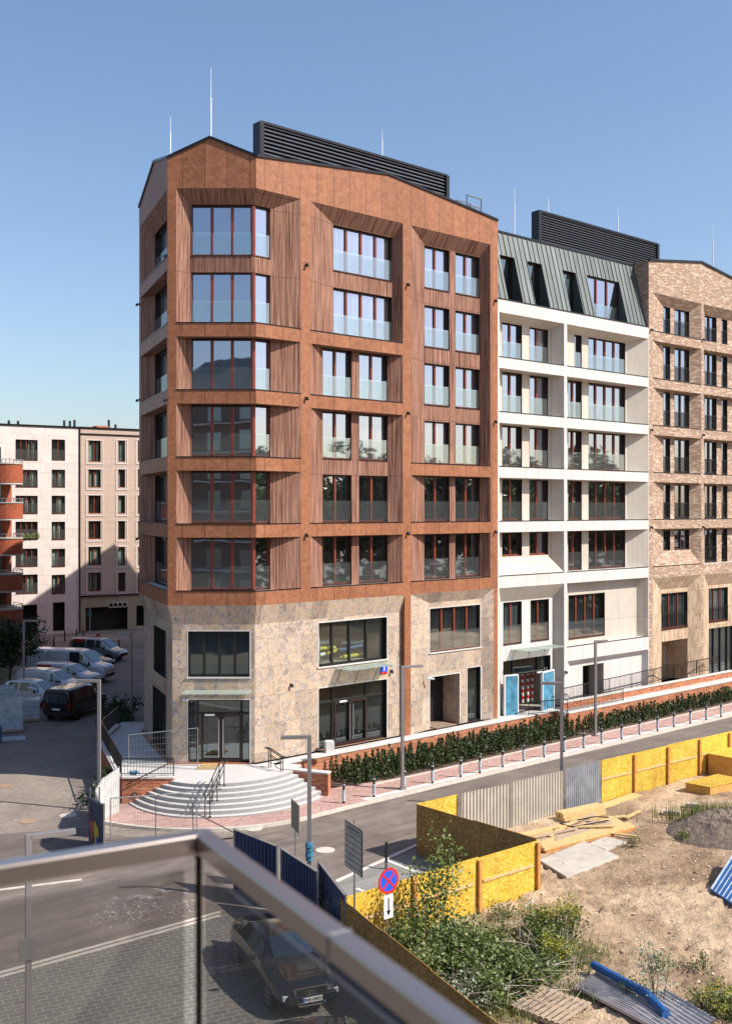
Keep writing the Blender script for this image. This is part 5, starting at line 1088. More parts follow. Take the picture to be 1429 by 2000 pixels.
# ---- corrugated sheet fences
def corr(label, a, b, z0, h, mat, amp=.03, pitch=.2, lean=0.0, name='corrugated_fence', cat='fence', group=None, curve=None, taper=0.0, trim=False, trap=True):
    """profiled sheet between two ground points"""
    P = [Vector((*p_, 0)) for p_ in ([a, b] if curve is None else curve)]; seg = [(P[i+1]-P[i]).length for i in range(len(P)-1)]; L = sum(seg); n = int(L/pitch*4); mb = MB(); lo = []; hi = []
    for k in range(n+1):
        s_ = L*k/n; i = 0
        while i < len(seg)-1 and s_ > seg[i]: s_ -= seg[i]; i += 1
        d = (P[i+1]-P[i]).normalized(); n_ = Vector((-d.y, d.x, 0)); c = P[i]+d*s_; ph = k % 4; o_ = amp*(1 if ph in (1, 2) else -1)
        tz = z0+h+taper*k/n; lo.append(c+n_*o_+Vector((0, 0, z0))); hi.append(c+n_*(o_+lean*h)+Vector((0, 0, tz)))
    for k in range(n): mb.poly([lo[k], lo[k+1], hi[k+1], hi[k]])
    t = thing(name, label, cat, tuple(P[0]), 0, group); so_ = mb.build('sheet', mat, t); sm = so_.modifiers.new('thick', 'SOLIDIFY'); sm.thickness = .004
    mb = MB()
    for p_ in (P[0], P[-1]): mb.bar(p_+Vector((0, 0, 0)), p_+Vector((0, 0, z0+h+.05)), .05)
    if trim:
        for i in range(len(P)-1): mb.bar(P[i]+Vector((0, 0, z0+h+.01+taper*i/(len(P)-1))), P[i+1]+Vector((0, 0, z0+h+.01+taper*(i+1)/(len(P)-1))), .09, .02)
    mb.build('frame', 'galvanised', t); return t
sA, sB_, sC = u_on_back(891), u_on_back(1091), u_on_back(1166)
n_in = Vector((.62, -.78, 0))
def inn(s_, o_): p_ = bpnt(s_); return (p_[0]+n_in.x*o_, p_[1]+n_in.y*o_)
m_ = u_on_back(985)
corr('cream corrugated fence panel beside the short yellow chipboard', inn(sA+.1, .15), inn(m_, .3), .0, 1.95, 'cream_sheet', pitch=.17, group='corrugated fence panels')
corr('second cream corrugated fence panel left of the lamp', inn(m_+.02, .3), inn(sB_, .25), .0, 1.98, 'cream_sheet', pitch=.17, group='corrugated fence panels')
corr('grey blue dented corrugated fence panel right of the lamp', inn(sB_+.05, .3), inn(sC, .2), .02, 2.0, 'grey_sheet', pitch=.13, amp=.018, lean=.02, group='corrugated fence panels')
g2 = lambda u, v, z: tuple(gp(u, v, z)[:2])
corr('leftmost navy corrugated fence panel just behind the balcony corner', g2(457, 1620, 2.0), g2(541, 1653, 2.0), 0, 2.0, 'navy_sheet', pitch=.2, group='navy fence panels', trim=True)
corr('middle navy corrugated fence panel below the wrapped lamp', g2(549, 1657, 2.0), g2(620, 1703, 2.0), 0, 2.0, 'navy_sheet', pitch=.2, group='navy fence panels', trim=True)
gf = corr('rightmost navy fence panel with painted scribbles meeting the chipboard fence', g2(622, 1682, 2.0), g2(675, 1750, 2.0), 0, 2.0, 'navy_sheet', pitch=.2, group='navy fence panels', trim=True)
corr('white corrugated sheet curving beside the brick wall of the steps', None, None, 0, 1.95, 'white_sheet', curve=[(-10.35, 44.7), (-10.75, 43.6), (-10.75, 42.4), (-10.35, 41.4)], pitch=.16, taper=-.5, group='white and painted sheets by the steps')
gr = corr('painted corrugated sheet with red and yellow patches at the street corner', None, None, 0, 2.0, 'graffiti_panel', curve=[(-10.6, 41.0), (-10.35, 39.9), (-9.55, 38.9)], pitch=.18, group='white and painted sheets by the steps')
mb = MB(); a, b = Vector((-10.35, 39.9, 0)), Vector((-9.55, 38.9, 0)); d = (b-a).normalized(); n_ = Vector((-d.y, d.x, 0))*-1
rng = random.Random(2)
for mi, (s0, s1, z0, z1) in enumerate([(.12, .55, .5, 1.3), (.5, .9, .3, 1.25), (.65, 1.05, .15, .7)]):
    pts = []
    for k in range(14): an = k/14*2*math.pi; rr = 1+.25*math.sin(3*an+mi); pts.append(a+d*((s0+s1)/2+(s1-s0)/2*math.cos(an)*rr)+n_*(.05+.003*mi)+Vector((0, 0, (z0+z1)/2+(z1-z0)/2*math.sin(an)*rr)))
    mb.poly(pts, mi)
mb.build('painted_patch', ['dull_red', 'dull_yellow', 'dull_blue'], gr)
for k in range(3):   # loops of the painted scribble on the navy panel
    pass
A_, B__ = Vector((*g2(622, 1682, 2.0), 0)), Vector((*g2(675, 1750, 2.0), 0)); d = (B__-A_).normalized(); n_ = Vector((-d.y, d.x, 0)); n_ = n_ if n_.y < 0 else -n_; mb = MB()
for k in range(9):
    c = A_+d*((B__-A_).length*(.12+.75*rng.random()))+n_*.05+Vector((0, 0, .4+1.1*rng.random())); r = .1+.14*rng.random(); pv = None
    for j in range(11):
        an = j/10*5.2+k; q = c+d*r*math.cos(an)+Vector((0, 0, r*1.3*math.sin(an)))
        if pv: mb.bar(pv, q, .025)
        pv = q
mb.build('painted_scribble', 'louvre_metal', gf)
# ---- mesh fence panels
def mesh_panel(label, a, b, z0, h0, h1, nv=26, nh=6):
    t = thing('mesh_fence_panel', label, 'mesh panel', (*a, z0), 0, 'temporary mesh fence panels'); a, b = Vector((*a, z0)), Vector((*b, z0)); up = Vector((0, 0, 1)); f_ = MB(); f_.tube(a, a+up*h0, .02); f_.tube(b, b+up*h1, .02); f_.tube(a+up*h0, b+up*h1, .02); f_.tube(a+up*.15, b+up*.15, .016); f_.build('frame', 'galvanised', t)
    m = MB()
    for i in range(1, nv): c = a.lerp(b, i/nv); hh = h0+(h1-h0)*i/nv; m.bar(c+up*.15, c+up*hh, .007)
    for j in range(1, nh): m.bar(a+up*h0*j/nh, b+up*h1*j/nh, .009)
    m.build('wire_mesh', 'galvanised', t); return t
mesh_panel('leaning mesh fence panel standing on the terrace left of the entrance', (-10.75, 48.3), (-7.55, 47.9), TER, 1.45, 1.85)
mesh_panel('left mesh fence panel in front of the round steps', g2(216, 1559, 1.9), g2(304, 1553, 1.9), 0, 1.9, 1.9, 30)
mesh_panel('right mesh fence panel in front of the round steps', g2(304, 1553, 1.9), g2(385, 1546, 1.9), 0, 1.9, 1.9, 30)
mb = MB(); mb.tube((*g2(385, 1590, .9), .9), (*g2(455, 1625, 1.2), 1.2), .02); mb.tube((*g2(378, 1640, 0), 0), (*g2(376, 1570, 1.4), 1.4), .018); top(mb.build('fence_brace', 'black_metal'), 'thin dark bracing tube before the middle of the steps', 'brace')
# =================================================================== signs
P = Vector((X_(755.5, 29), 29, 0)); sg = thing('no_stopping_sign', 'round blue and red no stopping sign with arrow plate on a post', 'road sign', tuple(P))
mb = MB(); mb.tube(P, P+Vector((0, 0, 3.15)), .03); mb.tube(P+Vector((0, 0, 3.15)), P+Vector((0, 0, 3.16)), .03); mb.build('post', 'galvanised', sg)
N = Vector((math.cos(math.radians(-52)), math.sin(math.radians(-52)), 0)); Tn = Vector((-N.y, N.x, 0)); zc = CAMZ-(1719-HY)*29/FPX; c0s = P+N*.06+Vector((0, 0, zc))
def disc(mb, r0, r1, off, mi, n=40, th=.006):
    for i in range(n):
        a, b = 2*math.pi*i/n, 2*math.pi*(i+1)/n; q = []
        for r, an in ((r0, a), (r1, a), (r1, b), (r0, b)): q.append(c0s+N*off+Tn*r*math.cos(an)+Vector((0, 0, r*math.sin(an))))
        if r0 < 1e-4: q = [q[0], q[1], q[2]]
        mb.poly(q, mi)
R_s = .35; mb = MB(); disc(mb, 0, R_s, 0, 3); disc(mb, R_s*.80, R_s, .012, 1); disc(mb, 0, R_s*.80, .012, 0)
for an in (math.pi/4, -math.pi/4): dd = Tn*math.cos(an)+Vector((0, 0, math.sin(an))); mb.bar(c0s+N*.015-dd*R_s*.82, c0s+N*.015+dd*R_s*.82, .006 if 0 else .055, .006, 1, up=tuple(N))
mb.build('sign_face', ['blue_paint', 'red_paint', 'white_paint', 'sign_back'], sg)
mb = MB(); c = P+N*.06+Vector((0, 0, zc-.70)); mb.obox(c, Tn*.155, N*.006, (0, 0, .32), 0); pt = c+N*.012; mb.obox(pt+Vector((0, 0, .06)), Tn*.02, N*.003, (0, 0, .18), 1); mb.poly([pt+N*.003+Vector((0, 0, -.25)), pt+N*.003+Tn*.07+Vector((0, 0, -.10)), pt+N*.003-Tn*.07+Vector((0, 0, -.10))], 1)
mb.build('arrow_plate', ['white_paint', 'black_paint'], sg)
# board with ruled lines
P = Vector((X_(692, 30), 30, 0)); bs = thing('notice_board', 'grey ruled information board on a post at the site corner', 'sign board', tuple(P)); mb = MB(); mb.tube(P, P+Vector((0, 0, CAMZ-(1600-HY)*30/FPX)), .03); mb.build('post', 'galvanised', bs)
a = Vector(((675-CX)/FPX*30.35, 30.35, 0)); b = Vector(((707-CX)/FPX*29.35, 29.35, 0)); Tn = (b-a).normalized(); N2 = Vector((Tn.y, -Tn.x, 0)); c = (a+b)/2+Vector((0, 0, CAMZ-(1657-HY)*29.85/FPX)); hw = (b-a).length/2; hh = .62
mb = MB(); mb.obox(c, Tn*hw, N2*.015, (0, 0, hh), 0); mb.obox(c+N2*.004, Tn*(hw+.025), N2*.012, (0, 0, hh+.025), 1); mb.obox(c+N2*.018, Tn*hw, N2*.003, (0, 0, hh), 0)
for i in range(7): mb.obox(c+N2*.023+Vector((0, 0, hh*(.72-.26*i))), Tn*hw, N2*.002, (0, 0, .009), 2)
mb.build('board', ['concrete', 'black_metal', 'black_paint'], bs)
for i, (w_, z) in enumerate(((.72, .85), (.5, .62), (.4, .52))):
    mb = MB(); rr = random.Random(i)
    x = -w_
    while x < w_: l_ = rr.uniform(.06, .12); mb.obox(c+N2*.024+Tn*hw*(x+l_/2)+Vector((0, 0, hh*z)), Tn*hw*l_*.42, N2*.002, (0, 0, .028 if i == 0 else .012)); x += l_+.03
    mb.build('printed_line', 'black_paint' if i == 0 else 'sign_back', bs)
# weathered small board
P = Vector((X_(577, 36), 36, 0)); ws = thing('weathered_notice', 'small tilted brown weathered notice on a thin pole behind the navy fence', 'sign board', tuple(P)); mb = MB(); z1 = CAMZ-(1570-HY)*36/FPX; mb.tube(P, P+Vector((0, 0, z1+.1)), .022); mb.build('pole', 'galvanised', ws); mb = MB(); c = P+Vector((0, -.05, z1-.4)); Tn = Vector((.16, -.36, -.03)); mb.obox(c, Tn, (.011, .005, 0), (0, 0, .48)); mb.build('board', 'aged_timber', ws)
# =================================================================== site materials
def planks(label, c, d, L, W, hgt, n, mat, name, cat, rows=1, group=None, jit=.02, gap=.01):
    t = thing(name, label, cat, tuple(c), 0, group); d = Vector((*d, 0)).normalized(); n_ = Vector((-d.y, d.x, 0)); rr = random.Random(int(abs(c[0]*31+c[1]*7)))
    for r in range(rows):
        mb = MB()
        for i in range(n): w_ = W/n; mb.obox(Vector(c)+n_*(-W/2+w_*(i+.5))+d*rr.uniform(-jit, jit)*L+Vector((0, 0, hgt*(r+.5)+.18)), d*L/2, n_*(w_/2-gap/2), (0, 0, hgt/2-.004))
        mb.build('plank_layer', 'timber' if r == rows-1 and mat == 'orange_timber' else mat, t)
    return t
pd = (.775, .63)
def gs(u, v): p_ = gp(u, v, .1); return p_.x, p_.y
def mid(a, b): a, b = gs(*a), gs(*b); return ((a[0]+b[0])/2, (a[1]+b[1])/2, 0), (b[0]-a[0], b[1]-a[1]), math.hypot(b[0]-a[0], b[1]-a[1])
c, d, L = mid((1040, 1663), (1215, 1618)); planks('broad stack of orange brown planks beside the concrete slabs', c, d, L, 1.3, .11, 6, 'orange_timber', 'plank_stack', 'timber stack', 2, 'timber on the site')
c2 = (c[0]-.1, c[1]+.15, .2); planks('weathered loose boards lying on the orange plank stack', c2, (d[0]*.9, d[1]*1.08), L*.7, .7, .04, 4, 'aged_timber', 'loose_boards', 'boards', 1, 'timber on the site', .12, .05)
c, d, L = mid((1093, 1610), (1174, 1592)); planks('pale yellow stack of beams at the foot of the grey corrugated panel', c, d, L, .5, .2, 3, 'timber', 'beam_stack', 'timber stack', 2, 'timber on the site')
c, d, L = mid((1170, 1582), (1245, 1556)); planks('flat yellow boards at the foot of the long yellow fence', c, d, L, .5, .05, 2, 'timber', 'loose_boards', 'boards', 1, 'timber on the site')
c, d, L = mid((1020, 1637), (1090, 1622)); planks('pale long beams between fence corner and cream sheet', c, d, L*1.4, .4, .08, 3, 'timber', 'beam_stack', 'timber stack', 1, 'timber on the site', .05)
rr = random.Random(17)
for i, (u, v, l_, an, lb) in enumerate([(1075, 1648, 2.6, .55, 'loose plank at the left end of the plank stack'), (1130, 1612, 2.2, .78, 'loose plank between the plank stack and the cream sheets'), (1190, 1606, 1.9, .3, 'loose plank lying across the right end of the stack'), (1098, 1636, 2.4, .95, 'loose pale plank slanting over the stack'), (1160, 1633, 1.6, .1, 'short loose plank on the middle of the stack'), (1235, 1600, 1.4, .9, 'single plank on the sand right of the stack'), (1215, 1640, 1.0, -.4, 'short board on the sand by the slab'), (1010, 1822, 1.5, .2, 'weathered stick board in the weeds')]):
    x, y = gs(u, v); zz_ = .48 if i in (0, 3, 4) else .3; mb = MB(); d = Vector((math.cos(an), math.sin(an), rr.uniform(-.02, .03))); mb.bar(Vector((x, y, zz_))-d*l_/2, Vector((x, y, zz_))+d*l_/2, .14, .045); top(mb.build('loose_plank', rr.choice(['timber', 'aged_timber', 'timber'])), lb, 'plank', 'loose planks on the site')
fr_ = MB(); bx, by = gs(1135, 1625)
for a, b in (((0, 0), (1.6, .9)), ((.4, -.5), (2, .4)), ((0, 0), (.4, -.5)), ((1.6, .9), (2, .4))):
    fr_.bar((bx-.9+a[0], by-.2+a[1], .50), (bx-.9+b[0], by-.2+b[1], .50+.12*(a[0] > 1)), .04)
top(fr_.build('steel_frame', 'black_metal'), 'dark steel frame lying on the plank stack', 'steel frame')
mb = MB(); q = [gs(1053, 1690), gs(1105, 1723), gs(1208, 1682), gs(1140, 1652)]; mb.hexa(q, .1, .29); top(mb.build('concrete_slab', 'concrete', bevel=.01), 'large concrete slab lying in front of the plank stack', 'concrete slab', 'concrete slabs')
mb = MB(); q = [gs(1150, 1656), gs(1182, 1668), gs(1222, 1652), gs(1180, 1642)]; mb.hexa(q, .1, .27); top(mb.build('concrete_slab', 'concrete', bevel=.01), 'smaller concrete slab behind the large one', 'concrete slab', 'concrete slabs')
# osb boxes at right
def crate(label, q, z0, z1, mat='osb_yellow', name='board_crate', side='cardboard_tan'):
    t = thing(name, label, 'crate', (*q[0], z0), 0, 'chipboard crates'); mb = MB(); mb.hexa(q, z0, z1-.04, 0); mb.build('body', side, t); c = (sum(p_[0] for p_ in q)/4, sum(p_[1] for p_ in q)/4); mb = MB(); mb.hexa([(c[0]+(x-c[0])*1.04, c[1]+(y-c[1])*1.04) for x, y in q], z1-.04, z1); mb.build('lid', mat, t); return t
crate('low chipboard crate in front of the big box at the right', [gs(1338, 1549), gs(1386, 1558), gs(1450, 1543), gs(1400, 1532)], .1, .58)
crate('tall tan box behind the low crate at the right edge', [gs(1382, 1516), gs(1440, 1528), gs(1480, 1510), gs(1430, 1500)], .1, 1.2)
for i, (u, v, w_) in enumerate(((1311, 1597, .8), (1353, 1582, .75), (1029, 1780, .5))):
    x, y = gs(u, v); mb = MB(); mb.obox((x, y, .3), (w_*.4, -w_*.12 if i < 2 else .1, 0.0 if i < 2 else .1), (.05, .14, 0), (0, 0, .09)); top(mb.build('concrete_block', 'concrete', bevel=.01), ['grey kerb block lying left of the other on the sand', 'grey kerb block nearest the crates', 'small hollow block tilted beside the fence corner'][i], 'concrete block', 'loose concrete blocks')
# blue edged metal sheet panel at right edge
t = thing('ribbed_sheet', 'blue ribbed panel with pale lines lying at the right edge', 'panel', (*gs(1420, 1760), 0)); q = [gs(1388, 1752), gs(1432, 1779), gs(1490, 1720), gs(1440, 1700)]; z_ = [.35, .3, .8, .9]; mb = MB(); mb.hexa([(*p_, z-.06) for p_, z in zip(q, z_)], 0, 0, 0, [(*p_, z) for p_, z in zip(q, z_)]) if False else None
A4 = [Vector((*p_, z)) for p_, z in zip(q, z_)]; mb = MB(); mb.poly(A4); mb.poly([p_-Vector((0, 0, .08)) for p_ in A4][::-1])
for i in range(4): mb.poly([A4[i], A4[(i+1) % 4], A4[(i+1) % 4]-Vector((0, 0, .08)), A4[i]-Vector((0, 0, .08))])
mb.build('sheet', 'blue_pipe', t); mb = MB()
for i in range(7): f_ = i/6; mb.bar(A4[0].lerp(A4[1], f_)+Vector((0, 0, .012)), A4[3].lerp(A4[2], f_)+Vector((0, 0, .012)), .025 if 0 < i < 6 else .06, .03)
mb.build('ribs', 'plastic_wrap', t)
# corrugated sheets, blue pipe, pallet
def flat_corr(label, q, z, mat, n=16, amp=.035):
    A, B, C_, D = [Vector((*p_, z)) for p_ in q]; mb = MB(); pv = None
    for k in range(n*4+1):
        f_ = k/(n*4); o_ = amp*(1 if k % 4 in (1, 2) else -1); a, b = A.lerp(B, f_)+Vector((0, 0, o_)), D.lerp(C_, f_)+Vector((0, 0, o_))
        if pv: mb.poly([pv[0], a, b, pv[1]])
        pv = (a, b)
    return top(mb.build('corrugated_sheet', mat), label, 'sheet metal', 'corrugated sheets on the ground')
flat_corr('large rusty grey corrugated sheet under the blue pipe', [gs(1120, 1945), gs(1178, 1908), gs(1345, 1985), gs(1290, 2035)], .34, 'old_sheet')
flat_corr('second corrugated sheet at the bottom right under the weeds', [gs(1230, 1990), gs(1300, 1950), gs(1400, 2010), gs(1330, 2060)], .36, 'old_sheet', 10)
mb = MB(); a, b = gs(1158, 1915), gs(1262, 1975); mb.tube((*a, .52), (*b, .54), .11, n=14); b2 = gs(1300, 2010); mb.tube((*b, .54), (*b2, .46), .11, n=14); top(mb.build('blue_pipe', 'blue_pipe', smooth=False), 'thick blue plastic pipe lying on the corrugated sheet', 'pipe')
mb = MB(); a, b = gs(1095, 1930), gs(1178, 1905); mb.tube((*a, .2), (*b, .3), .03, .02, n=6); top(mb.build('branch', 'pale_twig'), 'thin pale branch touching the blue pipe end', 'branch')
pt = thing('wooden_pallet', 'weathered wooden pallet at the bottom edge left of the blue pipe', 'pallet', (*gs(1060, 1985), 0), 0, 'wooden pallets'); A = Vector((*gs(1000, 1985), .36)); B = Vector((*gs(1062, 1950), .42)); D = Vector((*gs(1090, 2020), .36))
mb = MB(); ax = (B-A); ay = (D-A); 
for i in range(9): c = A+ay*(i/8); mb.obox(c+ax*.5, ax*.5, ay*.042, (0, 0, .012))
mb.build('deck_boards', 'aged_timber', pt); mb = MB()
for f_ in (.03, .5, .97): c = A+ax*f_+ay*.5-Vector((0, 0, .07)); mb.obox(c, ax*.035, ay*.5, (0, 0, .05))
mb.build('bearers', 'aged_timber', pt)
mb = MB(); a, b = gs(905, 1835), gs(1010, 1810); mb.bar((*a, .22), (*b, .25), .16, .06); top(mb.build('old_board', 'aged_timber'), 'old grey board lying in the weeds below the yellow fence', 'board')
# mound of dark earth
from mathutils import noise as nz
mb = MB(); rr = random.Random(3); mx, my = gs(1475, 1632)[0], gs(1475, 1632)[1]; N_ = 90; g_ = {}
for i in range(N_+1):
    for j in range(N_+1):
        x = mx-3.6+7.2*i/N_; y = my-2.6+5.2*j/N_; d = math.hypot((x-mx)/3.6, (y-my)/2.6); g_[(i, j)] = len(mb.v); mb.v.append((x, y, .1+1.0*max(0, math.cos(min(d, 1)*math.pi/2))**.8+(.22*nz.noise((x*1.1, y*1.1, 0))+.16*nz.noise((x*3, y*3, 1))+.10*nz.noise((x*8, y*8, 2))+rr.uniform(-.02, .03))*(1.05-d)))
for i in range(N_):
    for j in range(N_): mb.f.append((g_[(i, j)], g_[(i+1, j)], g_[(i+1, j+1)], g_[(i, j+1)])); mb.m.append(0)
tag(mb.build('earth_mound', 'dark_soil'), 'dark earth heap with grass on top at the right edge', 'earth heap', kind='stuff')
# stones and rubble
mb = MB(); rr = random.Random(9)
for _ in range(1100):
    x, y = gs(rr.uniform(1000, 1429), rr.uniform(1600, 1960)); s_ = rr.choice([.012, .015, .02, .03, .05]); c = Vector((x, y, gh(x, y)+s_*.3)); R3 = Matrix.Rotation(rr.uniform(0, 6), 3, 'Z') @ Matrix.Rotation(rr.uniform(-.5, .5), 3, 'X'); mb.obox(c, R3 @ Vector((s_, 0, 0)), R3 @ Vector((0, s_*.7, 0)), R3 @ Vector((0, 0, s_*.5)))
tag(mb.build('rubble', 'sand_stone'), 'small stones and rubble scattered over the sand', 'rubble', kind='stuff')
# =================================================================== weeds and shrubs
def shrub(label, x, y, r, h, n, size, mat, stems=10, seed=1, name='shrub', cat='shrub', group='shrubs and weeds on the site', extra=None, z=0.2, stem_mat='bark', exn=0):
    t = thing(name, label, cat, (x, y, z), 0, group); rng = random.Random(seed); sm = MB(); lf = MB(); ex = MB()
    for i in range(stems):
        a = rng.uniform(0, 2*math.pi); e = rng.random()**.6; p_ = Vector((x+math.cos(a)*r*.25, y+math.sin(a)*r*.25, z)); q = Vector((x+math.cos(a)*r*e, y+math.sin(a)*r*e, z+h*rng.uniform(.55, 1))); m_ = p_.lerp(q, .5)+Vector((rng.gauss(0, .05), rng.gauss(0, .05), .05))
        sm.tube(p_, m_, .014, .010, n=4, caps=False); sm.tube(m_, q, .010, .004, n=4, caps=False)
        for k in range(n//stems):
            f_ = rng.random()**.7; c = (p_.lerp(m_, f_*2) if f_ < .5 else m_.lerp(q, f_*2-1))+Vector((rng.gauss(0, 1), rng.gauss(0, 1), rng.gauss(0, .7)))*(.09+.05*h); leafy(lf, c, (.04, .04, .04), 1, size, rng, .75)
        for k in range(exn): c = q+Vector((rng.gauss(0, .09), rng.gauss(0, .09), rng.gauss(0, .07))); leafy(ex, c, (.05, .05, .04), 1, .05, rng)
    sm.build('stems', stem_mat, t); lf.build('leaves', mat, t)
    if extra: ex.build('blooms', extra, t)
    return t
sx = lambda u, v: gs(u, v)
specs = [((760, 1905), .6, 1.0, 1100, .09, 'bush_leaf', 10, 'leafy shrub nearest the sign between fence and birch'), ((1010, 1915), .8, .8, 1700, .09, 'bush_leaf', 16, 'low spreading shrub right of the weed patch middle'), ((960, 1860), .7, .6, 1100, .08, 'grass_blade', 14, 'low yellow green growth under the old board'), ((1060, 1925), .7, .7, 1400, .085, 'bush_leaf', 14, 'green shrub above the wooden pallet'), ((905, 1900), .8, 1.0, 1500, .09, 'birch_leaf', 14, 'mixed leafy shrub between the birch and the middle shrub'), ((846, 1860), .7, 3.4, 1500, .10, 'birch_leaf', 10, 'tall slim birch sapling in front of the yellow fence'), ((790, 1885), .9, 1.5, 1800, .10, 'bush_leaf', 12, 'leafy shrub at the foot of the no stopping sign'), ((880, 1890), 1.0, 1.3, 2600, .10, 'bush_leaf', 22, 'broad green shrub left of the old board'), ((945, 1930), 1.0, 1.1, 2600, .10, 'bush_leaf', 22, 'broad green shrub in the middle of the weed patch'), ((920, 1985), .9, 1.0, 900, .07, 'pale_leaf', 14, 'dusty pale shrub along the brown fence at the bottom'), ((1000, 1965), 1.0, .9, 2200, .10, 'bush_leaf', 14, 'bright green shrub beside the wooden pallet'), ((1065, 1870), .7, .9, 1500, .085, 'bush_leaf', 12, 'green weeds at the edge of the bare sand'), ((830, 1935), .9, 1.2, 1900, .10, 'bush_leaf', 12, 'dark green shrub against the brown fence'), ((1285, 1975), .45, 1.7, 380, .07, 'pale_leaf', 6, 'thin pale weed standing over the corrugated sheet'), ((1290, 1900), .3, .45, 220, .06, 'bush_leaf', 6, 'small green tuft on the bare sand'), ((1372, 1905), .35, .5, 220, .06, 'bush_leaf', 6, 'small green plant at the right on the sand'), ((1240, 1955), .4, .5, 300, .06, 'bush_leaf', 8, 'low weeds beside the corrugated sheet'), ((980, 1800), .5, .5, 400, .06, 'bush_leaf', 10, 'low weeds by the yellow fence foot'), ((1385, 1975), .8, .6, 600, .06, 'grass_blade', 12, 'yellow green weeds at the bottom right corner'), ((1240, 1660), .3, .5, 200, .06, 'grass_blade', 6, 'dry grey weed by the slab corner'), ((1330, 1645), .35, .35, 260, .06, 'grass_blade', 8, 'green tuft left of the earth heap')]
for i, ((u, v), r, h_, n, s_, mt, stn, lb) in enumerate(specs): x, y = sx(u, v); shrub(lb, x, y, r, h_, n, s_, mt, stn, seed=i+3)
for i, (u, v, r, h_, lb) in enumerate([(1105, 1850, .65, 1.25, 'large goldenrod clump with yellow blooms at the sand edge'), (1050, 1835, .5, .9, 'goldenrod clump left of the larger one'), (1085, 1905, .5, .9, 'goldenrod clump nearer the camera below the large one'), (1425, 1995, .6, .7, 'goldenrod clump in the bottom right corner')]):
    x, y = sx(u, v); shrub(lb, x, y, r, h_, 1100, .075, 'bush_leaf', 22, seed=40+i, name='goldenrod', cat='weeds', group='goldenrod clumps', extra='goldenrod_bloom', exn=34)
gb = MB(); rr = random.Random(31)
areas = [((960, 1830), 60), ((1010, 1890), 70), ((900, 1930), 70), ((1050, 1950), 60), ((1100, 1880), 45), ((980, 1975), 60)]
for (u, v), sp_ in areas:
    for _ in range(1500):
        x, y = gs(u+rr.gauss(0, sp_), v+rr.gauss(0, sp_*.4))
        if not site_ok(x, y): continue
        z = gh(x, y); l_ = rr.uniform(.1, .35); a = rr.uniform(0, 6.3); dx, dy = math.cos(a), math.sin(a); gb.poly([(x-dy*.012, y+dx*.012, z), (x+dy*.012, y-dx*.012, z), (x+dx*l_*.5, y+dy*l_*.5, z+l_)])
for _ in range(1200):
    x = mx-1.0+rr.gauss(0, 1.1); y = my+1.2+rr.gauss(0, .35); z = .85; l_ = rr.uniform(.08, .26); a = rr.uniform(0, 6.3); dx, dy = math.cos(a), math.sin(a); gb.poly([(x-dy*.015, y+dx*.015, z-.5), (x+dy*.015, y-dx*.015, z-.5), (x+dx*l_*.5, y+dy*l_*.5, z+l_)])
tag(gb.build('grass', 'grass_blade'), 'rough grass between the weeds on the site', 'grass', kind='stuff')
tw = MB()
for _ in range(420):
    x, y = gs(rr.uniform(760, 1140), rr.uniform(1840, 2000))
    if not site_ok(x, y): continue
    a = rr.uniform(0, 6.3); l_ = rr.uniform(.3, 1.0); zz_ = rr.uniform(.15, .8); tw.tube((x, y, zz_), (x+math.cos(a)*l_, y+math.sin(a)*l_, zz_+rr.uniform(-.2, .6)), .010, .005, n=4)
tag(tw.build('dead_twigs', 'pale_twig'), 'dead twigs tangled in the weeds', 'twigs', kind='stuff')
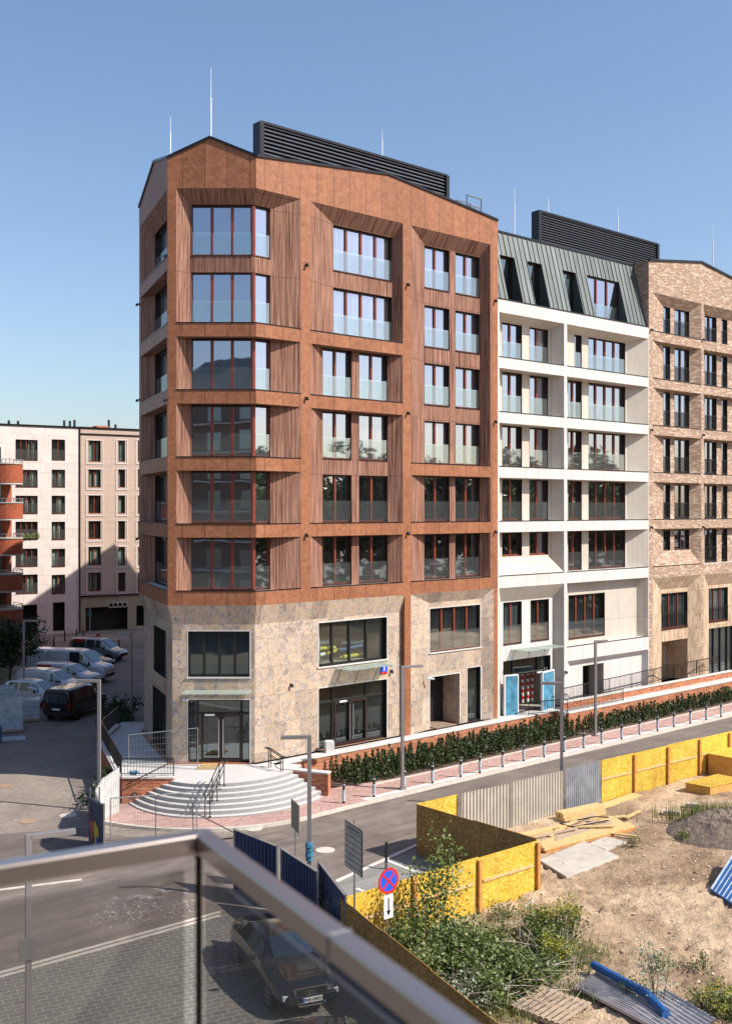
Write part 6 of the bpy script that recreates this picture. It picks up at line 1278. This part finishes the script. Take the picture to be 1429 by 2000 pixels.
# =================================================================== vehicles
def lerp(a, b, f): return a+(b-a)*f
def vehicle(name, label, cat, st, paint, x, y, hd, wb, wr=.33, w=.92, glassx=(.25, .7), sides=None, group=None, sub=2, plate=None, rear_glass=True, front_glass=True, track=None, crease=.5, bump='rubber'):
    """st: stations (x, half width, z sill, z shoulder, z roof, half width at roof) from rear to front. local x forward"""
    _a, _b = list(st[0]), list(st[-1]); _a[0] += .05; _b[0] -= .05; st = [st[0], tuple(_a)]+list(st[1:-1])+[tuple(_b), st[-1]]
    front_glass = front_glass and tuple(q+1 for q in front_glass); rear_glass = rear_glass and tuple(q+1 for q in rear_glass)
    t = thing(name, label, cat, (x, y, 0), hd, group); ring = []; mb = MB(); k = 0
    for (sx_, hw, zl, zs, zr_, rw) in st:
        r = [(0, zl-.02), (hw*.8, zl-.02), (hw*.98, zl+.10), (hw, lerp(zl, zs, .55)), (hw*.97, zs), (lerp(hw*.97, rw, .45), lerp(zs, zr_, .5)), (rw, zr_-(zr_-zs)*.1-.015), (rw*.8, zr_), (0, zr_+.012)]
        pts = r+[(-a, b) for a, b in r[-2:0:-1]]; ring.append([len(mb.v)+i for i in range(len(pts))]); mb.v += [(sx_, a, b) for a, b in pts]
    n = len(ring[0])
    for i in range(len(st)-1):
        mx_ = (st[i][0]+st[i+1][0])/2
        for j in range(n):
            j2 = (j+1) % n; f = (ring[i][j], ring[i][j2], ring[i+1][j2], ring[i+1][j]); mb.f.append(f[::-1]); mb.m.append(0)
    mb.f.append(tuple(ring[0])); mb.m.append(0); mb.f.append(tuple(ring[-1][::-1])); mb.m.append(0)
    body = mb.build('body', [paint], t, local=True, smooth=True); cr = body.data.attributes.new('crease_edge', 'FLOAT', 'EDGE'); cr.data.foreach_set('value', [crease]*len(body.data.edges)); sb = body.modifiers.new('sub', 'SUBSURF'); sb.levels = sub; sb.render_levels = sub
    def at(xx):
        for a, b in zip(st, st[1:]):
            if a[0] <= xx <= b[0]: f = (xx-a[0])/(b[0]-a[0]); return [lerp(p_, q_, f) for p_, q_ in zip(a, b)]
        return st[0] if xx < st[0][0] else st[-1]
    # side windows : quads proud of the shoulder-roof band
    for sgn in (-1, 1):
        for (xa, xb, fa, fb) in (sides or []):
            g = MB(); N_ = 4; row = []
            for q in range(N_+1):
                xx = lerp(xa, xb, q/N_); _, hw, zl, zs, zr_, rw = at(xx); lo, hi = .08, .86
                # narrowing at slanted ends
                cut = 0
                if fb and q == N_: hi = .15
                if fa and q == 0: hi = .3
                P = lambda f: (xx, sgn*(lerp(hw*.97, rw, f)+.012), lerp(zs, zr_, f)); row.append((P(lo), P(hi)))
            for a, b in zip(row, row[1:]): g.poly([a[0], b[0], b[1], a[1]])
            g.build('side_window', 'car_glass', t, local=True)
    # windscreen and rear screen given as station index pairs
    for nm, ia in (('windscreen', front_glass), ('rear_window', rear_glass)):
        if not ia: continue
        i, j = ia; a, b = st[i], st[j]; g = MB(); up = .02
        def pr(s_, f): return (lerp(a[0], b[0], f), lerp(a[5], b[5], f)*.86, lerp(a[4], b[4], f))
        p0, p1 = pr(0, .08), pr(0, .92); nx_ = (b[4]-a[4]); nz_ = -(b[0]-a[0]); L = math.hypot(nx_, nz_); nx_, nz_ = -nx_/L*.03, -nz_/L*.03
        if nz_ < 0: nx_, nz_ = -nx_, -nz_
        g.poly([(p0[0]+nx_, -p0[1], p0[2]+nz_), (p0[0]+nx_, p0[1], p0[2]+nz_), (p1[0]+nx_, p1[1], p1[2]+nz_), (p1[0]+nx_, -p1[1], p1[2]+nz_)]); g.build(nm, 'car_glass', t, local=True)
    for wx in wb:
        for sgn in (-1, 1):
            tk = track or (at(wx)[1]-.135)
            a = MB(); a.tube((wx, sgn*(tk-.1), wr), (wx, sgn*(at(wx)[1]+(.006 if crease > .3 else -.02)), wr), wr*1.1, n=24); a.build('wheel_arch', 'rubber', t, local=True)
            wm = MB(); wm.tube((wx, sgn*(tk-.12), wr), (wx, sgn*(tk+.118), wr), wr, n=24); wo = wm.build('wheel', 'rubber', t, local=True, bevel=.02)
            rm = MB(); rm.tube((wx, sgn*(tk+.119), wr), (wx, sgn*(tk+.124), wr), wr*.22, n=12)
            for q in range(7): an = q*2*math.pi/7; rm.bar((wx+math.cos(an)*wr*.1, sgn*(tk+.121), wr+math.sin(an)*wr*.1), (wx+math.cos(an)*wr*.66, sgn*(tk+.121), wr+math.sin(an)*wr*.66), .05, .01, up=(0, 1, 0))
            for q in range(20): an = q*math.pi/10; a2 = an+math.pi/10; rm.bar((wx+math.cos(an)*wr*.68, sgn*(tk+.121), wr+math.sin(an)*wr*.68), (wx+math.cos(a2)*wr*.68, sgn*(tk+.121), wr+math.sin(a2)*wr*.68), .03, .01, up=(0, 1, 0))
            rm.build('rim', 'wheel_rim', wo, local=True)
    L0, L1 = st[0], st[-1]
    for sgn in (-1, 1):
        h = MB(); q = at(L1[0]-.12); h.obox((L1[0]-.10, sgn*q[1]*.78, lerp(q[2], q[3], .72)), (.06, 0, 0), (0, .14, 0), (0, 0, .07)); h.build('headlight', 'lamp_lens', t, local=True, bevel=.02)
        q = at(L0[0]+.05); h = MB(); h.obox((L0[0]+.02, sgn*q[1]*.9, lerp(q[2], q[3], .85)), (.03, 0, 0), (0, .07, 0), (0, 0, .16)); h.build('tail_light', 'tail_lens', t, local=True)
        mx2 = sides[-1][1]-.25 if sides else 1; q = at(mx2); h = MB(); h.obox((mx2, sgn*(q[1]+.11), q[3]+.1), (.05, 0, 0), (0, .1, 0), (0, 0, .07)); h.build('wing_mirror', 'black_metal', t, local=True, bevel=.02)
    h = MB(); h.obox((L1[0]-.01, 0, L1[2]+.12), (.06, 0, 0), (0, L1[1]*.9, 0), (0, 0, .1)); h.build('bumper', bump, t, local=True, bevel=.03)
    h = MB(); h.obox((L0[0]+.01, 0, L0[2]+.1), (.05, 0, 0), (0, L0[1]*.9, 0), (0, 0, .09)); h.build('bumper', bump, t, local=True, bevel=.03)
    h = MB(); h.obox((L0[0]-.045, 0, L0[2]+.38), (.006, 0, 0), (0, .26, 0), (0, 0, .055)); h.build('number_plate', 'plate_white', t, local=True)
    return t, at
def van_st(L, w, H_, bon=1.15, hb=1.15, slope=.95):
    r = -L/2; f = L/2
    return [(r, w*.96, .38, 1.05, H_-.08, w*.84), (r+.12, w, .32, 1.1, H_, w*.86), (r+.5, w, .32, 1.12, H_+.02, w*.86), (0, w, .32, 1.12, H_+.02, w*.86), (f-bon-slope-.5, w, .32, 1.12, H_, w*.84), (f-bon-slope, w, .32, 1.1, H_-.08, w*.80), (f-bon, w, .32, hb-.02, hb+.1, w*.74), (f-bon+.12, w*.99, .32, hb-.08, hb+.05, w*.76), (f-.3, w*.96, .34, hb-.16, hb-.04, w*.76), (f-.06, w*.90, .38, hb-.36, hb-.20, w*.74), (f, w*.86, .42, hb-.46, hb-.32, w*.70)]
def P_at(u, v): p_ = gp(u, v); return p_.x, p_.y
HDG = math.radians(-10)
# big white panel van
bx, by = -21.95, 79.3
v1, at1 = vehicle('panel_van', 'big white high roof panel van with its sliding door open', 'van', van_st(6.2, 1.0, 2.4, .95, 1.35, .95), 'white_car_paint', bx, by, HDG, (-1.95, 2.05), .36, sides=[(1.15, 2.0, 0, 1)], front_glass=(5, 6), rear_glass=None, group='vans parked along the shaded street')
h = MB(); h.obox((.75, -.99, 1.35), (.38, 0, 0), (0, .03, 0), (0, 0, .95)); h.build('open_doorway', 'dark_interior', v1, local=True)
h = MB(); h.obox((-.6, -1.02, 1.5), (.8, 0, 0), (0, .03, 0), (0, 0, .85)); h.build('sliding_door', 'white_car_paint', v1, local=True, bevel=.03)
h = MB(); h.obox((-3.0, 0, 1.75), (.015, 0, 0), (0, .7, 0), (0, 0, .4)); h.build('rear_window', 'car_glass', v1, local=True)
v2, _ = vehicle('delivery_van', 'white delivery van with a red roof patch and small round emblem', 'van', van_st(4.6, .9, 1.8, 1.0, 1.12, .9), 'white_car_paint', -21.3, 76.2, HDG-.04, (-1.4, 1.45), .31, sides=[(.35, 1.2, 0, 1)], front_glass=(5, 6), rear_glass=None, group='vans parked along the shaded street')
h = MB(); h.obox((-1.35, -.86, 1.60), (.5, 0, 0), (0, .03, 0), (0, 0, .13)); h.build('red_patch', 'red_paint', v2, local=True)
h = MB()
for q in range(14): an = q/14*2*math.pi; a2 = (q+.9)/14*2*math.pi; h.bar((-.45+.16*math.cos(an), -.915, 1.38+.16*math.sin(an)), (-.45+.16*math.cos(a2), -.915, 1.38+.16*math.sin(a2)), .05, .02, up=(0, 1, 0))
h.build('emblem', 'red_paint', v2, local=True)
v3, _ = vehicle('delivery_van', 'plain white delivery van between the marked van and the black van', 'van', van_st(4.5, .92, 1.85, 1.0, 1.12, .9), 'white_car_paint', -21.4, 72.8, HDG-.06, (-1.35, 1.4), .32, sides=[(.3, 1.15, 0, 1)], front_glass=(5, 6), rear_glass=None, group='vans parked along the shaded street')
st_mpv = [(-2.35, .85, .4, .95, 1.70, .68), (-2.2, .92, .33, 1.05, 1.86, .72), (-1.6, .94, .33, 1.08, 1.90, .74), (0, .94, .33, 1.08, 1.90, .74), (.7, .94, .33, 1.08, 1.85, .72), (1.5, .93, .33, 1.05, 1.12, .68), (1.65, .92, .33, .98, 1.06, .68), (2.2, .88, .35, .82, .92, .66), (2.42, .78, .42, .6, .72, .6)]
v4, _ = vehicle('minibus', 'grey minibus with dark side windows furthest along the street', 'minibus', st_mpv, 'silver_car_paint', -22.7, 90.3, HDG-.1, (-1.45, 1.5), .33, sides=[(-1.9, -.75, 0, 0), (-.6, .15, 0, 0), (.25, 1.25, 0, 1)], front_glass=(4, 5), rear_glass=None)
h = MB(); h.obox((-1.3, -.80, 1.72), (.45, 0, 0), (0, .06, 0), (0, 0, .12)); h.build('red_patch', 'red_paint', v4, local=True)
st_car = [(-2.1, .80, .4, .75, .92, .6), (-2.0, .86, .32, .85, 1.05, .62), (-1.7, .88, .3, .92, 1.42, .58), (-1.1, .90, .28, .94, 1.5, .60), (0, .90, .28, .93, 1.5, .60), (.4, .90, .28, .92, 1.44, .58), (1.15, .89, .28, .90, .98, .62), (1.7, .87, .3, .78, .88, .62), (2.05, .80, .35, .62, .74, .58), (2.15, .72, .4, .55, .64, .5)]
v5, _ = vehicle('estate_car', 'light blue grey estate car beside the wrapped pallets', 'car', [(a, b, c, d*1.08, e*1.12, f) for a, b, c, d, e, f in st_car], 'white_car_paint', -21.6, 69.4, HDG-.05, (-1.3, 1.35), .31, sides=[(-1.6, -.7, 1, 0), (-.6, .1, 0, 0), (.18, .85, 0, 1)], front_glass=(5, 6), rear_glass=(1, 2))
v6, _ = vehicle('black_van', 'black van seen from behind with its left door open', 'van', [(a, b, c, d, e*.92, f) for a, b, c, d, e, f in van_st(4.8, .96, 2.1, .95, 1.15, .85)], 'black_car_paint', -18.0, 66.3, math.radians(76), (-1.5, 1.5), .33, sides=[(-1.9, -.6, 0, 0), (-.5, .3, 0, 0), (.4, 1.2, 0, 1)], front_glass=(5, 6), rear_glass=None)
h = MB(); h.obox((-2.42, 0, 1.4), (.012, 0, 0), (0, .7, 0), (0, 0, .28)); h.build('rear_window', 'car_glass', v6, local=True)
h = MB(); h.obox((.6, 1.35, 1.0), (.04, .0, 0), (.0, .42, 0), (0, 0, .5)); h.build('open_door', 'black_car_paint', v6, local=True); h = MB(); h.obox((.55, 1.35, 1.25), (.01, .0, 0), (.0, .33, 0), (0, 0, .2)); h.build('door_window', 'car_glass', v6, local=True)
v7, _ = vehicle('dark_car', 'black car mostly hidden behind the big white van', 'car', st_car, 'black_car_paint', -22.3, 85.2, HDG-.1, (-1.3, 1.35), .31, sides=[(-1.5, -.6, 1, 0), (-.5, .85, 0, 1)], front_glass=(5, 6), rear_glass=(1, 2))
# foreground dark saloon seen through the balcony glass
st_s = [(-2.38, .70, .42, .70, .86, .5), (-2.30, .82, .34, .80, .98, .56), (-2.0, .88, .30, .88, 1.04, .60), (-1.75, .90, .28, .91, 1.08, .60), (-1.05, .915, .27, .93, 1.36, .56), (-.4, .92, .27, .94, 1.42, .57), (.25, .92, .27, .93, 1.39, .57), (1.08, .91, .27, .90, 1.00, .64), (1.25, .905, .27, .86, .95, .66), (1.85, .88, .30, .76, .86, .64), (2.22, .80, .34, .66, .76, .60), (2.36, .70, .38, .56, .66, .54)]
A0 = gp(500, 1850, .8); B0 = gp(608, 1935, .7); hdg = math.atan2(B0.y-A0.y, B0.x-A0.x)
hdg = math.radians(-67); fx_, fy_ = X_(607, 26.85), 26.85; cx_, cy_ = fx_-math.cos(hdg)*2.3, fy_-math.sin(hdg)*2.3
car, atc = vehicle('saloon_car', 'dark grey saloon parked below the balcony with chrome grille', 'car', st_s, 'dark_grey_paint', cx_, cy_, hdg, (-1.42, 1.42), .34, sides=[(-1.5, -.55, 1, 0), (-.45, .85, 0, 1)], front_glass=(6, 7), rear_glass=(3, 4), sub=3, crease=.12, bump='dark_grey_paint')
h = MB(); fx = 2.36
for q in range(6): z = .42+q*.055; h.obox((fx+.03-.012*q, 0, z), (.02, 0, 0), (0, .36+.012*q, 0), (0, 0, .010))
for sgn in (-1, 1): h.bar((fx+.04, sgn*.34, .36), (fx-.04, sgn*.44, .74), .03)
h.bar((fx-.04, -.44, .745), (fx-.04, .44, .745), .03); h.bar((fx+.05, -.34, .355), (fx+.05, .34, .355), .03); h.build('grille', 'chrome', car, local=True)
h = MB(); h.obox((fx+.0, 0, .55), (.02, 0, 0), (0, .40, 0), (0, 0, .2)); h.build('grille_backing', 'black_paint', car, local=True)
h = MB()
for q in range(4):
    for r in range(12): an = r/12*2*math.pi; a2 = (r+1)/12*2*math.pi; cy = -.12+.08*q; h.bar((fx+.045, cy+.055*math.cos(an), .66+.055*math.sin(an)), (fx+.045, cy+.055*math.cos(a2), .66+.055*math.sin(a2)), .012)
h.build('ring_emblem', 'chrome', car, local=True)
h = MB(); h.obox((fx+.075, 0, .50), (.006, 0, 0), (0, .26, 0), (0, 0, .06), 0); h.obox((fx+.078, -.235, .50), (.005, 0, 0), (0, .025, 0), (0, 0, .058), 1); pl = h.build('number_plate', ['plate_white', 'blue_paint'], car, local=True)
MWc = MW[car.name]; wp_ = MWc @ Vector((fx+.086, .02, .50)); xd = MWc.to_3x3() @ Vector((0, 1, 0)); text_mesh('WJI 02823', .105, 'black_paint', pl, 'plate_text', wp_, xd, (0, 0, 1), bold=.002)
for ch in car.children:
    if ch.name.startswith('number_plate') and ch != pl and ch.matrix_local.translation.length < 1e9:
        pass
h = MB()
for sgn in (-1, 1):
    for q in range(10):
        a, b = atc(-1.5+q*.24), atc(-1.5+(q+1)*.24); f = .1; h.bar((-1.5+q*.24, sgn*(lerp(a[1]*.97, a[5], .07)+.014), lerp(a[3], a[4], .07)), (-1.5+(q+1)*.24, sgn*(lerp(b[1]*.97, b[5], .07)+.014), lerp(b[3], b[4], .07)), .018)
h.build('window_trim', 'chrome', car, local=True)
x2, y2 = X_(655, 24.6)-0.3, 23.6
car2, _ = vehicle('dark_car', 'second dark car at the bottom edge below the saloon', 'car', st_s, 'black_car_paint', -.75, 23.45, math.radians(8), (-1.42, 1.42), .34, sides=[(-1.5, -.55, 1, 0), (-.45, .85, 0, 1)], front_glass=(6, 7), rear_glass=(3, 4))
# =================================================================== small street things
def pallet_stack(label, q, h):
    t = thing('wrapped_pallet', label, 'wrapped pallet', (*q[0], 0), 0, 'wrapped pallets on the street'); c = (sum(p_[0] for p_ in q)/4, sum(p_[1] for p_ in q)/4)
    mb = MB(); mb.hexa(q, .04, .16); mb.build('pallet', 'aged_timber', t); rr = random.Random(int(h*10)); n = max(3, int(h/.22))
    mb = MB()
    for i in range(n): s_ = .93+rr.uniform(-.015, .015); mb.hexa([(c[0]+(x-c[0])*s_, c[1]+(y-c[1])*s_) for x, y in q], .16+(h-.16)*i/n, .16+(h-.16)*(i+.97)/n)
    mb.build('wrapped_load', 'plastic_wrap', t, bevel=.02)
def rect(x, y, w_, d_l, an): c, s_ = math.cos(an), math.sin(an); return [(x+a*c-b*s_, y+a*s_+b*c) for a, b in ((-w_/2, -d_l/2), (w_/2, -d_l/2), (w_/2, d_l/2), (-w_/2, d_l/2))]
pallet_stack('tall wrapped pallet load at the left edge of the shaded street', rect(-20.5, 61.5, 1.5, 1.3, .3), 1.85); pallet_stack('lower wrapped pallet load between the tall one and the black van', rect(-20.4, 64.6, 1.3, 1.3, .3), 1.3); pallet_stack('wrapped pallet load behind the tall one at the left edge', rect(-22.1, 64.9, 1.4, 1.2, .3), 2.0)
mb = MB(); mb.hexa(rect(-19.6, 59.2, 1.3, .9, .4), .0, .07); top(mb.build('board_sheet', 'plastic_wrap'), 'pale flat sheet on the street below the tall pallet load', 'board')
mb = MB(); mb.hexa(rect(-20.4, 58.2, .9, .9, .2), 0, .9); top(mb.build('blue_crate', 'blue_pipe', bevel=.03), 'blue crate cut by the left edge of the photo', 'crate')
# cone
x, y = P_at(183, 1590); cn = thing('traffic_cone', 'red and white traffic cone beside the painted sheet', 'traffic cone', (x, y, 0)); mb = MB(); mb.obox((x, y, .03), (.2, 0, 0), (0, .2, 0), (0, 0, .03), 0)
for i in range(4): mb.tube((x, y, .06+.15*i), (x, y, .21+.15*i), .15-.033*i, .15-.033*(i+1), n=14, mi=i % 2)
mb.build('cone_body', ['red_paint', 'white_paint'], cn)
# striped warning post
x, y = X_(192, 97), 97; wpst = thing('warning_beacon', 'red and white striped warning beacon at the street end', 'beacon', (x, y, 0)); mb = MB()
for i in range(5): mb.obox((x, y, .25+.26*i), (.17, 0, 0), (0, .03, 0), (0, 0, .13), i % 2)
mb.build('panel', ['red_paint', 'white_paint'], wpst); mb = MB(); mb.obox((x, y, .06), (.25, 0, 0), (0, .2, 0), (0, 0, .06)); mb.build('foot', 'rubber', wpst)
# green sign on a pole
x, y = X_(176, 104), 104; gs_ = thing('green_sign', 'small green sign on a pole before the dark gateway', 'road sign', (x, y, 0)); mb = MB(); mb.tube((x, y, 0), (x, y, 3.1), .04); mb.build('pole', 'galvanised', gs_); mb = MB(); mb.obox((x, y-.06, 2.6), (.22, 0, 0), (0, .02, 0), (0, 0, .3)); mb.build('plate', 'teal_card', gs_)
# far bollards
fp = thing('bollard', 'black bollard on the far pavement by the pale panelled block', 'bollard', (0, 0, 0), 0, 'bollards at the street end'); mb = MB(); mb.tube((0, 0, 0), (0, 0, 1.0), .07, n=8); mb.tube((0, 0, 1.0), (0, 0, 1.06), .08, .03, n=8); mb.build('post', 'black_metal', fp, local=True)
fpos = [(72, 100, 'left of the parked bicycles'), (76, 103, 'nearest the first dark doorway'), (106, 98, 'right of the parked bicycles'), (127, 103, 'in front of the tall dark doorway'), (139, 97, 'midway to the striped beacon'), (150, 104, 'left of the drainpipe'), (163, 104, 'right of the drainpipe'), (233, 96, 'right of the minibus roof'), (168, 97.5, 'just left of the striped beacon')]
for i, (u, Y, lb) in enumerate(fpos): o = fp if i == 0 else copy_tree(fp); place(o, (X_(u, Y), Y, 0), 0, 'black bollard '+lb)
# bicycles
def bike(label, x, y, an):
    t = thing('bicycle', label, 'bicycle', (x, y, 0), an, 'bicycles at the street end')
    for wx in (-.52, .52):
        mb = MB()
        for q in range(16): a = q/16*2*math.pi; b = (q+1)/16*2*math.pi; mb.bar((wx+.33*math.cos(a), 0, .34+.33*math.sin(a)), (wx+.33*math.cos(b), 0, .34+.33*math.sin(b)), .035)
        mb.build('wheel', 'rubber', t, local=True)
    mb = MB()
    for a, b in (((-.52, .34), (-.12, .34)), ((-.12, .34), (-.25, .85)), ((-.25, .8), (.35, .85)), ((-.12, .34), (.35, .8)), ((.35, .95), (.52, .34)), ((-.52, .34), (-.25, .8))): mb.bar((a[0], 0, a[1]), (b[0], 0, b[1]), .035)
    mb.build('frame', 'teal_card', t, local=True); mb = MB(); mb.obox((-.27, 0, .9), (.13, 0, 0), (0, .06, 0), (0, 0, .025)); mb.build('saddle', 'black_metal', t, local=True); mb = MB(); mb.bar((.33, -.28, 1.0), (.33, .28, 1.0), .03); mb.build('handlebar', 'galvanised', t, local=True)
bike('left bicycle parked by the far bollards', X_(82, 98), 98, .2); bike('second bicycle parked just right of the left one', X_(90, 99), 99, -.4); bike('bicycle parked left of the striped beacon', X_(166, 98), 98, .1); bike('bicycle parked nearest the striped beacon', X_(178, 98.5), 98.5, .5)
# manholes
for i, (u, v, mt) in enumerate([(635, 1660, 'kerb_stone'), (54, 1603, 'rusty_cover'), (134, 1592, 'kerb_stone'), (495, 1618, 'kerb_stone'), (12, 1535, 'rusty_cover')]):
    P = gp(u, v); mb = MB(); mb.tube((P.x, P.y, -.01), (P.x, P.y, .004+.102*0), .36, n=24); o = mb.build('manhole_cover', mt); top(o, ['round manhole cover on the asphalt behind the ruled board', 'rusty manhole cover on the sunlit paving at left', 'manhole cover near the traffic cone', 'manhole cover by the kerb above the navy fence', 'rusty cover at the left edge of the sunlit paving'][i], 'manhole cover', 'manhole covers')
# plaster spill on the asphalt : irregular thin spots
mb = MB(); rr = random.Random(12)
for _ in range(260):
    u = rr.choice([215, 275, 350])+rr.gauss(0, 22); v = rr.gauss(1782-(u-270)*.12, 10); P = gp(u, v); s_ = rr.choice([.006, .008, .012, .02, .03])
    mb.poly([(P.x+s_*(1+.4*rr.random())*math.cos(k*1.05), P.y+s_*(.8+.4*rr.random())*math.sin(k*1.05), .003) for k in range(6)])
m2 = MB(); q = [gp(185, 1795), gp(380, 1768), gp(370, 1725), gp(220, 1745)]; m2.poly([(p_.x, p_.y, -.0035) for p_ in q]); tag(m2.build('plaster_dust', 'plaster_dust'), 'smear of white plaster dust on the asphalt below the balcony', 'dust', kind='stuff')
tag(mb.build('plaster_spots', 'white_coping'), 'white plaster spots spilled on the asphalt under the balcony', 'plaster spots', kind='stuff')
# short black post and rack in the parking bays
P = gp(754, 1697); mb = MB(); mb.tube((P.x, P.y, 0), (P.x, P.y, .95), .05, n=10); top(mb.build('bollard', 'black_metal'), 'single black post standing above the no stopping sign', 'bollard')
for i, (u, v) in enumerate(((800, 1722), (880, 1693))):
    P = gp(u, v); mb = MB(); d = Vector((.7, -.35, 0)); a = P; b = P+d; mb.tube(a, a+Vector((0, 0, .55)), .025); mb.tube(b, b+Vector((0, 0, .55)), .025); mb.tube(a+Vector((0, 0, .55)), b+Vector((0, 0, .55)), .025); top(mb.build('parking_hoop', 'galvanised'), ['white parking hoop behind the yellow fence near the sign', 'white parking hoop behind the yellow fence by the brown corner'][i], 'parking hoop', 'parking hoops')
# small things on the terrace
P = FB.p(FB.s(643, -.35), TER, -.35); mb = MB(); mb.obox((P.x, P.y, TER+.28), (.2, .05, 0), (-.05, .2, 0), (0, 0, .28)); top(mb.build('meter_box', 'white_coping', bevel=.02), 'small pale box on the terrace edge by the glass entrance', 'box')
for i, (x, y, z) in enumerate(((-10.1, 46.4, TER+.15), )):
    mb = MB(); rr = random.Random(4); leafy(mb, (x, y, z+.05), (.22, .15, .12), 60, .14, rr); top(mb.build('plastic_bag', 'light_blue_wrap'), 'crumpled light blue plastic bag on the terrace wall', 'plastic bag')
mb = MB()
for i in range(3): mb.obox((-7.2+.12*i, 47.9, TER+.05+.07*i), (.4, 0, 0), (0, .08, 0), (0, 0, .035))
top(mb.build('timber_offcuts', 'timber'), 'few timber offcuts on the landing before the corner door', 'timber')
P = offp(14.2, -.6); mb = MB()
for i in range(9): q = FB.p(FB.s(842, .6)+.17*i, TER+.03, .9); mb.obox(q, FB.d*.05, FB.n*.75, (0, 0, .02))
top(mb.build('doorway_planks', 'aged_timber'), 'row of planks laid in the niche doorway', 'planks')
